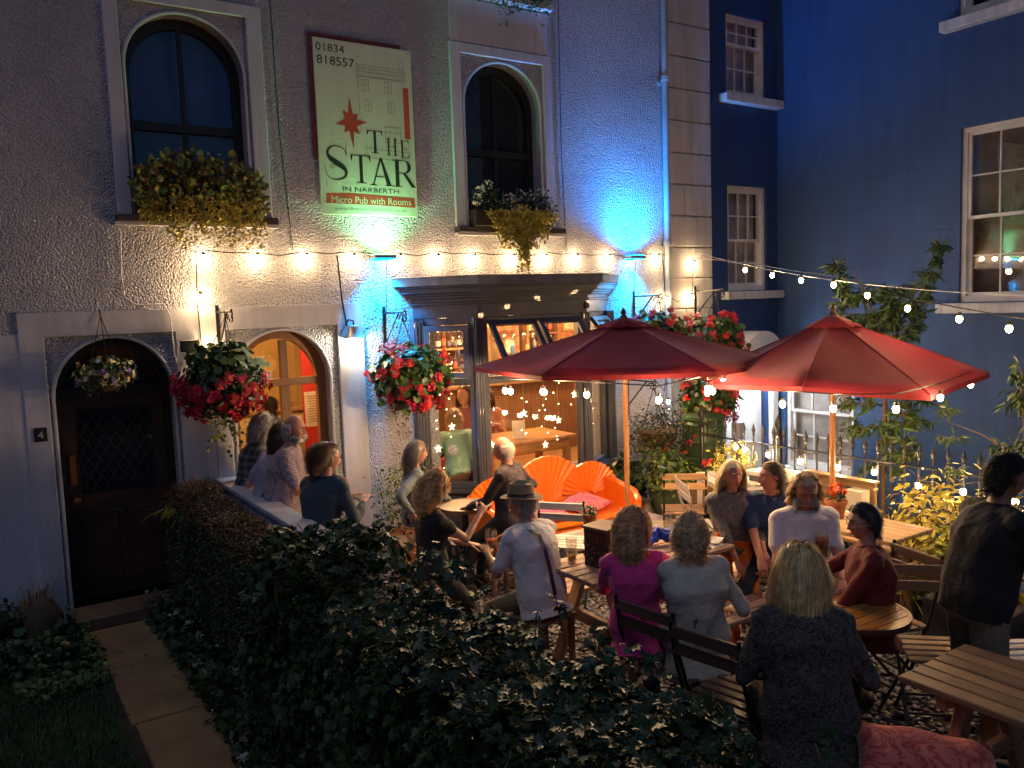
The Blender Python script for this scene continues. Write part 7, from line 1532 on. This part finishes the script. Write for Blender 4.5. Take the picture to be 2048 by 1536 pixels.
# ------------------------------------------------------------------ hedges
def shell_hedge(n, x0, x1, y0, y1, zt, wob=.05, sides=(1, 1, 1, 1)):
    """random points and normals over the outside of a rounded block"""
    w, l, h = x1-x0, y1-y0, zt; areas = np.array([w*l*1.5, l*h*1.25, l*h*.55, w*h*.7, w*h*.7])*np.array([1, sides[0], sides[1], sides[2], sides[3]]); f = np.random.choice(5, n, p=areas/areas.sum())
    u, v = np.random.rand(n), np.random.rand(n); P_ = np.zeros((n, 3)); N_ = np.zeros((n, 3)); v2 = v**.8
    m_ = f == 0; P_[m_] = np.stack([x0+w*u, y0+l*v, np.full(n, zt)], 1)[m_]; N_[m_] = (0, 0, 1)
    m_ = f == 1; P_[m_] = np.stack([np.full(n, x0), y0+l*u, h*v2], 1)[m_]; N_[m_] = (-1, 0, .2)
    m_ = f == 2; P_[m_] = np.stack([np.full(n, x1), y0+l*u, h*v2], 1)[m_]; N_[m_] = (1, 0, .2)
    m_ = f == 3; P_[m_] = np.stack([x0+w*u, np.full(n, y0), h*v2], 1)[m_]; N_[m_] = (0, -1, .2)
    m_ = f == 4; P_[m_] = np.stack([x0+w*u, np.full(n, y1), h*v2], 1)[m_]; N_[m_] = (0, 1, .2)
    c = np.array([(x0+x1)/2, 0, 0]); k = np.clip((P_[:, 2]-(zt-.2))/.2, 0, 1)*(np.abs(P_[:, 0]-c[0])/(w/2))**3     # round the shoulders
    P_[:, 2] -= .1*k; P_[:, 0] -= np.sign(P_[:, 0]-c[0])*.05*k
    b = wob*(np.sin(P_[:, 1]*5.3)+np.sin(P_[:, 1]*11+P_[:, 2]*7)+np.sin(P_[:, 2]*9+P_[:, 0]*13))*.5
    P_ += N_*b[:, None]+N_*(np.abs(np.random.normal(size=n))*-.045+.012)[:, None]; return P_, N_
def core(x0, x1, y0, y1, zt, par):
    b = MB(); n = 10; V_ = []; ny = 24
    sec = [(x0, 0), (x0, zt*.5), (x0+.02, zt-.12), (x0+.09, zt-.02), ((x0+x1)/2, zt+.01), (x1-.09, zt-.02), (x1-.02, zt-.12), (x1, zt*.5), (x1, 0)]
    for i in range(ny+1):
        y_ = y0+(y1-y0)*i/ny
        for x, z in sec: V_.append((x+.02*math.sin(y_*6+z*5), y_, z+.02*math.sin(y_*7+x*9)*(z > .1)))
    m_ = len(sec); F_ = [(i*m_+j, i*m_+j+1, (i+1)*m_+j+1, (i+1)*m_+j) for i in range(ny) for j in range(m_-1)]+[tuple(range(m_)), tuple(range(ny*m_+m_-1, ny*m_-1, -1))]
    b.add(V_, F_); return b.build('dark_core', pmat('hedge_dark', (.012, .012, .008), 1, spec=.1), par)  # solid core, shade between the leaves put into its near-black colour
hg = empty('clipped_hedge', 'clipped small leaved hedge, brownish on top, along the white wall by the dark door', 'hedge', (0, 0, 0))
core(1.30, 1.64, -3.05, -.12, .96, hg)
P_, N_ = shell_hedge(26000, 1.24, 1.69, -3.1, -.08, 1.02, .02, (1, .4, 1, .6)); nr = N_+np.random.normal(size=N_.shape)*.7; tp = P_[:, 2] > .9
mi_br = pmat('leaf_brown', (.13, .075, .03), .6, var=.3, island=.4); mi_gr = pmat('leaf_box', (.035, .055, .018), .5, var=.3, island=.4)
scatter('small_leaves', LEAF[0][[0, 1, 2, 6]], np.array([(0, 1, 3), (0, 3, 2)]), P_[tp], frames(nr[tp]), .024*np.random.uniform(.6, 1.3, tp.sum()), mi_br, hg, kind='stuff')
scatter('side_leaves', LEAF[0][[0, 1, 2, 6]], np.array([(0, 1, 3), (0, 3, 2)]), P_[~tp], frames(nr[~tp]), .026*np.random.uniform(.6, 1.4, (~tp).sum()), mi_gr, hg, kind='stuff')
fr_ = empty('fern_tuft', 'rusty orange tuft of dry fronds on the hedge end under the big red basket', 'fern', (1.5, -.25, .95)); tuft(fr_, 420, .26, G4, .01, .3, 'fronds'); 
fy = empty('fern_tuft', 'pale yellow green fronds spilling at the hedge end beside the dark door', 'fern', (1.36, -.3, .84)); tuft(fy, 160, .18, GYW, .014, .1, 'fronds')
iv_ = empty('ivy_hedge', 'big dark glossy ivy hedge filling the foreground between the path and the yard', 'hedge', (0, 0, 0))
core(1.22, 1.62, -7.6, -3.0, .98, iv_)
M_IVY = pmat('ivy_leaf', (.023, .048, .01), .46, var=.35, vs=6, island=.45, spec=.55)
P1, N1 = shell_hedge(22000, 1.14, 1.84, -7.6, -2.92, 1.13, .07, (1, .6, .2, 1))
P1[:, 0] -= np.clip(-5.3-P1[:, 1], 0, 2)*.14*(P1[:, 0] > 1.5); P1[:, 2] -= np.clip(-5.3-P1[:, 1], 0, 2)*.05*(P1[:, 2] > .5)
# taller far end and stray shoots
m_ = P1[:, 2] > .9; P1[m_, 2] += .06*np.sin(P1[m_, 1]*2.1+1)+.05*np.exp(-((P1[m_, 1]+3.15)/.25)**2)
sh_ = []; tw_ = MB()
for k in range(110):
    y_ = random.uniform(-7, -2.95); x_ = random.choice([random.uniform(1.25, 1.8), random.uniform(1.7, 1.86), random.uniform(1.1, 1.3)]); z_ = 1.12 if x_ > 1.2 else random.uniform(.3, 1.1); L_ = random.uniform(.08, .26); d = np.array([random.gauss(.1 if x_ > 1.5 else -.3, .5), random.gauss(0, .5), random.uniform(.4, 1)]); d /= np.linalg.norm(d); p_ = np.array([x_, y_, z_])
    pts = [p_+d*L_*t_-np.array([0, 0, .3*L_*t_*t_]) for t_ in np.linspace(0, 1, 5)]; tw_.tube([tuple(q) for q in pts], .0022, 4)
    for q in np.linspace(.2, 1, 7): sh_.append(p_+d*L_*q-np.array([0, 0, .3*L_*q*q])+np.random.normal(size=3)*.012)
tw_.build('stems', pmat('ivy_stem', (.07, .05, .03), .7), iv_, kind='stuff')
P1 = np.concatenate([P1, np.array(sh_)]); N1 = np.concatenate([N1, np.tile([[0, -.3, .8]], (len(sh_), 1))]); nr = N1+np.random.normal(size=N1.shape)*.55; nr[:, 2] += .25
S1 = .05*np.random.uniform(.55, 1.25, len(P1)); F1 = frames(nr)
camp = np.array([0, -7.3, 2.4]); vd = P1-camp; dep = vd @ np.array(fw); sx_ = 1024+F_PX*(vd @ np.array(RX))/dep; sy_ = 768-F_PX*(vd @ np.array(UX))/dep
size_px = S1*F_PX/np.maximum(dep, .2); vis = (dep > .5) & (sx_ > 20) & (sx_ < 2030) & (sy_ > 20) & (sy_ < 1520) & ((vd*nr).sum(1) < 0) & (P1[:, 2] > 1.06)
idx = np.argsort(-size_px*vis)[:300]; rest = np.ones(len(P1), bool); rest[idx] = False
scatter('ivy_leaves', IVY[0]*np.array([1, 1, 1]), IVY[1], P1[rest], F1[rest], S1[rest], M_IVY, iv_, kind='stuff')
ivm = bpy.data.meshes.new('ivy_leaf'); ivm.from_pydata([tuple(v) for v in IVY[0]], [], [tuple(int(i) for i in t) for t in IVY[1]]); ivm.materials.append(M_IVY)
for i in idx:
    o = bpy.data.objects.new('ivy_leaf', ivm); COL.objects.link(o); o.parent = iv_; mm = Matrix(F1[i]*S1[i]).to_4x4(); mm.translation = Vector(P1[i]); o.matrix_local = mm
# ------------------------------------------------------------------ lawn and weeds
n = 26000; p = np.stack([np.random.uniform(-1.6, .62, n), np.random.uniform(-4.6, -.9, n), np.zeros(n)], 1)
w_ = .57+.02*np.sin(p[:, 1]*9)+.015*np.sin(p[:, 1]*23); p = p[p[:, 0] < w_]; n = len(p); up_n = np.random.normal(size=(n, 3))*.5+np.array([0, -.2, .3])
# blades stand up: template +y should point up, so build frames from a horizontal normal
nh = np.random.normal(size=(n, 3)); nh[:, 2] = np.abs(nh[:, 2])*.25; nh /= np.linalg.norm(nh, axis=1, keepdims=True); yv = np.array([0, 0, 1.])+np.random.normal(size=(n, 3))*.35; xv = np.cross(yv, nh); xv /= np.linalg.norm(xv, axis=1, keepdims=True); zv = np.cross(xv, yv); zv /= np.linalg.norm(zv, axis=1, keepdims=True); yv = np.cross(zv, xv)
scatter('grass', BLADE[0], BLADE[1], p, np.stack([xv*1.4, yv, zv], 2), .055*np.random.uniform(.5, 1.3, n), pmat('grass_blade', (.04, .1, .02), .6, var=.3, island=.35), kind='stuff')
def ground_cover(lab, x0, x1, y0, y1, n, zt, m_, sz, tm=ROUND, name='weeds'):
    p = np.stack([np.random.uniform(x0, x1, n), np.random.uniform(y0, y1, n), np.zeros(n)], 1); hh = zt*(.45+.55*np.abs(np.sin(p[:, 0]*6+1)*np.sin(p[:, 1]*5))); p[:, 2] = np.random.uniform(.0, 1, n)*hh
    return scatter(name, tm[0], tm[1], p, frames(np.random.normal(size=(n, 3))*.6+np.array([0, -.2, 1])), sz*np.random.uniform(.5, 1.3, n), m_, kind='stuff')
ground_cover('', -1.4, .5, -1.0, -.35, 2600, .3, G2, .055); ground_cover('', .1, .62, -1.5, -.45, 900, .16, G1, .04)
ground_cover('', 1.02, 1.26, -3.4, -.25, 1500, .24, G2, .055, IVY, 'ivy_ground_cover'); ground_cover('', 1.0, 1.2, -5, -3.4, 900, .3, G2, .05, IVY, 'ivy_ground_cover')
lv = []
for k in range(26):
    x_, y_ = random.uniform(.62, 1.2), random.uniform(-3.4, -.4); lv.append((x_, y_, .02))
scatter('fallen_leaves', LEAF[0], LEAF[1], np.array(lv), frames(np.random.normal(size=(26, 3))*.3+np.array([0, 0, 1])), .035*np.random.uniform(.6, 1.2, 26), G4, kind='stuff')
